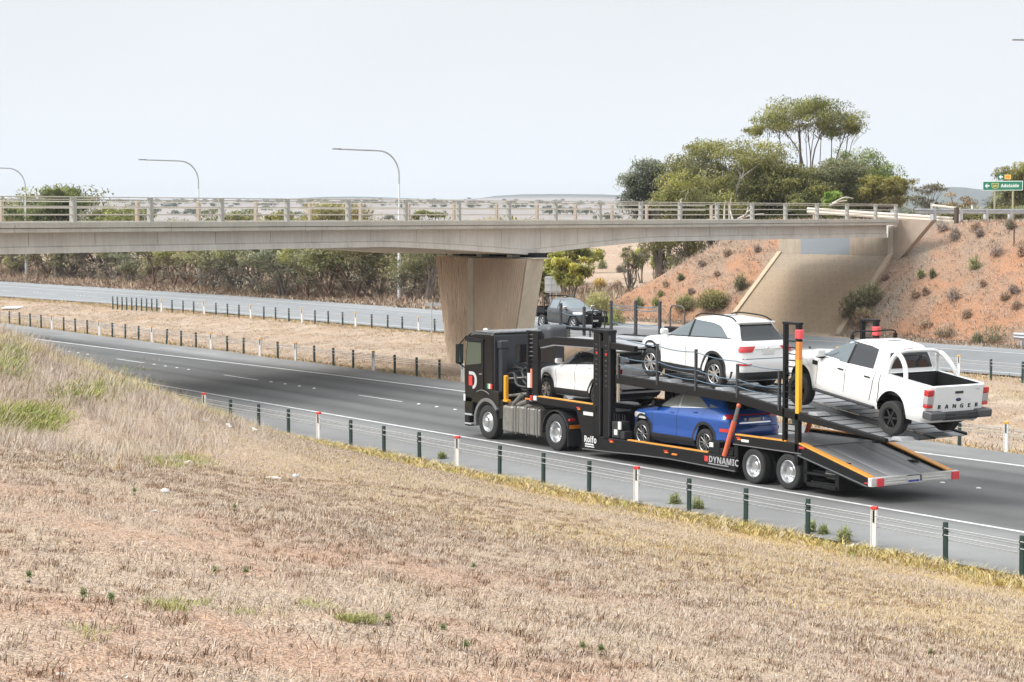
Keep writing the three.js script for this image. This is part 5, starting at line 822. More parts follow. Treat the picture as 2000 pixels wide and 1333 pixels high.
    part('column_edge', [bt(-42.86, -42.845, 0.6, 3.2, a - 0.002, a + 0.05, 0), bt(-42.46, -42.445, 0.6, 3.2, a - 0.002, a + 0.05, 0)], std(0.06, 0.06, 0.062, 0.5), c2);
  }
  // upper front deck
  for (const k of [0, 1]) { const [a, b] = near(0.04, 0.16)(k); part('upper_front_beam', pl([[-45.72, 2.72], [-45.0, 2.84], [-43.1, 2.86], [-41.4, 2.84], [-41.4, 2.98], [-43.1, 3.06], [-45.0, 3.05], [-45.72, 2.93]], a, b, 0.012), M.black, o); part('beam_edge', pl([[-45.6, 2.73], [-45.0, 2.835], [-43.1, 2.855], [-43.1, 2.83], [-45.0, 2.81], [-45.6, 2.705]], a - 0.015, b), std(0.30, 0.30, 0.31, 0.5, 0.3), o); }
  part('upper_front_plate', [pl([[-45.7, 2.90], [-45.0, 3.02], [-43.1, 3.03], [-41.4, 2.95], [-41.4, 2.91], [-43.1, 2.99], [-45.0, 2.98], [-45.7, 2.86]], 0.2, 1.0), pl([[-45.7, 2.90], [-45.0, 3.02], [-43.1, 3.03], [-41.4, 2.95], [-41.4, 2.91], [-43.1, 2.99], [-45.0, 2.98], [-45.7, 2.86]], 1.5, 2.3)], std(0.42, 0.43, 0.44, 0.4, 0.4), o);
  part('over_cab_rail', [bt(-48.25, -45.7, 3.06, 3.13, 2.32, 2.42)], M.black, o);
  // upper rear deck, falling to the back in three bends
  const U = [[-42.15, 2.22], [-37.3, 2.085], [-35.8, 1.90], [-32.3, 1.465]], band = (d0, d1) => [...U.map((p) => [p[0], p[1] - d0]), ...[...U].reverse().map((p) => [p[0], p[1] - d1])];
  for (const k of [0, 1]) { const [a, b] = near(0.0, 0.10)(k); part('upper_rear_beam', pl(band(0, 0.225).map((p, i) => i === 4 ? [p[0], p[1] + 0.16] : p), a, b, 0.012), M.black, o); }
  part('deck_plate', pl(band(0.045, 0.07), 0.10, 0.98), M.deck, o); part('deck_plate', pl(band(0.045, 0.07), 1.52, 2.40), M.deck, o); part('deck_plate', pl(band(0.075, 0.095), 0.98, 1.52), std(0.06, 0.06, 0.062, 0.5, 0.3), o);
  const U2 = lin(U), slits = []; for (let t = -41.9; t < -32.6; t += 0.42) for (const [a, b] of [[0.14, 0.94], [1.56, 2.36]]) slits.push(bt(t, t + 0.03, U2(t) - 0.046, U2(t) - 0.036, a, b, 0)); part('tread', slits, std(0.10, 0.10, 0.10, 0.5, 0.3), o);
  for (const t of [-42.0, -40.4, -38.6, -36.8, -34.8, -32.8]) part('cross_member', bt(t, t + 0.12, U2(t) - 0.2, U2(t) - 0.1, 0.08, 2.42), M.blackDull, o);
  for (const [t, w] of [[-40.86, 0.3], [-40.3, 0.3], [-38.25, 0.3], [-32.1 - 0.1, 0.3], [-34.9, 0.3], [-37.9, 1.75]]) part('wheel_chock', pl([[t - 0.16, U2(t) - 0.04], [t + 0.2, U2(t) - 0.04], [t + 0.14, U2(t) + 0.03], [t - 0.1, U2(t) + 0.04]], w - 0.1, w + 0.3, 0.01), std(0.40, 0.41, 0.42, 0.5), o);
  // stanchions and ropes
  const rope = (list, sag, w) => { for (let i = 0; i < list.length - 1; i++) { const [a, b] = [list[i], list[i + 1]]; part('rope', tube([0, 0.25, 0.5, 0.75, 1].map((k) => [lerp(a[0], b[0], k), lerp(a[1], b[1], k) - sag * 4 * k * (1 - k), -w]), 0.012, 14, 5), M.rope, o); } };
  const nearSt = [[-42.02, 2.72], [-40.4, 3.1], [-38.87, 3.05], [-37.3, 2.78], [-35.8, 2.72]];
  for (const [t, y] of nearSt) part('stanchion', bt(t - 0.03, t + 0.03, U2(t) - 0.1, y, -0.02, 0.05, 0.01), std(0.05, 0.05, 0.055, 0.5), o);
  rope([[-42.02, 2.70], [-40.4, 2.66], [-38.87, 2.55], [-37.3, 2.42], [-35.75, 2.33]], 0.05, 0.0); rope([[-42.02, 2.5], [-40.4, 2.42], [-38.87, 2.3], [-37.3, 2.26], [-35.75, 2.14]], 0.04, 0.0); rope([[-42.02, 3.18], [-40.4, 3.05], [-38.87, 2.98], [-37.3, 2.85], [-35.75, 2.75]], 0.04, 0.0);
  const farSt = [[-48.1, 3.78], [-46.95, 3.72], [-45.66, 3.94], [-44.53, 3.98], [-43.46, 4.0]];
  for (const [t, y] of farSt) part('stanchion', bt(t - 0.04, t + 0.04, 2.9, y, 2.40, 2.47, 0.012), std(0.05, 0.05, 0.055, 0.5), o);
  rope([[-48.1, 3.2], [-46.95, 3.2]], 0.07, 2.44); rope([[-48.1, 3.52], [-46.95, 3.5]], 0.06, 2.44); rope([[-45.66, 3.85], [-44.53, 3.84], [-43.46, 3.86]], 0.05, 2.44); rope([[-45.66, 3.78], [-44.53, 3.74], [-43.46, 3.78]], 0.06, 2.44); rope([[-45.66, 3.36], [-44.53, 3.34], [-43.46, 3.38]], 0.05, 2.44);
  part('hand_rail', [tube([[-46.55, 3.0, -2.44], [-46.55, 3.6, -2.44], [-46.5, 3.66, -2.44], [-46.05, 3.63, -2.44], [-45.98, 3.56, -2.44], [-45.98, 3.0, -2.44]], 0.018, 40, 6)], M.plastic, o); part('hand_rail', [tube([[-43.0, 3.0, -2.44], [-43.0, 3.82, -2.44], [-42.95, 3.88, -2.44], [-42.5, 3.88, -2.44], [-42.42, 3.8, -2.44], [-42.42, 3.0, -2.44]], 0.024, 40, 6)], std(0.10, 0.08, 0.07, 0.6), o);
  part('upper_cross_rail', [bt(-43.2, -41.9, 3.10, 3.14, 2.3, 2.42), bt(-42.44, -41.5, 2.86, 2.92, 0.1, 2.4, 0.01)], M.black, o);
  part('hydraulic_ram', [bar([-42.30, 1.5, -0.2], [-42.30, 2.75, -0.2], 0.05, 0.05, 12)], M.chrome, o);
  // equipment at the front of the well
  part('valve_box', [bt(-42.38, -42.05, 0.58, 1.0, 0.06, 0.4, 0.02), bt(-41.98, -41.8, 0.58, 0.78, 0.03, 0.3, 0.02)], M.plastic, o); part('valve_label', [bt(-42.02, -41.9, 0.82, 1.02, -0.01, 0.03, 0.004), bt(-42.26, -42.12, 0.66, 0.8, 0.045, 0.06, 0.003)], M.plate, o); part('lever', [-42.3, -42.2, -42.1, -41.95, -41.85].map((t) => bar([t, 0.95, -0.1], [t + 0.03, 1.2, -0.06], 0.012)), M.plastic, o);
  part('spare_tyre', put(wheelGeo(0.415, 0.24, 0.25, 'truck').tyre.clone(), -42.0, 1.0, -1.25, 0, Math.PI / 2, 0), M.rubber, o);
  part('lashing_box', [bt(-38.42, -38.0, 0.56, 0.86, 0.05, 0.4, 0.02), bt(-38.0, -37.5, 0.56, 0.72, 0.05, 0.45, 0.02)], M.blackDull, o); part('box_label', bt(-38.36, -38.22, 0.72, 0.83, 0.03, 0.052, 0.003), M.plate, o);
  // lifting arms
  for (const k of [0, 1]) { const w = k ? W - 0.03 : 0.03; part('lift_arm', bar([-37.78, 0.56, -w], [-37.42, 1.42, -w], 0.065, 0.065, 14), M.ramArm, o); part('lift_arm_rod', bar([-37.42, 1.42, -w], [-37.27, 1.78, -w], 0.05, 0.05, 12), std(0.35, 0.35, 0.36, 0.35, 0.8), o); part('lift_arm_head', put(new THREE.SphereGeometry(0.06, 12, 8), -37.26, 1.80, -w), M.ramArm, o); }
  // rear beams above the wheels, bogie, ramp
  for (const k of [0, 1]) { const [a, b] = near(0.0, 0.12)(k);
    part('rear_beam', pl([[-37.42, 1.09], [-35.02, 1.10], [-35.02, 0.88], [-37.42, 0.88]], a, b, 0.012), M.black, o); part('beam_edge', pl([[-37.42, 0.885], [-35.0, 0.885], [-35.0, 0.865], [-37.42, 0.865]], a - 0.012, b), std(0.22, 0.22, 0.225, 0.5, 0.3), o);
    part('yellow_edge', pl([[-37.36, 1.092], [-35.55, 1.102], [-35.55, 1.132], [-37.36, 1.122]], a, b, 0.004), M.orange, o);
    part('end_panel', pl([[-37.44, 0.88], [-37.30, 0.88], [-37.30, 0.3], [-37.36, 0.24], [-37.36, 0.56], [-37.44, 0.58]], k ? a - 0.3 : a + 0.04, k ? b - 0.04 : b + 0.3, 0.01), M.black, o);
    part('ramp_beam', pl([[-35.1, 1.08], [-32.80, 0.545], [-32.80, 0.36], [-33.0, 0.34], [-35.1, 0.80]], a, b, 0.012), M.black, o);
    part('yellow_edge', pl([[-35.1, 1.085], [-32.80, 0.55], [-32.80, 0.58], [-35.1, 1.118]], a - 0.004, b + 0.06, 0.006), M.orange, o);
    part('ramp_tube', bar([-35.15, 0.83, -(k ? W - 0.02 : 0.02)], [-32.85, 0.36, -(k ? W - 0.02 : 0.02)], 0.028, 0.028, 8), std(0.09, 0.10, 0.105, 0.5, 0.3), o);
    part('side_marker', [bt(-35.08, -34.9, 0.985, 1.04, k ? b - 0.02 : a - 0.02, k ? b + 0.02 : a + 0.02, 0.01)], M.red, o);
    // rear ladder with its marked post
    const lad = part('rear_ladder', [bt(-35.68, -35.60, 1.10, 3.82, a, b), bt(-35.25, -35.13, 0.6, 3.82, a, b), bt(-35.70, -35.12, 3.80, 3.86, a - 0.01, b + 0.01)], M.black, o);
    for (let q = 0; q < 15; q++) part('rung', bt(-35.60, -35.25, 1.35 + q * 0.147, 1.375 + q * 0.147, a + 0.03, b - 0.04, 0.006), M.blackDull, lad);
    part('yellow_marker', [bt(-35.22, -35.10, 1.78, 3.02, a - 0.012, b - 0.03, 0.006)], M.yellow, lad); part('orange_marker', bt(-35.22, -35.10, 3.025, 3.42, a - 0.012, b - 0.03, 0.006), std(0.80, 0.25, 0.05, 0.5), lad); part('beacon', bt(-35.26, -35.07, 3.48, 3.70, a - 0.02, b - 0.01, 0.03), new THREE.MeshPhysicalMaterial({ color: col(0.85, 0.09, 0.10), roughness: 0.3, clearcoat: 0.5 }), lad);
  }
  part('bogie', [bt(-37.2, -33.9, 0.5, 0.7, 0.75, 0.9), bt(-37.2, -33.9, 0.5, 0.7, 1.6, 1.75), bt(-36.8, -36.6, 0.33, 0.5, 0.3, 2.2), bt(-35.6, -35.4, 0.33, 0.5, 0.3, 2.2), bt(-37.35, -35.05, 0.84, 0.9, 0.14, 2.36)], M.blackDull, o);
  part('under_frame', [bt(-35.0, -33.84, 0.15, 0.24, 0.06, 0.2), bt(-35.02, -33.9, 0.42, 0.48, 0.06, 0.16), bt(-33.95, -33.82, 0.16, 0.55, 0.06, 2.44), bt(-35.0, -34.88, 0.15, 0.8, 0.06, 0.2), bt(-34.8, -34.0, 0.24, 0.28, 0.1, 0.6), bt(-35.0, -33.5, 0.45, 0.52, 0.2, 2.3)], M.black, o);
  part('air_tank', put(new THREE.CapsuleGeometry(0.11, 0.34, 6, 14), -34.22, 0.46, -0.3, 0, 0, Math.PI / 2), std(0.40, 0.40, 0.38, 0.5, 0.3), o);
  const rampY = lin([[-35.1, 1.02], [-32.8, 0.50]]);
  for (let q = 0; q < 7; q++) { const a = 0.14 + q * 0.318, b = a + 0.306; part('ramp_plank', pl([[-35.06, rampY(-35.06)], [-32.82, rampY(-32.82)], [-32.82, rampY(-32.82) - 0.04], [-35.06, rampY(-35.06) - 0.04]], a, b, 0.004), q > 1 && q < 5 ? std(0.62, 0.63, 0.66, 0.5, 0.05, { map: streakMap }) : std(0.36, 0.365, 0.375, 0.5, 0.1, { map: streakMap }), o); }
  part('ramp_slot', [bt(-34.05, -33.75, rampY(-33.9) + 0.0, rampY(-33.9) + 0.018, 0.2, 0.36, 0), bt(-33.9, -33.55, rampY(-33.7) + 0.0, rampY(-33.7) + 0.02, 2.1, 2.3, 0)].map((g) => g), M.blackDull, o);
  part('rear_floor', bt(-37.3, -35.1, 1.0, 1.03, 0.12, 2.38), M.deck, o);
  // rear bar with lights and number plate
  const tb = part('tail_bar', [bt(-32.80, -32.68, 0.37, 0.565, -0.03, 2.64, 0.015)], std(0.74, 0.73, 0.70, 0.5, 0, { map: dirtMap }), o);
  for (const [a, b] of [[0.12, 0.32], [2.4, 2.62]]) part('tail_light', bt(-32.68, -32.65, 0.37, 0.55, a, b, 0.02), new THREE.MeshPhysicalMaterial({ color: col(0.85, 0.06, 0.08), roughness: 0.3, clearcoat: 0.6 }), tb);
  for (const [a, b] of [[0.36, 1.0], [1.5, 2.2]]) part('lamp_strip', [bt(-32.68, -32.66, 0.41, 0.44, a, b, 0.006), bt(-32.68, -32.66, 0.47, 0.50, a, b, 0.006)], std(0.80, 0.79, 0.76, 0.4), tb);
  const np = part('number_plate', bt(-32.68, -32.665, 0.41, 0.545, 1.03, 1.42, 0.004), M.plate, tb); part('plate_strip', bt(-32.665, -32.661, 0.412, 0.455, 1.06, 1.39, 0), std(0.06, 0.10, 0.42, 0.5), np); part('plate_frame', [bt(-32.67, -32.655, 0.55, 0.565, 1.02, 1.43, 0.004), bt(-32.67, -32.655, 0.42, 0.55, 1.425, 1.455, 0.004)], M.plastic, np);
  part('side_light', bt(-32.92, -32.78, 0.42, 0.455, -0.02, 0.01, 0.008), M.red, o);
  // lamps along the sides
  for (const [t, y] of [[-43.85, 1.22], [-42.40, 0.49], [-40.1, 0.44], [-37.30, 1.02]]) { const l = part('side_lamp', bt(t, t + 0.15, y, y + 0.035, -0.02, 0.03, 0.012), M.red, o); part('side_lamp_amber', bt(t + 0.04, t + 0.17, y - 0.034, y - 0.003, -0.02, 0.03, 0.012), M.amber, l); }
  part('side_lamp', bt(-39.78, -39.58, 0.38, 0.425, -0.02, 0.03, 0.015), M.amber, o);
  part('reflector', bt(-43.55, -43.12, 1.07, 1.16, -0.006, 0.02, 0.003), M.plate, o); part('reflector', bt(-37.12, -36.85, 0.96, 1.02, -0.012, 0.02, 0.003), M.plate, o);
  // lettering
  const onSide = (s, size, t, y, m, sx = 1, w = -0.018) => part('lettering', text(s, size, 0.004).scale(sx, 1, 1).translate(t, y, w), m, o);
  const ltr = std(0.40, 0.40, 0.41, 0.5), dim = std(0.30, 0.30, 0.31, 0.5);
  onSide('DYNAMIC', 0.155, -38.37, 0.352, ltr, 1.13); part('letter_block', bt(-38.52, -38.39, 0.36, 0.49, 0.012, 0.03, 0), M.redFlat, o);
  part('small_print', [bt(-38.38, -37.62, 0.305, 0.33, 0.012, 0.03, 0)], dim, o);
  onSide('Rolfo', 0.17, -43.52, 0.365, M.plate, 0.95, 0.002); part('small_print', [bt(-43.48, -43.10, 0.30, 0.335, 0.0, 0.03, 0), bt(-43.48, -43.08, 0.245, 0.27, 0.0, 0.03, 0)], M.plate, o);
  for (const t of [-36.72, -35.5]) for (const [w, s] of [[0.15, 1], [2.35, -1], [0.46, 1], [2.04, -1]]) wheel(o, t, 0.415, -w, s, { r: 0.415, w: 0.27, rim: 0.265, style: 'truck', mat: w === 0.15 || w === 2.35 ? M.alloy : M.blackDull });
  shiftAll(o, T);
}
// ---------------------------------------------------------------- trees and shrubs
const leafMat = new THREE.MeshPhysicalMaterial({ vertexColors: true, roughness: 1, transmission: 0.35, thickness: 0, specularIntensity: 0.4, side: THREE.DoubleSide });
const barkPale = new THREE.MeshStandardMaterial({ color: col(0.42, 0.38, 0.33), roughness: 0.9, map: rep(barkMap, 1, 2) });
const barkGrey = new THREE.MeshStandardMaterial({ color: col(0.26, 0.22, 0.19), roughness: 0.95, map: rep(barkMap, 1, 2) });
const barkRed = new THREE.MeshStandardMaterial({ color: col(0.30, 0.20, 0.15), roughness: 0.95, map: rep(barkMap, 1, 2) });
const LEAFK = 1.75;
class Leaves { // many small bent leaves in one mesh
  constructor() { this.p = []; this.n = []; this.c = []; this.ix = []; }
  leaf(x, y, z, L, w, r, c, droop, out) {
    const a = r() * 6.283, e = (r() - 0.5) * 2.2 - droop, dx = Math.cos(a) * Math.cos(e), dz = Math.sin(a) * Math.cos(e), dy = Math.sin(e);
    let sx = -dz, sy = (r() - 0.5) * 1.2, sz = dx; const sl = Math.hypot(sx, sy, sz) || 1; sx *= w / sl; sy *= w / sl; sz *= w / sl;
    const k = this.p.length / 3; this.p.push(x - sx, y - sy, z - sz, x + sx, y + sy, z + sz, x + dx * L + sx * 0.4, y + dy * L + sy * 0.4, z + dz * L + sz * 0.4, x + dx * L - sx * 0.4, y + dy * L - sy * 0.4, z + dz * L - sz * 0.4);
    let nx = dy * sz - dz * sy, ny = dz * sx - dx * sz, nz = dx * sy - dy * sx; const nl = Math.hypot(nx, ny, nz) || 1; if (ny < 0) { nx = -nx; ny = -ny; nz = -nz; } nx /= nl; ny /= nl; nz /= nl; if (out) { nx = nx * 0.45 + out[0]; ny = ny * 0.45 + out[1] + 0.15; nz = nz * 0.45 + out[2]; const q = Math.hypot(nx, ny, nz) || 1; nx /= q; ny /= q; nz /= q; }
    for (let q = 0; q < 4; q++) { this.n.push(nx, ny, nz); this.c.push(c[0], c[1], c[2]); } this.ix.push(k, k + 1, k + 2, k, k + 2, k + 3);
  }
  // an uneven tuft of foliage: denser towards its outer and upper skin
  clump(x, y, z, rx, ry, rz, n, L, r, c, vary = 0.22, droop = 0.3, under = 0.35) {
    const lobes = []; for (let k = 0; k < 7; k++) { const a = r() * 6.283, q = r() * 2 - 0.6; lobes.push([Math.cos(a) * 0.55, q * 0.55, Math.sin(a) * 0.55, 0.45 + 0.35 * r(), 1 + (r() - 0.5) * vary * 1.6]); }
    for (let k = 0; k < n; k++) {
      const l = lobes[Math.floor(r() * 7)]; let a = r() * 6.283, q = r() * 2 - 1; if (q < 0 && r() > under) q = -q; const rr = l[3] * Math.pow(r(), 0.32), s = Math.sqrt(1 - q * q);
      const px = l[0] + rr * s * Math.cos(a), py = l[1] + rr * q, pz = l[2] + rr * s * Math.sin(a), b = l[4] * (1 + (r() - 0.5) * vary * 2);
      this.leaf(x + px * rx, y + py * ry, z + pz * rz, L * (0.6 + 0.8 * r()), L * (0.16 + 0.14 * r()), r, [c[0] * b * (1 + (r() - 0.5) * 0.25), c[1] * b, c[2] * b], droop, [px * 0.8, py * 0.8, pz * 0.8]);
    }
  }
  geo() { const g = new THREE.BufferGeometry(); g.setAttribute('position', new THREE.Float32BufferAttribute(this.p, 3)); g.setAttribute('normal', new THREE.Float32BufferAttribute(this.n, 3)); g.setAttribute('color', new THREE.Float32BufferAttribute(this.c.map((v) => v * LEAFK), 3)); g.setIndex(this.ix); return g; }
}
function limb(pts, r0, r1, seg = 8, rs = 5) { const cv = new THREE.CatmullRomCurve3(pts.map((p) => new THREE.Vector3(...p)), false, 'centripetal'), g = new THREE.TubeGeometry(cv, seg, 1, rs), p = g.attributes.position; for (let j = 0; j <= seg; j++) { const c = cv.getPointAt(j / seg), r = lerp(r0, r1, j / seg); for (let i = 0; i <= rs; i++) { const k = j * (rs + 1) + i; p.setXYZ(k, c.x + (p.getX(k) - c.x) * r, c.y + (p.getY(k) - c.y) * r, c.z + (p.getZ(k) - c.z) * r); } } g.computeVertexNormals(); return g; }
// a eucalypt of a given height: stems that lean apart, each carrying umbrella shaped tufts
function gum(o, q) {
  const r = rng(q.seed), h = q.h, R = q.spread, L = new Leaves(), wood = [], tufts = [];
  const bottom = q.bottom ?? 0.45, flat = q.flat ?? 0.5;
  for (let k = 0; k < q.stems; k++) {
    const a = k / q.stems * 6.283 + r() * 1.2, out = R * (0.25 + 0.55 * r()), top = h * lerp(bottom + 0.12, 0.86, r()), bx0 = (r() - 0.5) * 0.3, bz0 = (r() - 0.5) * 0.3, cx = Math.cos(a), cz = Math.sin(a);
    const mid = [bx0 + cx * out * 0.35 + (r() - 0.5) * 0.4, top * 0.45, bz0 + cz * out * 0.35 + (r() - 0.5) * 0.4], end = [cx * out * 0.8, top * 0.88, cz * out * 0.8], th = (q.thick ?? 0.022) * h * (0.7 + 0.6 * r());
    wood.push(limb([[bx0, -0.3, bz0], [bx0 + cx * 0.1, top * 0.15, bz0 + cz * 0.1], mid, end], th, th * 0.4, 9, 6));
    const nb = q.branches ?? 4;
    for (let b = 0; b < nb; b++) { const a2 = a + (r() - 0.5) * 2.6, o2 = out + R * (r() - 0.25) * 0.6, y2 = clamp(top + h * (r() - 0.35) * 0.28, h * bottom, h * 0.93), s = 0.35 + 0.5 * r(), from = [lerp(mid[0], end[0], s), lerp(mid[1], end[1], s), lerp(mid[2], end[2], s)], to = [Math.cos(a2) * o2, y2, Math.sin(a2) * o2]; wood.push(limb([from, [lerp(from[0], to[0], 0.5) + (r() - 0.5) * 0.3, lerp(from[1], to[1], 0.6), lerp(from[2], to[2], 0.5)], to], th * 0.4, th * 0.12, 6, 4)); tufts.push(to); }
    tufts.push(end);
  }
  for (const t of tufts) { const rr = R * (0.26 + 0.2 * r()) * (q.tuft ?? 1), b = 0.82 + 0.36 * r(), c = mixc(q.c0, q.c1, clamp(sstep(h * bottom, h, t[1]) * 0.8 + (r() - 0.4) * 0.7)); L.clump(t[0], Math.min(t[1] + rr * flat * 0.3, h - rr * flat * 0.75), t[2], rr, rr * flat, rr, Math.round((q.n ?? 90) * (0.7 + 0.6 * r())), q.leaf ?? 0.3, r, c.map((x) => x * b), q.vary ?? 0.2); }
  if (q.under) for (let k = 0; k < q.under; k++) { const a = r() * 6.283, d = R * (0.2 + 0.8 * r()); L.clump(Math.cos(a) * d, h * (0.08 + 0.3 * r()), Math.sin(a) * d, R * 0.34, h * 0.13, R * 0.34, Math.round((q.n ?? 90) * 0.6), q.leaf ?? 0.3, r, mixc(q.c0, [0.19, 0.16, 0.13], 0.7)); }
  if (q.dead) for (let k = 0; k < q.dead; k++) { const a = r() * 6.283, l = R * (0.6 + 0.7 * r()), y = h * (0.1 + 0.35 * r()); wood.push(limb([[0, y * 0.5, 0], [Math.cos(a) * l * 0.5, y + (r() - 0.3) * 0.8, Math.sin(a) * l * 0.5], [Math.cos(a + 0.4) * l, y + (r() - 0.4) * 1.2, Math.sin(a + 0.4) * l]], 0.05, 0.012, 7, 4)); }
  part('trunk', wood, q.bark ?? barkGrey, o); part('crown', L.geo(), leafMat, o); return o;
}
function plant(name, label, category, px, py, z, group) { const q = z ? AtZ(px, py, z) : ground(px, py); const y = gh(q[0], q[1]) ; return thing(name, label, category, [q[0], y, -q[1]], group); }
const OLIVE = [0.14, 0.14, 0.042], BRIGHT = [0.25, 0.25, 0.04], DEEP = [0.085, 0.098, 0.04], RUST = [0.24, 0.165, 0.05], GREYG = [0.14, 0.15, 0.095];
const ORD = ['first', 'second', 'third', 'fourth', 'fifth', 'sixth', 'seventh', 'eighth', 'ninth', 'tenth', 'eleventh', 'twelfth', 'thirteenth', 'fourteenth', 'fifteenth', 'sixteenth', 'seventeenth', 'eighteenth', 'nineteenth', 'twentieth', 'twenty-first', 'twenty-second', 'twenty-third', 'twenty-fourth'];
{ // tree belt beyond the far carriageway, left of the pier: six grown trees, set out as copies
  const protos = []; for (let k = 0; k < 7; k++) { const g = new THREE.Group(); gum(g, { seed: 900 + k * 7, h: 6, spread: 2.6 + 0.3 * (k % 3), stems: 4 + (k % 3), branches: 5, n: 105, leaf: 0.27, flat: 0.7, bottom: 0.14 + 0.05 * (k % 4), tuft: 1.0, c0: [0.15, 0.145, 0.075], c1: [[0.20, 0.195, 0.05], OLIVE, [0.20, 0.155, 0.06], [0.19, 0.20, 0.05], GREYG, [0.15, 0.145, 0.055], [0.21, 0.195, 0.05]][k], under: 4 + (k % 3), dead: 3 + (k % 3), bark: k % 3 ? barkGrey : barkRed }); protos.push(g); }
  const r = rng(4242);
  const row = (xs, dz, where, word) => xs.forEach(([px, py, top, wide], i) => {
    const g0 = G(px, py, 0.1), dirn = Math.hypot(g0[0], g0[1]), k = 1 + dz / dirn, t = g0[0] * k, n = g0[1] * k, y = gh(t, n), z = Math.hypot(t, n) * Math.cos(Math.atan((px - 1000) / 4000));
    const hh = (EYE - y) + (420 - top) / 4000 * z, c = protos[(i * 3 + (dz > 8 ? 2 : 0)) % 7].clone(); c.name = numbered('mallee_tree'); c.position.set(t, y, -n); c.rotation.y = r() * 6.28; c.scale.set(wide * hh / 6, hh / 6, wide * hh / 6); scene.add(c);
    tag(c, word.replace('#', ORD[i]), 'tree', where);
  });
  row([[-25, 541, 470, 1.1], [22, 546, 502, 0.85], [92, 548, 452, 1.2], [135, 550, 470, 1.15], [178, 552, 440, 1.1], [222, 556, 462, 1.1], [258, 560, 484, 1.0], [300, 563, 450, 1.15], [338, 566, 470, 1.05], [372, 568, 446, 1.05], [418, 572, 458, 1.1], [462, 576, 440, 1.15], [508, 579, 466, 1.1], [552, 583, 448, 1.15], [600, 586, 470, 1.05], [646, 588, 452, 1.2], [694, 590, 442, 1.25], [742, 590, 470, 1.0], [800, 594, 500, 0.95], [836, 596, 462, 1.1]], 4.5, 'front row of the tree belt', '# mallee from the left in the front row behind the far carriageway');
  row([[-10, 541, 392, 1.2], [40, 546, 388, 1.2], [112, 550, 372, 1.0], [146, 552, 398, 0.8], [205, 555, 406, 1.3], [255, 558, 414, 1.2], [318, 562, 446, 1.2], [360, 566, 448, 1.2], [400, 570, 420, 1.0], [446, 572, 416, 0.9], [490, 576, 448, 1.2], [545, 580, 412, 0.9], [585, 583, 448, 1.2], [622, 586, 398, 0.9], [674, 588, 408, 0.9], [715, 590, 446, 1.2], [770, 592, 448, 1.2], [826, 596, 414, 0.8], [870, 598, 430, 1.0], [910, 600, 440, 1.2], [960, 600, 426, 1.0], [1020, 598, 436, 1.2]], 15, 'back row of the tree belt', '# tree from the left in the back row behind the far carriageway');
}
// grown individually: [name, label, base px, base py, z, gum options with top px row]
const single = (name, label, px, py, z, top, wide, q) => { const o = plant(name, label, 'tree', px, py, z), hh = EYE - o.position.y + (420 - top) / 4000 * z; return gum(o, { h: hh, spread: wide * z / 8000, ...q }); };
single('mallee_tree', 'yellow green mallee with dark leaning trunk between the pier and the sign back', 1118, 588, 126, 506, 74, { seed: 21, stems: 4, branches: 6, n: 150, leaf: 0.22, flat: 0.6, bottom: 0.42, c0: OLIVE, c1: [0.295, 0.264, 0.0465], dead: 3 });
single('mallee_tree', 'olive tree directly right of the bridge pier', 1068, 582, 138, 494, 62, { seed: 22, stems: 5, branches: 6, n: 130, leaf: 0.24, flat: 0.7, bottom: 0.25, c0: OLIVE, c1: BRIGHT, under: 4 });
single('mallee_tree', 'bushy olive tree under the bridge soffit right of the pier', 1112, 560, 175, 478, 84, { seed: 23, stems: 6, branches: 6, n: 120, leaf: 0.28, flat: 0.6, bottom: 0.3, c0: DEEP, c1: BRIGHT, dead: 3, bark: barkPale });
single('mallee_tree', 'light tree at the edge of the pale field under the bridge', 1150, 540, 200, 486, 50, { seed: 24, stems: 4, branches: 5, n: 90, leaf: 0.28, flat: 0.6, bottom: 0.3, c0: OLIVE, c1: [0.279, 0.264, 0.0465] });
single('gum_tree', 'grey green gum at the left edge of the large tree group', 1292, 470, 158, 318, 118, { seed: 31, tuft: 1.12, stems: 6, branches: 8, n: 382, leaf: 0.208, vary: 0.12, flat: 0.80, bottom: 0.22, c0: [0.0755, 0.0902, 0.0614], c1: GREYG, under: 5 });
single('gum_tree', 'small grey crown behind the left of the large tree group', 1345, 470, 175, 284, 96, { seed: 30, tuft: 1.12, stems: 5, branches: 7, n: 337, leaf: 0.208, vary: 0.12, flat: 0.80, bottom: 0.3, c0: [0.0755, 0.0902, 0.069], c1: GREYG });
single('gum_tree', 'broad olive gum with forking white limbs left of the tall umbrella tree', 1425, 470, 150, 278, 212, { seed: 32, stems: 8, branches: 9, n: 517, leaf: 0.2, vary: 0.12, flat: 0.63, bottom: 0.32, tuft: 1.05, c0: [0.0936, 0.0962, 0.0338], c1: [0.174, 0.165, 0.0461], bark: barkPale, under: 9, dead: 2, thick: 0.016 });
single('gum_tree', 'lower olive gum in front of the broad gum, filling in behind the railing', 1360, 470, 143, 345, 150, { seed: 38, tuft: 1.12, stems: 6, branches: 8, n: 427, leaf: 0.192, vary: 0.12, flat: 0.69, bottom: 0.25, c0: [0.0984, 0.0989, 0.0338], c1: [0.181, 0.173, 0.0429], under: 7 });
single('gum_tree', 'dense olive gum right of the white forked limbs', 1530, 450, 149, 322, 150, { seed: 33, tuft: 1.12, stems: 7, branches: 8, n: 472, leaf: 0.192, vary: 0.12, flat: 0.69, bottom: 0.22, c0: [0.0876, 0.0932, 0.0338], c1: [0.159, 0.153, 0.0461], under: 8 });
single('gum_tree', 'dark low gum behind the railing below the umbrella tree', 1590, 450, 146, 372, 120, { seed: 39, tuft: 1.12, stems: 5, branches: 7, n: 382, leaf: 0.192, vary: 0.12, flat: 0.69, bottom: 0.2, c0: DEEP, c1: OLIVE, under: 6 });
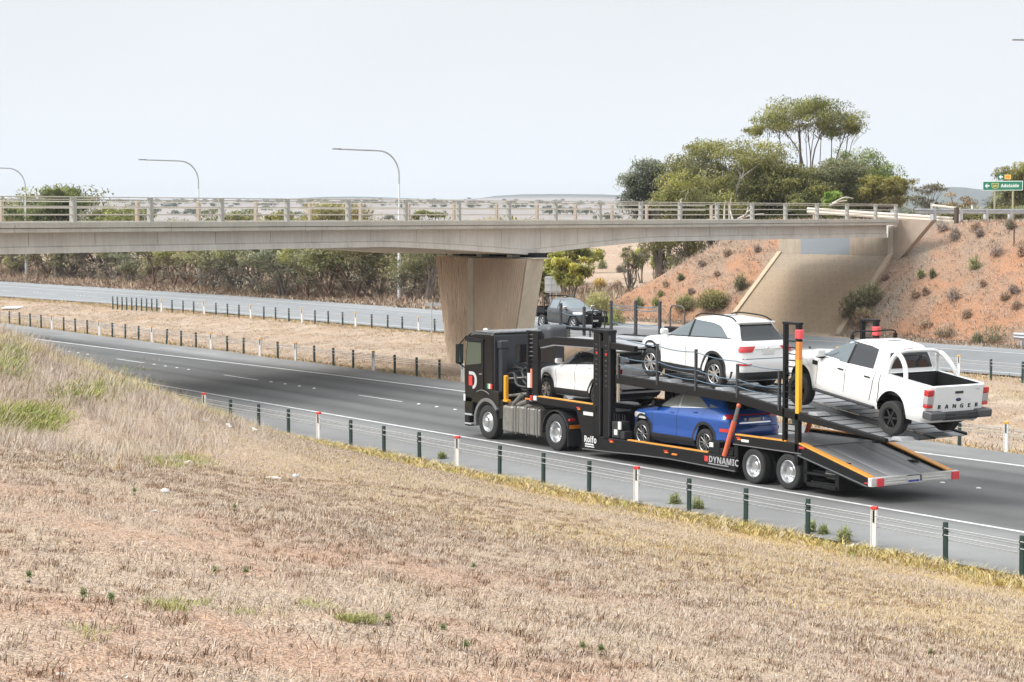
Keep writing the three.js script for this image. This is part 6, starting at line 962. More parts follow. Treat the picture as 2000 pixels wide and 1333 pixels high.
single('gum_tree', 'grey green gum with slim white stems under the right half of the umbrella tree', 1625, 445, 150, 300, 135, { seed: 34, tuft: 1.12, stems: 6, branches: 7, n: 427, leaf: 0.192, vary: 0.12, flat: 0.63, bottom: 0.46, c0: [0.0832, 0.0902, 0.0384], c1: [0.151, 0.15, 0.069], bark: barkPale, thick: 0.014, under: 3 });
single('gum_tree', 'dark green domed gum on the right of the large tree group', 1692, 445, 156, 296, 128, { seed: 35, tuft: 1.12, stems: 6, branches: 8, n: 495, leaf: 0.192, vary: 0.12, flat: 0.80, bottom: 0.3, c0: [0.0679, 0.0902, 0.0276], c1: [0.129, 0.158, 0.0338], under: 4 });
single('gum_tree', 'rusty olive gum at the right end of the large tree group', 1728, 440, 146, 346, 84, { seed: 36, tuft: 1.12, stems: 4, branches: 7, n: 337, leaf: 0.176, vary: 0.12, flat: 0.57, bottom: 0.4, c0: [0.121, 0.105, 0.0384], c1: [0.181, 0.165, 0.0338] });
{ // the tall one: bare slim stems under a wide umbrella
  const o = plant('umbrella_gum', 'tall umbrella shaped gum with bare slim stems rising above the other trees', 'tree', 1575, 450, 166), y0 = o.position.y, z = 166, k = z / 4000, r = rng(55), L = new Leaves(), wood = [];
  const Y = (py) => EYE - y0 + (420 - py) * k, X = (px) => (px - 1575) * k, at = (px, py, d) => [X(px) * SINA + d * COSA, Y(py), -X(px) * COSA + d * SINA];
  const tufts = [[1495, 246, 36, 22], [1478, 258, 20, 14], [1515, 236, 34, 26], [1545, 224, 40, 30], [1568, 212, 34, 18], [1590, 214, 30, 16], [1560, 238, 34, 22], [1610, 222, 36, 24], [1630, 228, 34, 26], [1640, 248, 36, 26], [1612, 246, 32, 22], [1664, 246, 26, 22], [1585, 244, 30, 20], [1622, 262, 24, 16], [1668, 256, 16, 12], [1535, 250, 26, 16]];
  for (const [px, py, w, hh] of tufts) for (let s = 0; s < 2; s++) { const d = (r() - 0.5) * 5.5, c = at(px + (r() - 0.5) * 8, py + (r() - 0.5) * 6, d), b = 0.85 + 0.4 * r(); L.clump(c[0], c[1], c[2], w * k, hh * k, w * k * 1.1, 560, 0.19, r, mixc([0.10, 0.11, 0.035], [0.19, 0.18, 0.045], r()).map((x) => x * b)); }
  for (const [b, t, th] of [[[1563, 315, 0], [1558, 245, 0.5], 0.17], [[1566, 318, 0.5], [1530, 252, -1], 0.09], [[1584, 305, 1], [1603, 250, 1], 0.10], [[1582, 300, 0], [1577, 250, 0], 0.07], [[1605, 300, -1], [1610, 250, -1], 0.06], [[1623, 305, 0], [1624, 258, 0], 0.07], [[1630, 305, 1], [1648, 258, 1], 0.09], [[1640, 308, -1], [1644, 260, -1], 0.05], [[1650, 305, 0], [1656, 256, 0], 0.07], [[1653, 308, 1], [1668, 260, 1], 0.05], [[1525, 300, 0], [1520, 250, 0], 0.06], [[1527, 298, 1], [1510, 256, 1], 0.045], [[1502, 285, -1], [1501, 258, -1], 0.05], [[1572, 312, 1], [1566, 256, 2], 0.05], [[1590, 300, -2], [1596, 255, -2], 0.06]]) { const B = at(...b), T = at(...t), root = [B[0] * 0.25, -0.4, B[2] * 0.25]; wood.push(limb([root, [lerp(root[0], B[0], 0.7), B[1] * 0.55, lerp(root[2], B[2], 0.7)], B, [lerp(B[0], T[0], 0.4) + (r() - 0.5) * 0.3, lerp(B[1], T[1], 0.5), lerp(B[2], T[2], 0.4)], T], th * 1.3, th * 0.45, 14, 6)); for (let q = 0; q < 3; q++) { const f = 0.35 + 0.4 * r(), p = [lerp(B[0], T[0], f), lerp(B[1], T[1], f), lerp(B[2], T[2], f)]; wood.push(limb([p, [p[0] + (r() - 0.5) * 1.2, lerp(p[1], T[1], 0.6), p[2] + (r() - 0.5) * 1.2], [p[0] + (r() - 0.5) * 2.6, T[1] + 0.3, p[2] + (r() - 0.5) * 2.6]], th * 0.35, th * 0.14, 7, 4)); } }
  part('trunk', wood, new THREE.MeshStandardMaterial({ color: col(0.20, 0.16, 0.13), roughness: 0.95, map: rep(barkMap, 1, 3) }), o); part('crown', L.geo(), leafMat, o);
}
{ // white limbs showing in front of the broad gum
  const o = plant('dead_limbs', 'bare white forked tree limbs standing among the broad gum crown', 'dead tree', 1437, 440, 147), k = 147 / 4000, y0 = o.position.y;
  const at = (px, py, d = 0) => { const x = (px - 1437) * k; return [x * SINA + d * COSA, EYE - y0 + (420 - py) * k, -x * COSA + d * SINA]; };
  const w = [[[1437, 440], [1436, 385], [1447, 350], [1470, 330], [1486, 318]], [[1436, 382], [1441, 358], [1446, 342]], [[1447, 350], [1444, 338], [1437, 330]], [[1447, 350], [1452, 335], [1450, 322]], [[1430, 440], [1420, 378], [1410, 352], [1412, 332]], [[1420, 372], [1432, 352], [1440, 344]], [[1410, 352], [1404, 345]], [[1392, 372], [1376, 362], [1366, 350], [1368, 344]], [[1376, 362], [1360, 352]]].map((l, i) => limb(l.map((q) => at(...q)), i === 0 ? 0.12 : 0.065, 0.02, 14, 6));
  part('limb', w, std(0.42, 0.39, 0.36, 0.9), o);
}
{ // pale fallen branches just behind the railing
  const o = plant('fallen_branches', 'tangle of pale fallen branches lying behind the bridge railing', 'dead branches', 1440, 430, 128), r = rng(66), w = [];
  const k = 128 / 4000, y0 = o.position.y, at = (px, py, d = 0) => { const x = (px - 1440) * k; return [x * SINA + d * COSA, EYE - y0 + (420 - py) * k, -x * COSA + d * SINA]; };
  for (const l of [[[1416, 430], [1417, 400], [1419, 392]], [[1424, 430], [1423, 398]], [[1430, 430], [1427, 405], [1430, 386]], [[1440, 428], [1458, 418], [1463, 404]], [[1448, 428], [1470, 420], [1492, 418]], [[1452, 426], [1462, 412], [1476, 410]], [[1390, 428], [1400, 420], [1402, 412]], [[1330, 398], [1331, 392], [1333, 388]], [[1618, 402], [1640, 394], [1656, 392]], [[1628, 398], [1650, 386], [1668, 388]]]) w.push(limb(l.map((q) => at(...q, (r() - 0.5) * 1)), 0.07, 0.025, 8, 5));
  w.push(limb([at(1440, 436), at(1438, 434)], 0.02, 0.02, 2, 4)); part('branch', w, std(0.52, 0.48, 0.43, 0.9), o);
}
single('lime_shrub', 'bright lime green young shrub behind the bridge railing', 1624, 432, 131, 378, 30, { seed: 41, stems: 5, branches: 4, n: 130, leaf: 0.18, flat: 1.2, bottom: 0.15, c0: [0.13, 0.20, 0.035], c1: [0.20, 0.28, 0.05] });
single('mallee_tree', 'sparse flat topped mallee against the wooded ridge', 1812, 432, 172, 354, 76, { seed: 42, stems: 3, branches: 5, n: 70, leaf: 0.24, flat: 0.35, bottom: 0.6, c0: [0.093, 0.0899, 0.062], c1: [0.139, 0.124, 0.0775], thick: 0.016 });
single('mallee_tree', 'rust coloured flat mallee left of the green direction sign', 1876, 432, 178, 372, 62, { seed: 43, stems: 4, branches: 5, n: 80, leaf: 0.24, flat: 0.4, bottom: 0.55, c0: [0.139, 0.0961, 0.0543], c1: [0.202, 0.139, 0.062] });
single('gum_tree', 'large olive gum behind the right end of the direction sign', 2000, 440, 168, 322, 96, { seed: 44, tuft: 1.12, stems: 6, branches: 8, n: 427, leaf: 0.2, vary: 0.12, flat: 0.75, bottom: 0.25, c0: [0.0906, 0.0902, 0.0384], c1: [0.197, 0.184, 0.0461], under: 6, bark: barkPale });
single('gum_tree', 'grey gum behind the left post of the direction sign', 1942, 440, 186, 366, 82, { seed: 45, tuft: 1.12, stems: 5, branches: 7, n: 315, leaf: 0.2, vary: 0.12, flat: 0.75, bottom: 0.2, c0: [0.0755, 0.0827, 0.0429], c1: [0.136, 0.135, 0.0614], under: 5 });
{ // low scrub along the top right
  const r = rng(71); [[1770, 398], [1786, 392], [1800, 402], [1830, 398], [1850, 404], [1866, 396], [1892, 398], [1912, 404], [1936, 400], [1960, 402], [1982, 404], [2004, 398]].forEach(([px, top], i) => { const z = 150 + r() * 14, q = AtZ(px, 425, z), y = gh(q[0], q[1]), o = thing('scrub_bush', ORD[i] + ' low scrub bush from the left behind the upper guard rail', 'shrub', [q[0], y, -q[1]], 'scrub behind the guard rail'); const hh = EYE - y + (420 - top) / 4000 * z, L = new Leaves(); for (let k = 0; k < 5; k++) L.clump((r() - 0.5) * 1.2, hh * (0.3 + 0.36 * r()), (r() - 0.5) * 1.2, 0.75, hh * 0.3, 0.75, 150, 0.22, r, mixc(OLIVE, r() < 0.4 ? [0.19, 0.17, 0.05] : GREYG, r())); part('foliage', L.geo(), leafMat, o); part('stem', [limb([[0, -0.2, 0], [0.1, hh * 0.3, 0.05], [0.2, hh * 0.6, 0.1]], 0.05, 0.02, 5, 4), limb([[0, -0.2, 0], [-0.1, hh * 0.3, 0.05], [-0.3, hh * 0.6, 0]], 0.04, 0.02, 5, 4)], barkGrey, o); });
}
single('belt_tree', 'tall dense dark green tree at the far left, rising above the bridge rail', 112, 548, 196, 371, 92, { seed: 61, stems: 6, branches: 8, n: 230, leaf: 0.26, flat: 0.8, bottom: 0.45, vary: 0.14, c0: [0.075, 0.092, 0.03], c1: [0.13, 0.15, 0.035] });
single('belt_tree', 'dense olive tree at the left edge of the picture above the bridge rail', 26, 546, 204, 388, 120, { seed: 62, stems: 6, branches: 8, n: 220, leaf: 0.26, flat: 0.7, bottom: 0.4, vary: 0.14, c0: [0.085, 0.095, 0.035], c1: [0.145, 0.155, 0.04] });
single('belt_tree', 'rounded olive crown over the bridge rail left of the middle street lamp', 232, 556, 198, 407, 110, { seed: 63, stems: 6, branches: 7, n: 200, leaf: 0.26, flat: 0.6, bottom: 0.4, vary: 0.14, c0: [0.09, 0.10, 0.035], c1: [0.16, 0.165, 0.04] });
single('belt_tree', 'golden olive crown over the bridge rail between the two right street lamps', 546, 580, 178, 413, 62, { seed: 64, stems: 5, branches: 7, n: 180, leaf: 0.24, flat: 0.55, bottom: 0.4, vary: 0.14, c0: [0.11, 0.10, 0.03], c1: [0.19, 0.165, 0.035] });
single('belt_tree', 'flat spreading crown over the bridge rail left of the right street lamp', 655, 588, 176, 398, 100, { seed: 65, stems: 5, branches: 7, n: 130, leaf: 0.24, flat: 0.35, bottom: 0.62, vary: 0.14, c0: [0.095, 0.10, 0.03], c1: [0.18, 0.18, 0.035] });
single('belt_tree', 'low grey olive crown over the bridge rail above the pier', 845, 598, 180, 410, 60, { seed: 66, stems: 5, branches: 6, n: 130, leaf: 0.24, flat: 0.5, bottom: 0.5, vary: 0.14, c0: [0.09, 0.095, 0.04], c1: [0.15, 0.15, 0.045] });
// rounded shrubs: [label, px, py, z or 0, width px, height px, lower colour, upper colour, twiggy]
function shrub(name, label, px, py, z, wpx, hpx, c0, c1, seed, n = 420, leaf = 0.16, group) {
  const o = plant(name, label, 'shrub', px, py, z, group), k = (Math.hypot(o.position.x, o.position.z) * 0.98) / 4000, r = rng(seed), L = new Leaves(), W = wpx * k / 2, Hh = hpx * k, wood = [];
  const lb = [0, 1, 2, 3].map(() => [(r() - 0.5) * 0.9, (r() - 0.5) * 0.9, 0.45 + 0.5 * r()]);
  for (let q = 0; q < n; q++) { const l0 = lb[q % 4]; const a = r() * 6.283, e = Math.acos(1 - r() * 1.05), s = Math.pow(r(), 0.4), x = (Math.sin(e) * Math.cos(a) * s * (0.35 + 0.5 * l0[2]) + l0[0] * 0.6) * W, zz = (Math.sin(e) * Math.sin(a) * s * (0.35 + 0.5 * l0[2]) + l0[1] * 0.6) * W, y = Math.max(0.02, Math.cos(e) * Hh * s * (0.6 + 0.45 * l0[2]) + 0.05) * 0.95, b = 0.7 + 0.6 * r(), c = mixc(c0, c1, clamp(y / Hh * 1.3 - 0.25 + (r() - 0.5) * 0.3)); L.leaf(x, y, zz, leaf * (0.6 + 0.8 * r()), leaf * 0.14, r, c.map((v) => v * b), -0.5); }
  for (let q = 0; q < 9; q++) { const a = r() * 6.283, l = 0.5 + 0.45 * r(); wood.push(limb([[0, -0.1, 0], [Math.cos(a) * W * l * 0.4, Hh * l * 0.5, Math.sin(a) * W * l * 0.4], [Math.cos(a) * W * l * 0.9, Hh * l * 0.85, Math.sin(a) * W * l * 0.9]], 0.018, 0.006, 4, 3)); }
  part('stem', wood, barkGrey, o); part('foliage', L.geo(), leafMat, o); return o;
}
const GREYB = [0.23, 0.185, 0.16], BROWNB = [0.29, 0.21, 0.15], DKG = [0.10, 0.11, 0.055], GRN = [0.17, 0.185, 0.07];
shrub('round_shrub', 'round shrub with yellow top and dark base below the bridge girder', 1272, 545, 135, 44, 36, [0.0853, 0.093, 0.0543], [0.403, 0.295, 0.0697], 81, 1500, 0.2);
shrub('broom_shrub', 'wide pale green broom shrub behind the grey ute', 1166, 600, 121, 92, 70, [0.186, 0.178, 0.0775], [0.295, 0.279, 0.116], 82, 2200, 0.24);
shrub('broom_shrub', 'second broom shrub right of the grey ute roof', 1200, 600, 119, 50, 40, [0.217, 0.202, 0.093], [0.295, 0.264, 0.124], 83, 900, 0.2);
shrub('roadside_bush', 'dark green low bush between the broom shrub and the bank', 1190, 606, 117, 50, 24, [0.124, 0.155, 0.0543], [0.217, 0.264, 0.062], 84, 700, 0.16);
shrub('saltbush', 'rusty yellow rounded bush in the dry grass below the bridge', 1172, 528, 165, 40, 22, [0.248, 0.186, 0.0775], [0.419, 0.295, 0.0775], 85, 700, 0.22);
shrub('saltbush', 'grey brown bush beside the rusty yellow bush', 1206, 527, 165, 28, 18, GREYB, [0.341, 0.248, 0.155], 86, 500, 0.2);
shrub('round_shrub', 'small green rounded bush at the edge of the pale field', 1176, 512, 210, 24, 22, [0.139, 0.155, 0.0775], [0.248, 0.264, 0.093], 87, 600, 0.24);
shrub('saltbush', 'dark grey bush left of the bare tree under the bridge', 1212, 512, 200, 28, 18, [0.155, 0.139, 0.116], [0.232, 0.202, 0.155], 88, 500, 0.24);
single('bare_tree', 'twiggy half bare grey tree under the bridge girder', 1232, 526, 158, 478, 40, { seed: 46, stems: 6, branches: 6, n: 26, leaf: 0.2, flat: 0.6, bottom: 0.3, c0: [0.155, 0.139, 0.093], c1: [0.217, 0.202, 0.093], dead: 8 });
single('mallee_tree', 'yellow green crown left of the dark trees under the bridge girder', 1254, 520, 175, 474, 30, { seed: 47, stems: 4, branches: 5, n: 90, leaf: 0.24, flat: 0.8, bottom: 0.35, c0: [0.202, 0.217, 0.0465], c1: [0.341, 0.357, 0.0543] });
single('mallee_tree', 'yellow green crown beside the slope edge under the bridge girder', 1318, 522, 158, 488, 26, { seed: 48, stems: 4, branches: 5, n: 90, leaf: 0.2, flat: 0.9, bottom: 0.25, c0: [0.217, 0.232, 0.0465], c1: [0.341, 0.357, 0.0543] });
single('mallee_tree', 'small yellow green crown in the gap below the girder', 1285, 520, 170, 480, 26, { seed: 49, stems: 4, branches: 5, n: 90, leaf: 0.22, flat: 0.8, bottom: 0.35, c0: [0.202, 0.217, 0.0465], c1: [0.326, 0.341, 0.0543] });
shrub('roadside_bush', 'large dark bush at the right border of the paved abutment slope', 1672, 622, 0, 78, 64, [0.116, 0.105, 0.062], [0.155, 0.155, 0.0775], 91, 2400, 0.2);
shrub('roadside_bush', 'upper dark bush beside the paved abutment slope', 1702, 592, 0, 60, 42, [0.155, 0.132, 0.0853], [0.155, 0.163, 0.0775], 92, 1500, 0.18);
shrub('roadside_bush', 'brown twiggy bush below the dark bushes at the paved slope', 1690, 632, 0, 60, 34, BROWNB, [0.217, 0.186, 0.109], 93, 900, 0.18);
shrub('roadside_bush', 'low dark green bush on the bank left of the paved slope', 1395, 603, 0, 96, 40, [0.109, 0.109, 0.0465], [0.217, 0.186, 0.0697], 94, 2200, 0.2);
shrub('roadside_bush', 'small olive bush left of the paved slope border', 1446, 566, 0, 34, 36, [0.124, 0.116, 0.0697], [0.186, 0.186, 0.0775], 95, 800, 0.16);
shrub('roadside_bush', 'lowest green brown bush behind the trailer on the left bank', 1340, 606, 0, 70, 34, [0.124, 0.116, 0.0543], [0.202, 0.202, 0.0775], 96, 1300, 0.18);
const bankShrubs = [[1842, 452, 36, 20, GREYB], [1866, 464, 24, 20, GREYB], [1866, 468, 22, 12, GREYB], [1906, 450, 28, 18, BROWNB], [1916, 462, 24, 14, GREYB], [1974, 448, 30, 22, [0.12, 0.11, 0.075]], [1946, 500, 40, 28, GREYB], [1904, 526, 32, 30, GRN], [1800, 543, 16, 14, GRN], [1822, 543, 16, 18, DKG], [1788, 582, 24, 18, BROWNB], [1808, 576, 18, 16, BROWNB], [1862, 586, 38, 26, GREYB], [1980, 574, 32, 20, GREYB], [1962, 586, 22, 12, BROWNB], [1812, 640, 40, 14, BROWNB], [1850, 660, 60, 22, [0.12, 0.105, 0.065]], [1940, 672, 60, 42, DKG], [1908, 672, 36, 24, DKG], [1996, 500, 26, 40, BROWNB], [1985, 604, 26, 18, BROWNB], [1762, 458, 20, 12, GREYB], [1330, 548, 16, 12, DKG], [1372, 520, 22, 12, GREYB], [1420, 500, 24, 14, BROWNB], [1290, 580, 16, 12, GRN], [1248, 600, 26, 22, [0.12, 0.15, 0.04]], [1280, 598, 24, 18, [0.14, 0.18, 0.04]], [1350, 575, 18, 12, GREYB], [1480, 492, 20, 12, GREYB], [1300, 560, 14, 10, BROWNB], [1400, 540, 18, 10, BROWNB], [1760, 500, 14, 10, BROWNB], [1730, 546, 16, 10, GREYB], [1890, 620, 22, 14, BROWNB], [1920, 560, 16, 12, BROWNB]];
const bankWords = ['grey shrub just right of the dark timber post foot', 'upright grey shrub below the timber post', 'small grey shrub beside the upright one', 'brown shrub near the top of the bank', 'grey shrub with twigs near the top of the bank', 'olive shrub beside the steel stake', 'wide grey shrub in the middle of the red bank', 'green topped shrub in the middle of the red bank', 'left of two small green plants on the red bank', 'right of two small green plants on the red bank', 'brown shrub low on the bank', 'small brown shrub up from the low one', 'broad grey shrub low on the red bank', 'grey shrub near the right edge of the bank', 'flat brown shrub near the right edge', 'brown flat shrub at the bank foot', 'wide olive brown shrub at the bank foot', 'large dark green shrub left of the low guard rail end', 'dark green shrub beside the large one', 'tall brown shrub cut by the right edge', 'brown shrub above the low guard rail', 'grey shrub near the wing wall', 'dark shrub on the left bank', 'grey shrub high on the left bank', 'brown shrub high on the left bank', 'small green shrub at the left bank edge', 'fresh green shrub left of the stanchions', 'fresh green shrub behind the stanchions', 'grey shrub in the middle of the left bank', 'grey shrub below the girder end', 'brown tuft at the left bank edge', 'brown tuft in the middle of the left bank', 'brown tuft high beside the wing wall', 'grey tuft beside the paved slope', 'brown tuft above the bank foot', 'brown tuft right of the green topped shrub'];
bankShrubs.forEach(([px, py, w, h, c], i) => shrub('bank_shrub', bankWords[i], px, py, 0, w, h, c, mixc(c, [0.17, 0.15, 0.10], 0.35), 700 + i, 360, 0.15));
// ---------------------------------------------------------------- grasses: countless blades, drawn as tufts
const grassMat = new THREE.MeshStandardMaterial({ color: 0xffffff, roughness: 0.95, side: THREE.DoubleSide });
function tuft(seed, blades, h, spread, lean, w) {
  const r = rng(seed), p = [], nn = [];
  for (let k = 0; k < blades; k++) {
    const a = r() * 6.283, d = spread * Math.sqrt(r()), x = Math.cos(a) * d, z = Math.sin(a) * d, b = r() * 6.283, hh = h * (0.45 + 0.75 * r()), l = lean * hh * (0.3 + r()), la = a + (r() - 0.5) * 2, ww = w * (0.6 + 0.8 * r()), cx = Math.cos(b) * ww, cz = Math.sin(b) * ww;
    const mx = x + Math.cos(la) * l * 0.35, mz = z + Math.sin(la) * l * 0.35, my = hh * 0.6, tx = x + Math.cos(la) * l, tz = z + Math.sin(la) * l, ty = hh * (1 - 0.3 * lean * r());
    p.push(x - cx, -0.02, z - cz, x + cx, -0.02, z + cz, mx + cx * 0.7, my, mz + cz * 0.7, x - cx, -0.02, z - cz, mx + cx * 0.7, my, mz + cz * 0.7, mx - cx * 0.7, my, mz - cz * 0.7, mx - cx * 0.7, my, mz - cz * 0.7, mx + cx * 0.7, my, mz + cz * 0.7, tx, ty, tz);
    for (let q = 0; q < 9; q++) { const f = new THREE.Vector3(-Math.sin(b) * 0.5 + Math.cos(a) * 0.2, 0.85, Math.cos(b) * 0.5 + Math.sin(a) * 0.2).normalize(); nn.push(f.x, f.y, f.z); }
  }
  const g = new THREE.BufferGeometry(); g.setAttribute('position', new THREE.Float32BufferAttribute(p, 3)); g.setAttribute('normal', new THREE.Float32BufferAttribute(nn, 3)); return g;
}
function field(name, label, category, geo, spots) { // spots: [t, n, scale, colour, height factor]
  const m = new THREE.InstancedMesh(geo, grassMat, spots.length), d = new THREE.Object3D(), c = new THREE.Color(), r = rng(spots.length + 17);
  spots.forEach(([t, n, s, k, hf = 1], i) => { d.position.set(t, gh(t, n), -n); d.rotation.set((r() - 0.5) * 0.3, r() * 6.283, (r() - 0.5) * 0.3); d.scale.set(s, s * hf, s); d.updateMatrix(); m.setMatrixAt(i, d.matrix); m.setColorAt(i, c.setRGB(k[0], k[1], k[2])); });
  m.name = numbered(name); m.userData.kind = 'stuff'; tag(m, label, category); scene.add(m); return m;
}
const inView = (t, n, m = 0.27) => { const z = -COSA * t + SINA * n, x = SINA * t + COSA * n; return z > 3 && Math.abs(x) < z * m + 1.5; };
const S_GREY = [0.50, 0.42, 0.355], S_STRAW = [0.58, 0.465, 0.335], S_BROWN = [0.32, 0.215, 0.145], S_YEL = [0.66, 0.51, 0.20], S_GOLD = [0.60, 0.44, 0.19], S_GRN = [0.34, 0.40, 0.08], S_PALE = [0.64, 0.55, 0.45];
const vary = (c, r, a = 0.3) => { const b = 1 + (r() - 0.5) * a; return [c[0] * b * (1 + (r() - 0.5) * 0.08), c[1] * b, c[2] * b]; };
{
  const r = rng(1001), sp = [[], [], []], tall = [[], []], edge = [], brown = [];
  const mound = (t, n) => sstep(-28.5, -33, t + 1.35 * Math.max(0, n - 12.5) + 2.2 * fbm(t * 0.25, n * 0.25, 611, 3));
  for (let k = 0; k < 190000; k++) { // close mown slope; thins with bare red soil
    const t = lerp(-62, -5, r()), n = lerp(0.5, 26.6, r()); if (!inView(t, n)) continue; const md = mound(t, n); if (r() < md * 0.85) continue;
    const bare = fbm(t * 0.35, n * 0.5, 201, 4) * 0.9 + fbm(t * 1.7, n * 2.2, 209, 3) * 0.6, near = sstep(15, 7, n); if (bare > 0.14 && r() < near * 0.6) continue;
    const f = fbm(t * 0.5, n * 0.7, 621, 3), y = sstep(12, 19, n) * (0.45 + 0.9 * fbm(t * 0.12, n * 0.16, 205, 3)), q = r();
    let c = q < 0.40 ? S_GREY : q < 0.74 ? S_STRAW : q < 0.86 ? S_PALE : S_BROWN; if (r() < y * 0.5) c = r() < 0.5 ? S_YEL : S_GOLD; if (q > 0.86 && n > 17) c = S_STRAW;
    sp[k % 3].push([t, n, (0.55 + 0.75 * r()) * (1 + 0.5 * f), vary(c, r), 0.5 + 0.6 * r()]);
  }
  field('dry_grass', 'short dry grey straw grass covering the foreground slope', 'grass', tuft(11, 16, 0.032, 0.18, 2.2, 0.0028), sp[0]);
  field('dry_grass', 'flattened pale straw lying over the foreground slope', 'grass', tuft(12, 14, 0.022, 0.22, 5, 0.0028), sp[1]);
  field('dry_grass', 'upright thin dry stalks scattered over the foreground slope', 'grass', tuft(13, 8, 0.055, 0.16, 1.3, 0.0020), sp[2]);
  for (let k = 0; k < 9000; k++) { const t = lerp(-34, -5, r()), n = lerp(0.5, 22, r()); if (!inView(t, n) || fbm(t * 0.6, n * 0.8, 631, 3) < -0.12) continue; brown.push([t, n, 0.6 + 0.8 * r(), vary(r() < 0.7 ? S_BROWN : [0.34, 0.20, 0.115], r, 0.4), 0.6 + 0.7 * r()]); }
  field('dead_tussocks', 'small brown dead tussocks dotted over the red foreground soil', 'grass', tuft(14, 30, 0.036, 0.07, 1.6, 0.0026), brown);
  const greenAt = [[40, 818], [10, 830], [90, 840], [100, 815]].map((p) => ground(p[0], p[1]));
  for (let k = 0; k < 30000; k++) { // tall dry grass on the mound at the left
    const t = lerp(-72, -27, r()), n = lerp(4, 27, r()); if (!inView(t, n, 0.30) || r() > mound(t, n)) continue; if (greenAt.some((g) => Math.hypot(g[0] - t, g[1] - n) < 1.1)) continue; const f = fbm(t * 0.18, n * 0.24, 641, 3), q = r();
    let c = q < 0.2 ? S_PALE : q < 0.6 ? [0.56, 0.48, 0.42] : q < 0.88 ? S_STRAW : [0.40, 0.33, 0.27]; if (f > 0.0 && r() < 0.6) c = r() < 0.6 ? S_YEL : [0.48, 0.45, 0.13]; const low = sstep(18.5, 24, n);
    tall[k % 2].push([t, n, (0.52 + 0.55 * r()) * lerp(1, 0.28, low), vary(c, r), 0.7 + 0.6 * r()]);
  }
  field('tall_dry_grass', 'tall wispy dry grass standing on the mound at the left', 'grass', tuft(15, 14, 0.40, 0.26, 0.8, 0.0022), tall[0]);
  field('tall_dry_grass', 'dense golden and grey dry grass on the left mound', 'grass', tuft(16, 22, 0.24, 0.28, 1.3, 0.0034), tall[1]);
  for (let k = 0; k < 16000; k++) { const t = lerp(-66, -18, r()), n = 26.95 - Math.abs(r() + r() + r() - 1.5) * 1.15 + 0.22 * fbm(t * 0.9, 3, 401, 3); if (r() > 0.55 + 0.9 * fbm(t * 0.5, 1, 651, 2)) continue; const q = r(); edge.push([t, Math.min(n, 27.15), 0.6 + 0.7 * r(), vary(q < 0.62 ? S_YEL : q < 0.85 ? S_STRAW : q < 0.95 ? [0.45, 0.40, 0.10] : S_GRN, r), 0.6 + 0.6 * r()]); }
  field('yellow_grass', 'fringe of yellow grass along the foot of the near wire rope barrier', 'grass', tuft(17, 18, 0.12, 0.15, 1.6, 0.0042), edge);
  const green = []; // green runners and tufts
  for (const [px, py, wx, wy, n, s] of [[40, 818, 100, 30, 700, 1.1], [10, 700, 45, 50, 160, 1.6], [345, 905, 80, 14, 110, 0.9], [330, 1185, 80, 16, 46, 0.42], [480, 1196, 90, 12, 24, 0.36], [700, 1213, 40, 6, 90, 0.45], [180, 1240, 40, 20, 14, 0.4], [150, 770, 60, 20, 90, 1.6], [240, 740, 90, 40, 110, 1.6], [620, 1180, 60, 12, 20, 0.4]]) for (let k = 0; k < n; k++) { const q = ground(px + (r() + r() - 1) * wx, py + (r() + r() - 1) * wy); green.push([q[0], q[1], s * (0.6 + 0.7 * r()), vary(r() < 0.45 ? [0.32, 0.37, 0.09] : r() < 0.6 ? [0.44, 0.42, 0.14] : S_STRAW, r), 0.6 + 0.5 * r()]); }
  field('green_grass', 'patches of fresh green grass on the dry slope', 'grass', tuft(18, 18, 0.13, 0.16, 1.5, 0.0045), green);
  const med = [[], []];
  for (let k = 0; k < 60000; k++) { const t = lerp(-200, -22, r()), n = lerp(41.0, farNear(t) - 1.2, Math.pow(r(), 1)); if (!inView(t, n)) continue; const e = Math.min(n - 41, farNear(t) - 1.2 - n), f = fbm(t * 0.35, n * 0.5, 661, 3); if (r() > (e < 1.2 ? 0.95 : 0.25 + 0.5 * (f + 0.2))) continue; const q = r(); med[k % 2].push([t, n, (e < 1.2 ? 1.1 : 0.8) * (0.6 + 0.8 * r()), vary(q < (e < 1.2 ? 0.4 : 0.12) ? S_GOLD : q < 0.45 ? S_GREY : q < 0.75 ? S_STRAW : q < 0.9 ? [0.50, 0.36, 0.24] : e < 1.4 ? [0.30, 0.31, 0.10] : S_BROWN, r), 0.6 + 0.6 * r()]); }
  field('median_grass', 'sparse dry grass over the median between the carriageways', 'grass', tuft(19, 14, 0.065, 0.26, 2.0, 0.007), med[0]);
  field('median_grass', 'low straw tufts along the edges of the median', 'grass', tuft(20, 14, 0.12, 0.2, 1.4, 0.007), med[1]);
  const bank = [], verge = [];
  for (let k = 0; k < 60000; k++) { const t = lerp(-150, -30, r()), n = lerp(72.8, 100, Math.pow(r(), 1.4)); if (!inView(t, n, 0.265)) continue; if (t > -92.9 - 0.364 * (n - 80) && t < -82.6 - 0.364 * (n - 80) && n < 82) continue; if (n > 80 && t > -92.5 - 0.364 * (n - 80) && t < -80.5 - 0.364 * (n - 80)) continue; const f = fbm(t * 0.5, n * 0.6, 671, 3), q = r(), low = sstep(76, 73.5, n); if (r() > 0.5 + 0.8 * f + 0.5 * low) continue; bank.push([t, n, 0.6 + 0.8 * r(), vary(q < 0.4 ? S_GREY : q < 0.7 ? [0.50, 0.38, 0.28] : q < 0.9 ? S_STRAW : S_BROWN, r), 0.6 + 0.6 * r()]); }
  field('bank_grass', 'thin grey dry grass scattered over the red banks', 'grass', tuft(21, 13, 0.17, 0.24, 1.3, 0.009), bank);
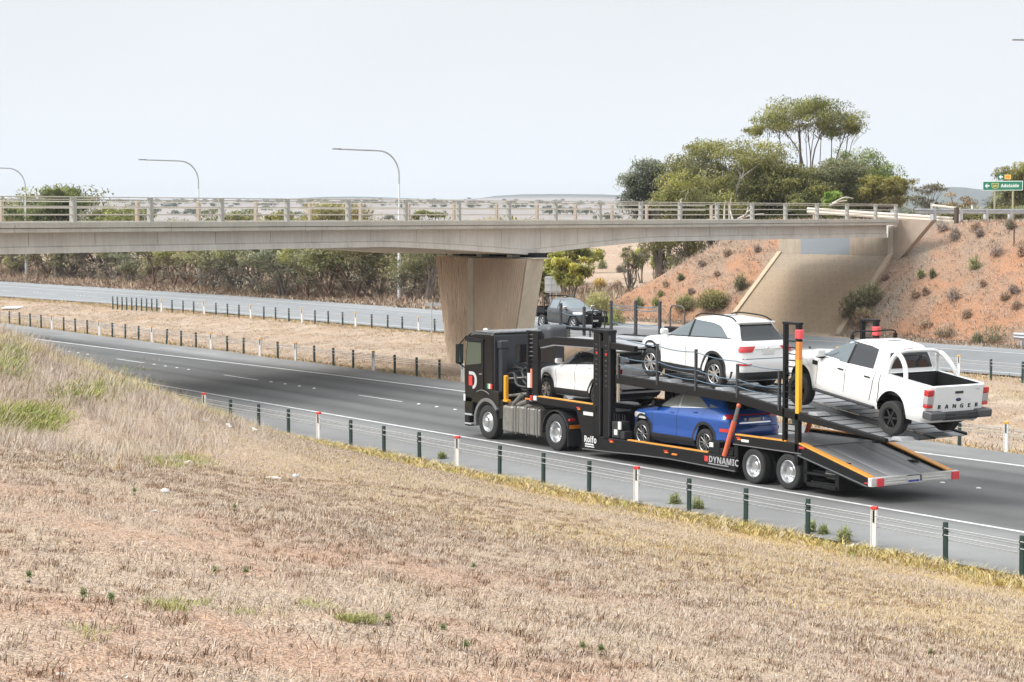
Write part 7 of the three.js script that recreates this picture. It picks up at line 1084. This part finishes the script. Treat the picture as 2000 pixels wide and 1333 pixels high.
  for (let k = 0; k < 26000; k++) { const t = lerp(-330, -60, r()), n = farFar(t) + 2.7 + Math.pow(r(), 1.5) * 26; if (t > toeLeft(n) - 2 || !inView(t, n, 0.27)) continue; const d = n - farFar(t) - 2.7, q = r(); if (r() > 0.8) continue; verge.push([t, n, 0.8 + 1.2 * r(), vary(q < 0.4 ? [0.44, 0.33, 0.26] : q < 0.7 ? S_STRAW : q < 0.85 ? [0.48, 0.31, 0.19] : [0.19, 0.14, 0.105], r), (d > 1.5 ? 1.3 : 0.6) * (0.6 + 0.7 * r())]); }
  field('verge_grass', 'reddish dry grass and undergrowth along the verge below the tree belt', 'grass', tuft(22, 14, 0.26, 0.34, 1.1, 0.014), verge);
}
{ // far scattered trees on the farmland: too small and many to tell apart
  const r = rng(1212), L = new Leaves(), g0 = new Leaves(); for (let k = 0; k < 9; k++) g0.clump((r() - 0.5) * 5, 2.6 + r() * 2.2, (r() - 0.5) * 5, 2.2, 1.3, 2.2, 26, 1.3, r, [0.075, 0.085, 0.045]);
  const spots = []; for (let k = 0; k < 900; k++) { const px = lerp(-80, 2080, r()), z = 620 * Math.pow(4.8, Math.pow(r(), 0.8)); const line = fbm(px * 0.006 + 3, z * 0.004, 681, 3); if (line < 0.02) continue; const dir = FWD.clone().setY(0).normalize().addScaledVector(RIGHT, (px - 1000) / 4000); const h = -0.6 + Math.max(0, z * 1.0 - 330) * 0.0105; if (z > 3000) continue; spots.push([dir.x * z, h + fbm(px * 0.004, z * 0.002, 301, 3) * Math.min(4, z * 0.002), dir.z * z, 0.4 + 0.5 * r()]); }
  const mat = leafMat, m = new THREE.InstancedMesh(g0.geo(), mat, spots.length), d = new THREE.Object3D(); spots.forEach((s, i) => { d.position.set(s[0], s[1] - 0.4, s[2]); d.rotation.y = r() * 6.28; d.scale.setScalar(s[3]); d.updateMatrix(); m.setMatrixAt(i, d.matrix); });
  m.name = 'distant_trees'; m.userData.kind = 'stuff'; tag(m, 'far off tree lines scattered over the pale farmland', 'trees'); scene.add(m);
}
// ---------------------------------------------------------------- stones, litter and small plants on the near slope
{
  const stone = (label, px, py, w, h, c, seed) => { const q = ground(px, py), k = q[3] / 4000, g = new THREE.IcosahedronGeometry(1, 3), p = g.attributes.position; for (let i = 0; i < p.count; i++) { const v = new THREE.Vector3().fromBufferAttribute(p, i), f = 1 + 0.28 * vn(v.x * 1.7 + seed, v.y * 1.7, seed) + 0.18 * vn(v.z * 2.4, v.x * 2.4 + seed, seed + 3); p.setXYZ(i, v.x * f, v.y * f, v.z * f); } const s = toCreasedNormals(g, 0.45); s.scale(w * k / 2, h * k / 2, w * k / 2.2); const m = part('stone', s, std(...c, 0.95, 0, { map: dirtMap }), scene); m.position.set(q[0], q[2] + h * k * 0.22, -q[1]); m.rotation.y = seed; tag(m, label, 'stone'); };
  stone('pale rounded rock at the foot of the tall grass on the left slope', 368, 910, 20, 14, [0.62, 0.52, 0.42], 1);
  stone('white stone in the middle of the short dry grass on the left', 321, 963, 17, 11, [0.74, 0.70, 0.66], 2);
  stone('flat white stone lying further down the short dry grass', 302, 1000, 12, 6, [0.72, 0.70, 0.68], 3);
  stone('long flat pale stone at the edge of the golden grass', 532, 936, 30, 7, [0.66, 0.58, 0.48], 4);
  stone('grey white stone right of the long flat one', 577, 932, 15, 8, [0.66, 0.66, 0.66], 5);
  stone('tiny white pebble in the dry grass left of centre', 280, 1061, 5, 4, [0.74, 0.72, 0.7], 6);
  stone('pale stone low at the bottom edge on the left', 118, 1319, 17, 6, [0.70, 0.66, 0.62], 7);
  stone('small white stone near the bottom edge', 248, 1326, 8, 6, [0.72, 0.7, 0.68], 8);
  stone('pale stone beside the green runners in the foreground', 850, 1082, 10, 4, [0.66, 0.62, 0.58], 9);
  stone('tan stone right of the white post on the verge', 1689, 1064, 18, 10, [0.55, 0.42, 0.29], 10);
  const sheet = (name, label, category, px, py, w, d, seed, onRoad) => { const q = onRoad ? [...G(px, py), 40] : ground(px, py), r = rng(seed); const g = grid(6, 4, (u, v) => [(u - 0.5) * w + 0.04 * (r() - 0.5), 0.012 + 0.04 * r() + 0.03 * Math.sin(u * 5 + seed), (v - 0.5) * d + 0.03 * (r() - 0.5)]); const m = part(name, g, new THREE.MeshStandardMaterial({ color: col(0.74, 0.74, 0.72), roughness: 0.8, side: THREE.DoubleSide }), scene); m.position.set(q[0], onRoad ? 0.004 : q[2] + 0.02, -q[1]); m.rotation.y = seed; tag(m, label, category); };
  sheet('paper_litter', 'crumpled white paper at the foot of the right white post', 'litter', 1658, 1073, 0.34, 0.14, 2.1);
  sheet('paper_litter', 'white scrap in the grass left of the white post on the left', 'litter', 400, 826, 0.12, 0.08, 1.2);
  sheet('paper_litter', 'white scrap on the verge between two green posts', 'litter', 448, 836, 0.14, 0.08, 0.6);
  sheet('paper_litter', 'white scrap beside the third green post from the left', 'litter', 497, 844, 0.14, 0.08, 3.0);
  { const q = G(24, 592), g = bx(-1.6, 1.6, 0.05, 0.09, -0.6, 0.6, 0.01), m = part('white_board', g, std(0.74, 0.74, 0.72, 0.7), scene); m.position.set(q[0], gh(q[0], q[1]), -q[1]); m.rotation.y = -0.5; tag(m, 'large white board lying flat on the median at the far left', 'board'); }
  { const st = (x, y, w, h, c, i, word) => shrub('small_weed', word, x, y, 0, w * 0.55, h * 0.42, c, mixc(c, [0.19, 0.21, 0.09], 0.4), 820 + i, 90, 0.035);
    [[458, 1000, 18, 14, 'dark green weed alone in the middle of the short grass'], [262, 968, 14, 8, 'small green weed left of the white stone'], [56, 1138, 18, 9, 'bluish weed near the left edge'], [162, 1175, 14, 15, 'green weed above the green runners on the left'], [217, 1182, 18, 13, 'darker green weed beside the green runners'], [418, 1126, 11, 8, 'left of two weeds in the middle foreground'], [480, 1128, 13, 7, 'right of two weeds in the middle foreground'], [925, 1116, 14, 10, 'grey weed in the centre foreground'], [758, 1222, 16, 12, 'weed right of the bright green patch'], [910, 1275, 11, 9, 'small weed at the bottom centre'], [1138, 1276, 18, 10, 'weed at the bottom centre right'], [1174, 1282, 20, 14, 'largest green weed at the bottom centre right'], [865, 1241, 10, 8, 'tiny weed below the bright green patch'], [1818, 1286, 14, 7, 'weed at the lower right']].forEach(([x, y, w, h, word], i) => st(x, y, w, h, [0.12, 0.145, 0.075], i, word)); }
  [[1364, 1000, 32, 26, 'green tuft left of a green post on the shoulder edge'], [1318, 990, 26, 22, 'green tuft by the green post near the trailer wheels'], [1585, 1046, 26, 24, 'green tuft left of the right white post'], [1650, 1066, 40, 38, 'largest green tuft beside the right white post'], [1608, 1050, 20, 16, 'small green tuft between post and white post'], [865, 901, 22, 14, 'green tuft left of the third white post']].forEach(([x, y, w, h, word], i) => shrub('rush_tuft', word, x, y, 0, w, h, [0.17, 0.185, 0.085], [0.22, 0.24, 0.11], 860 + i, 260, 0.11));
}
scene.traverse((m) => { if (m.isMesh) m.castShadow = m.receiveShadow = true; });
renderer.setSize(1024, 682, false);
renderer.render(scene, camera);
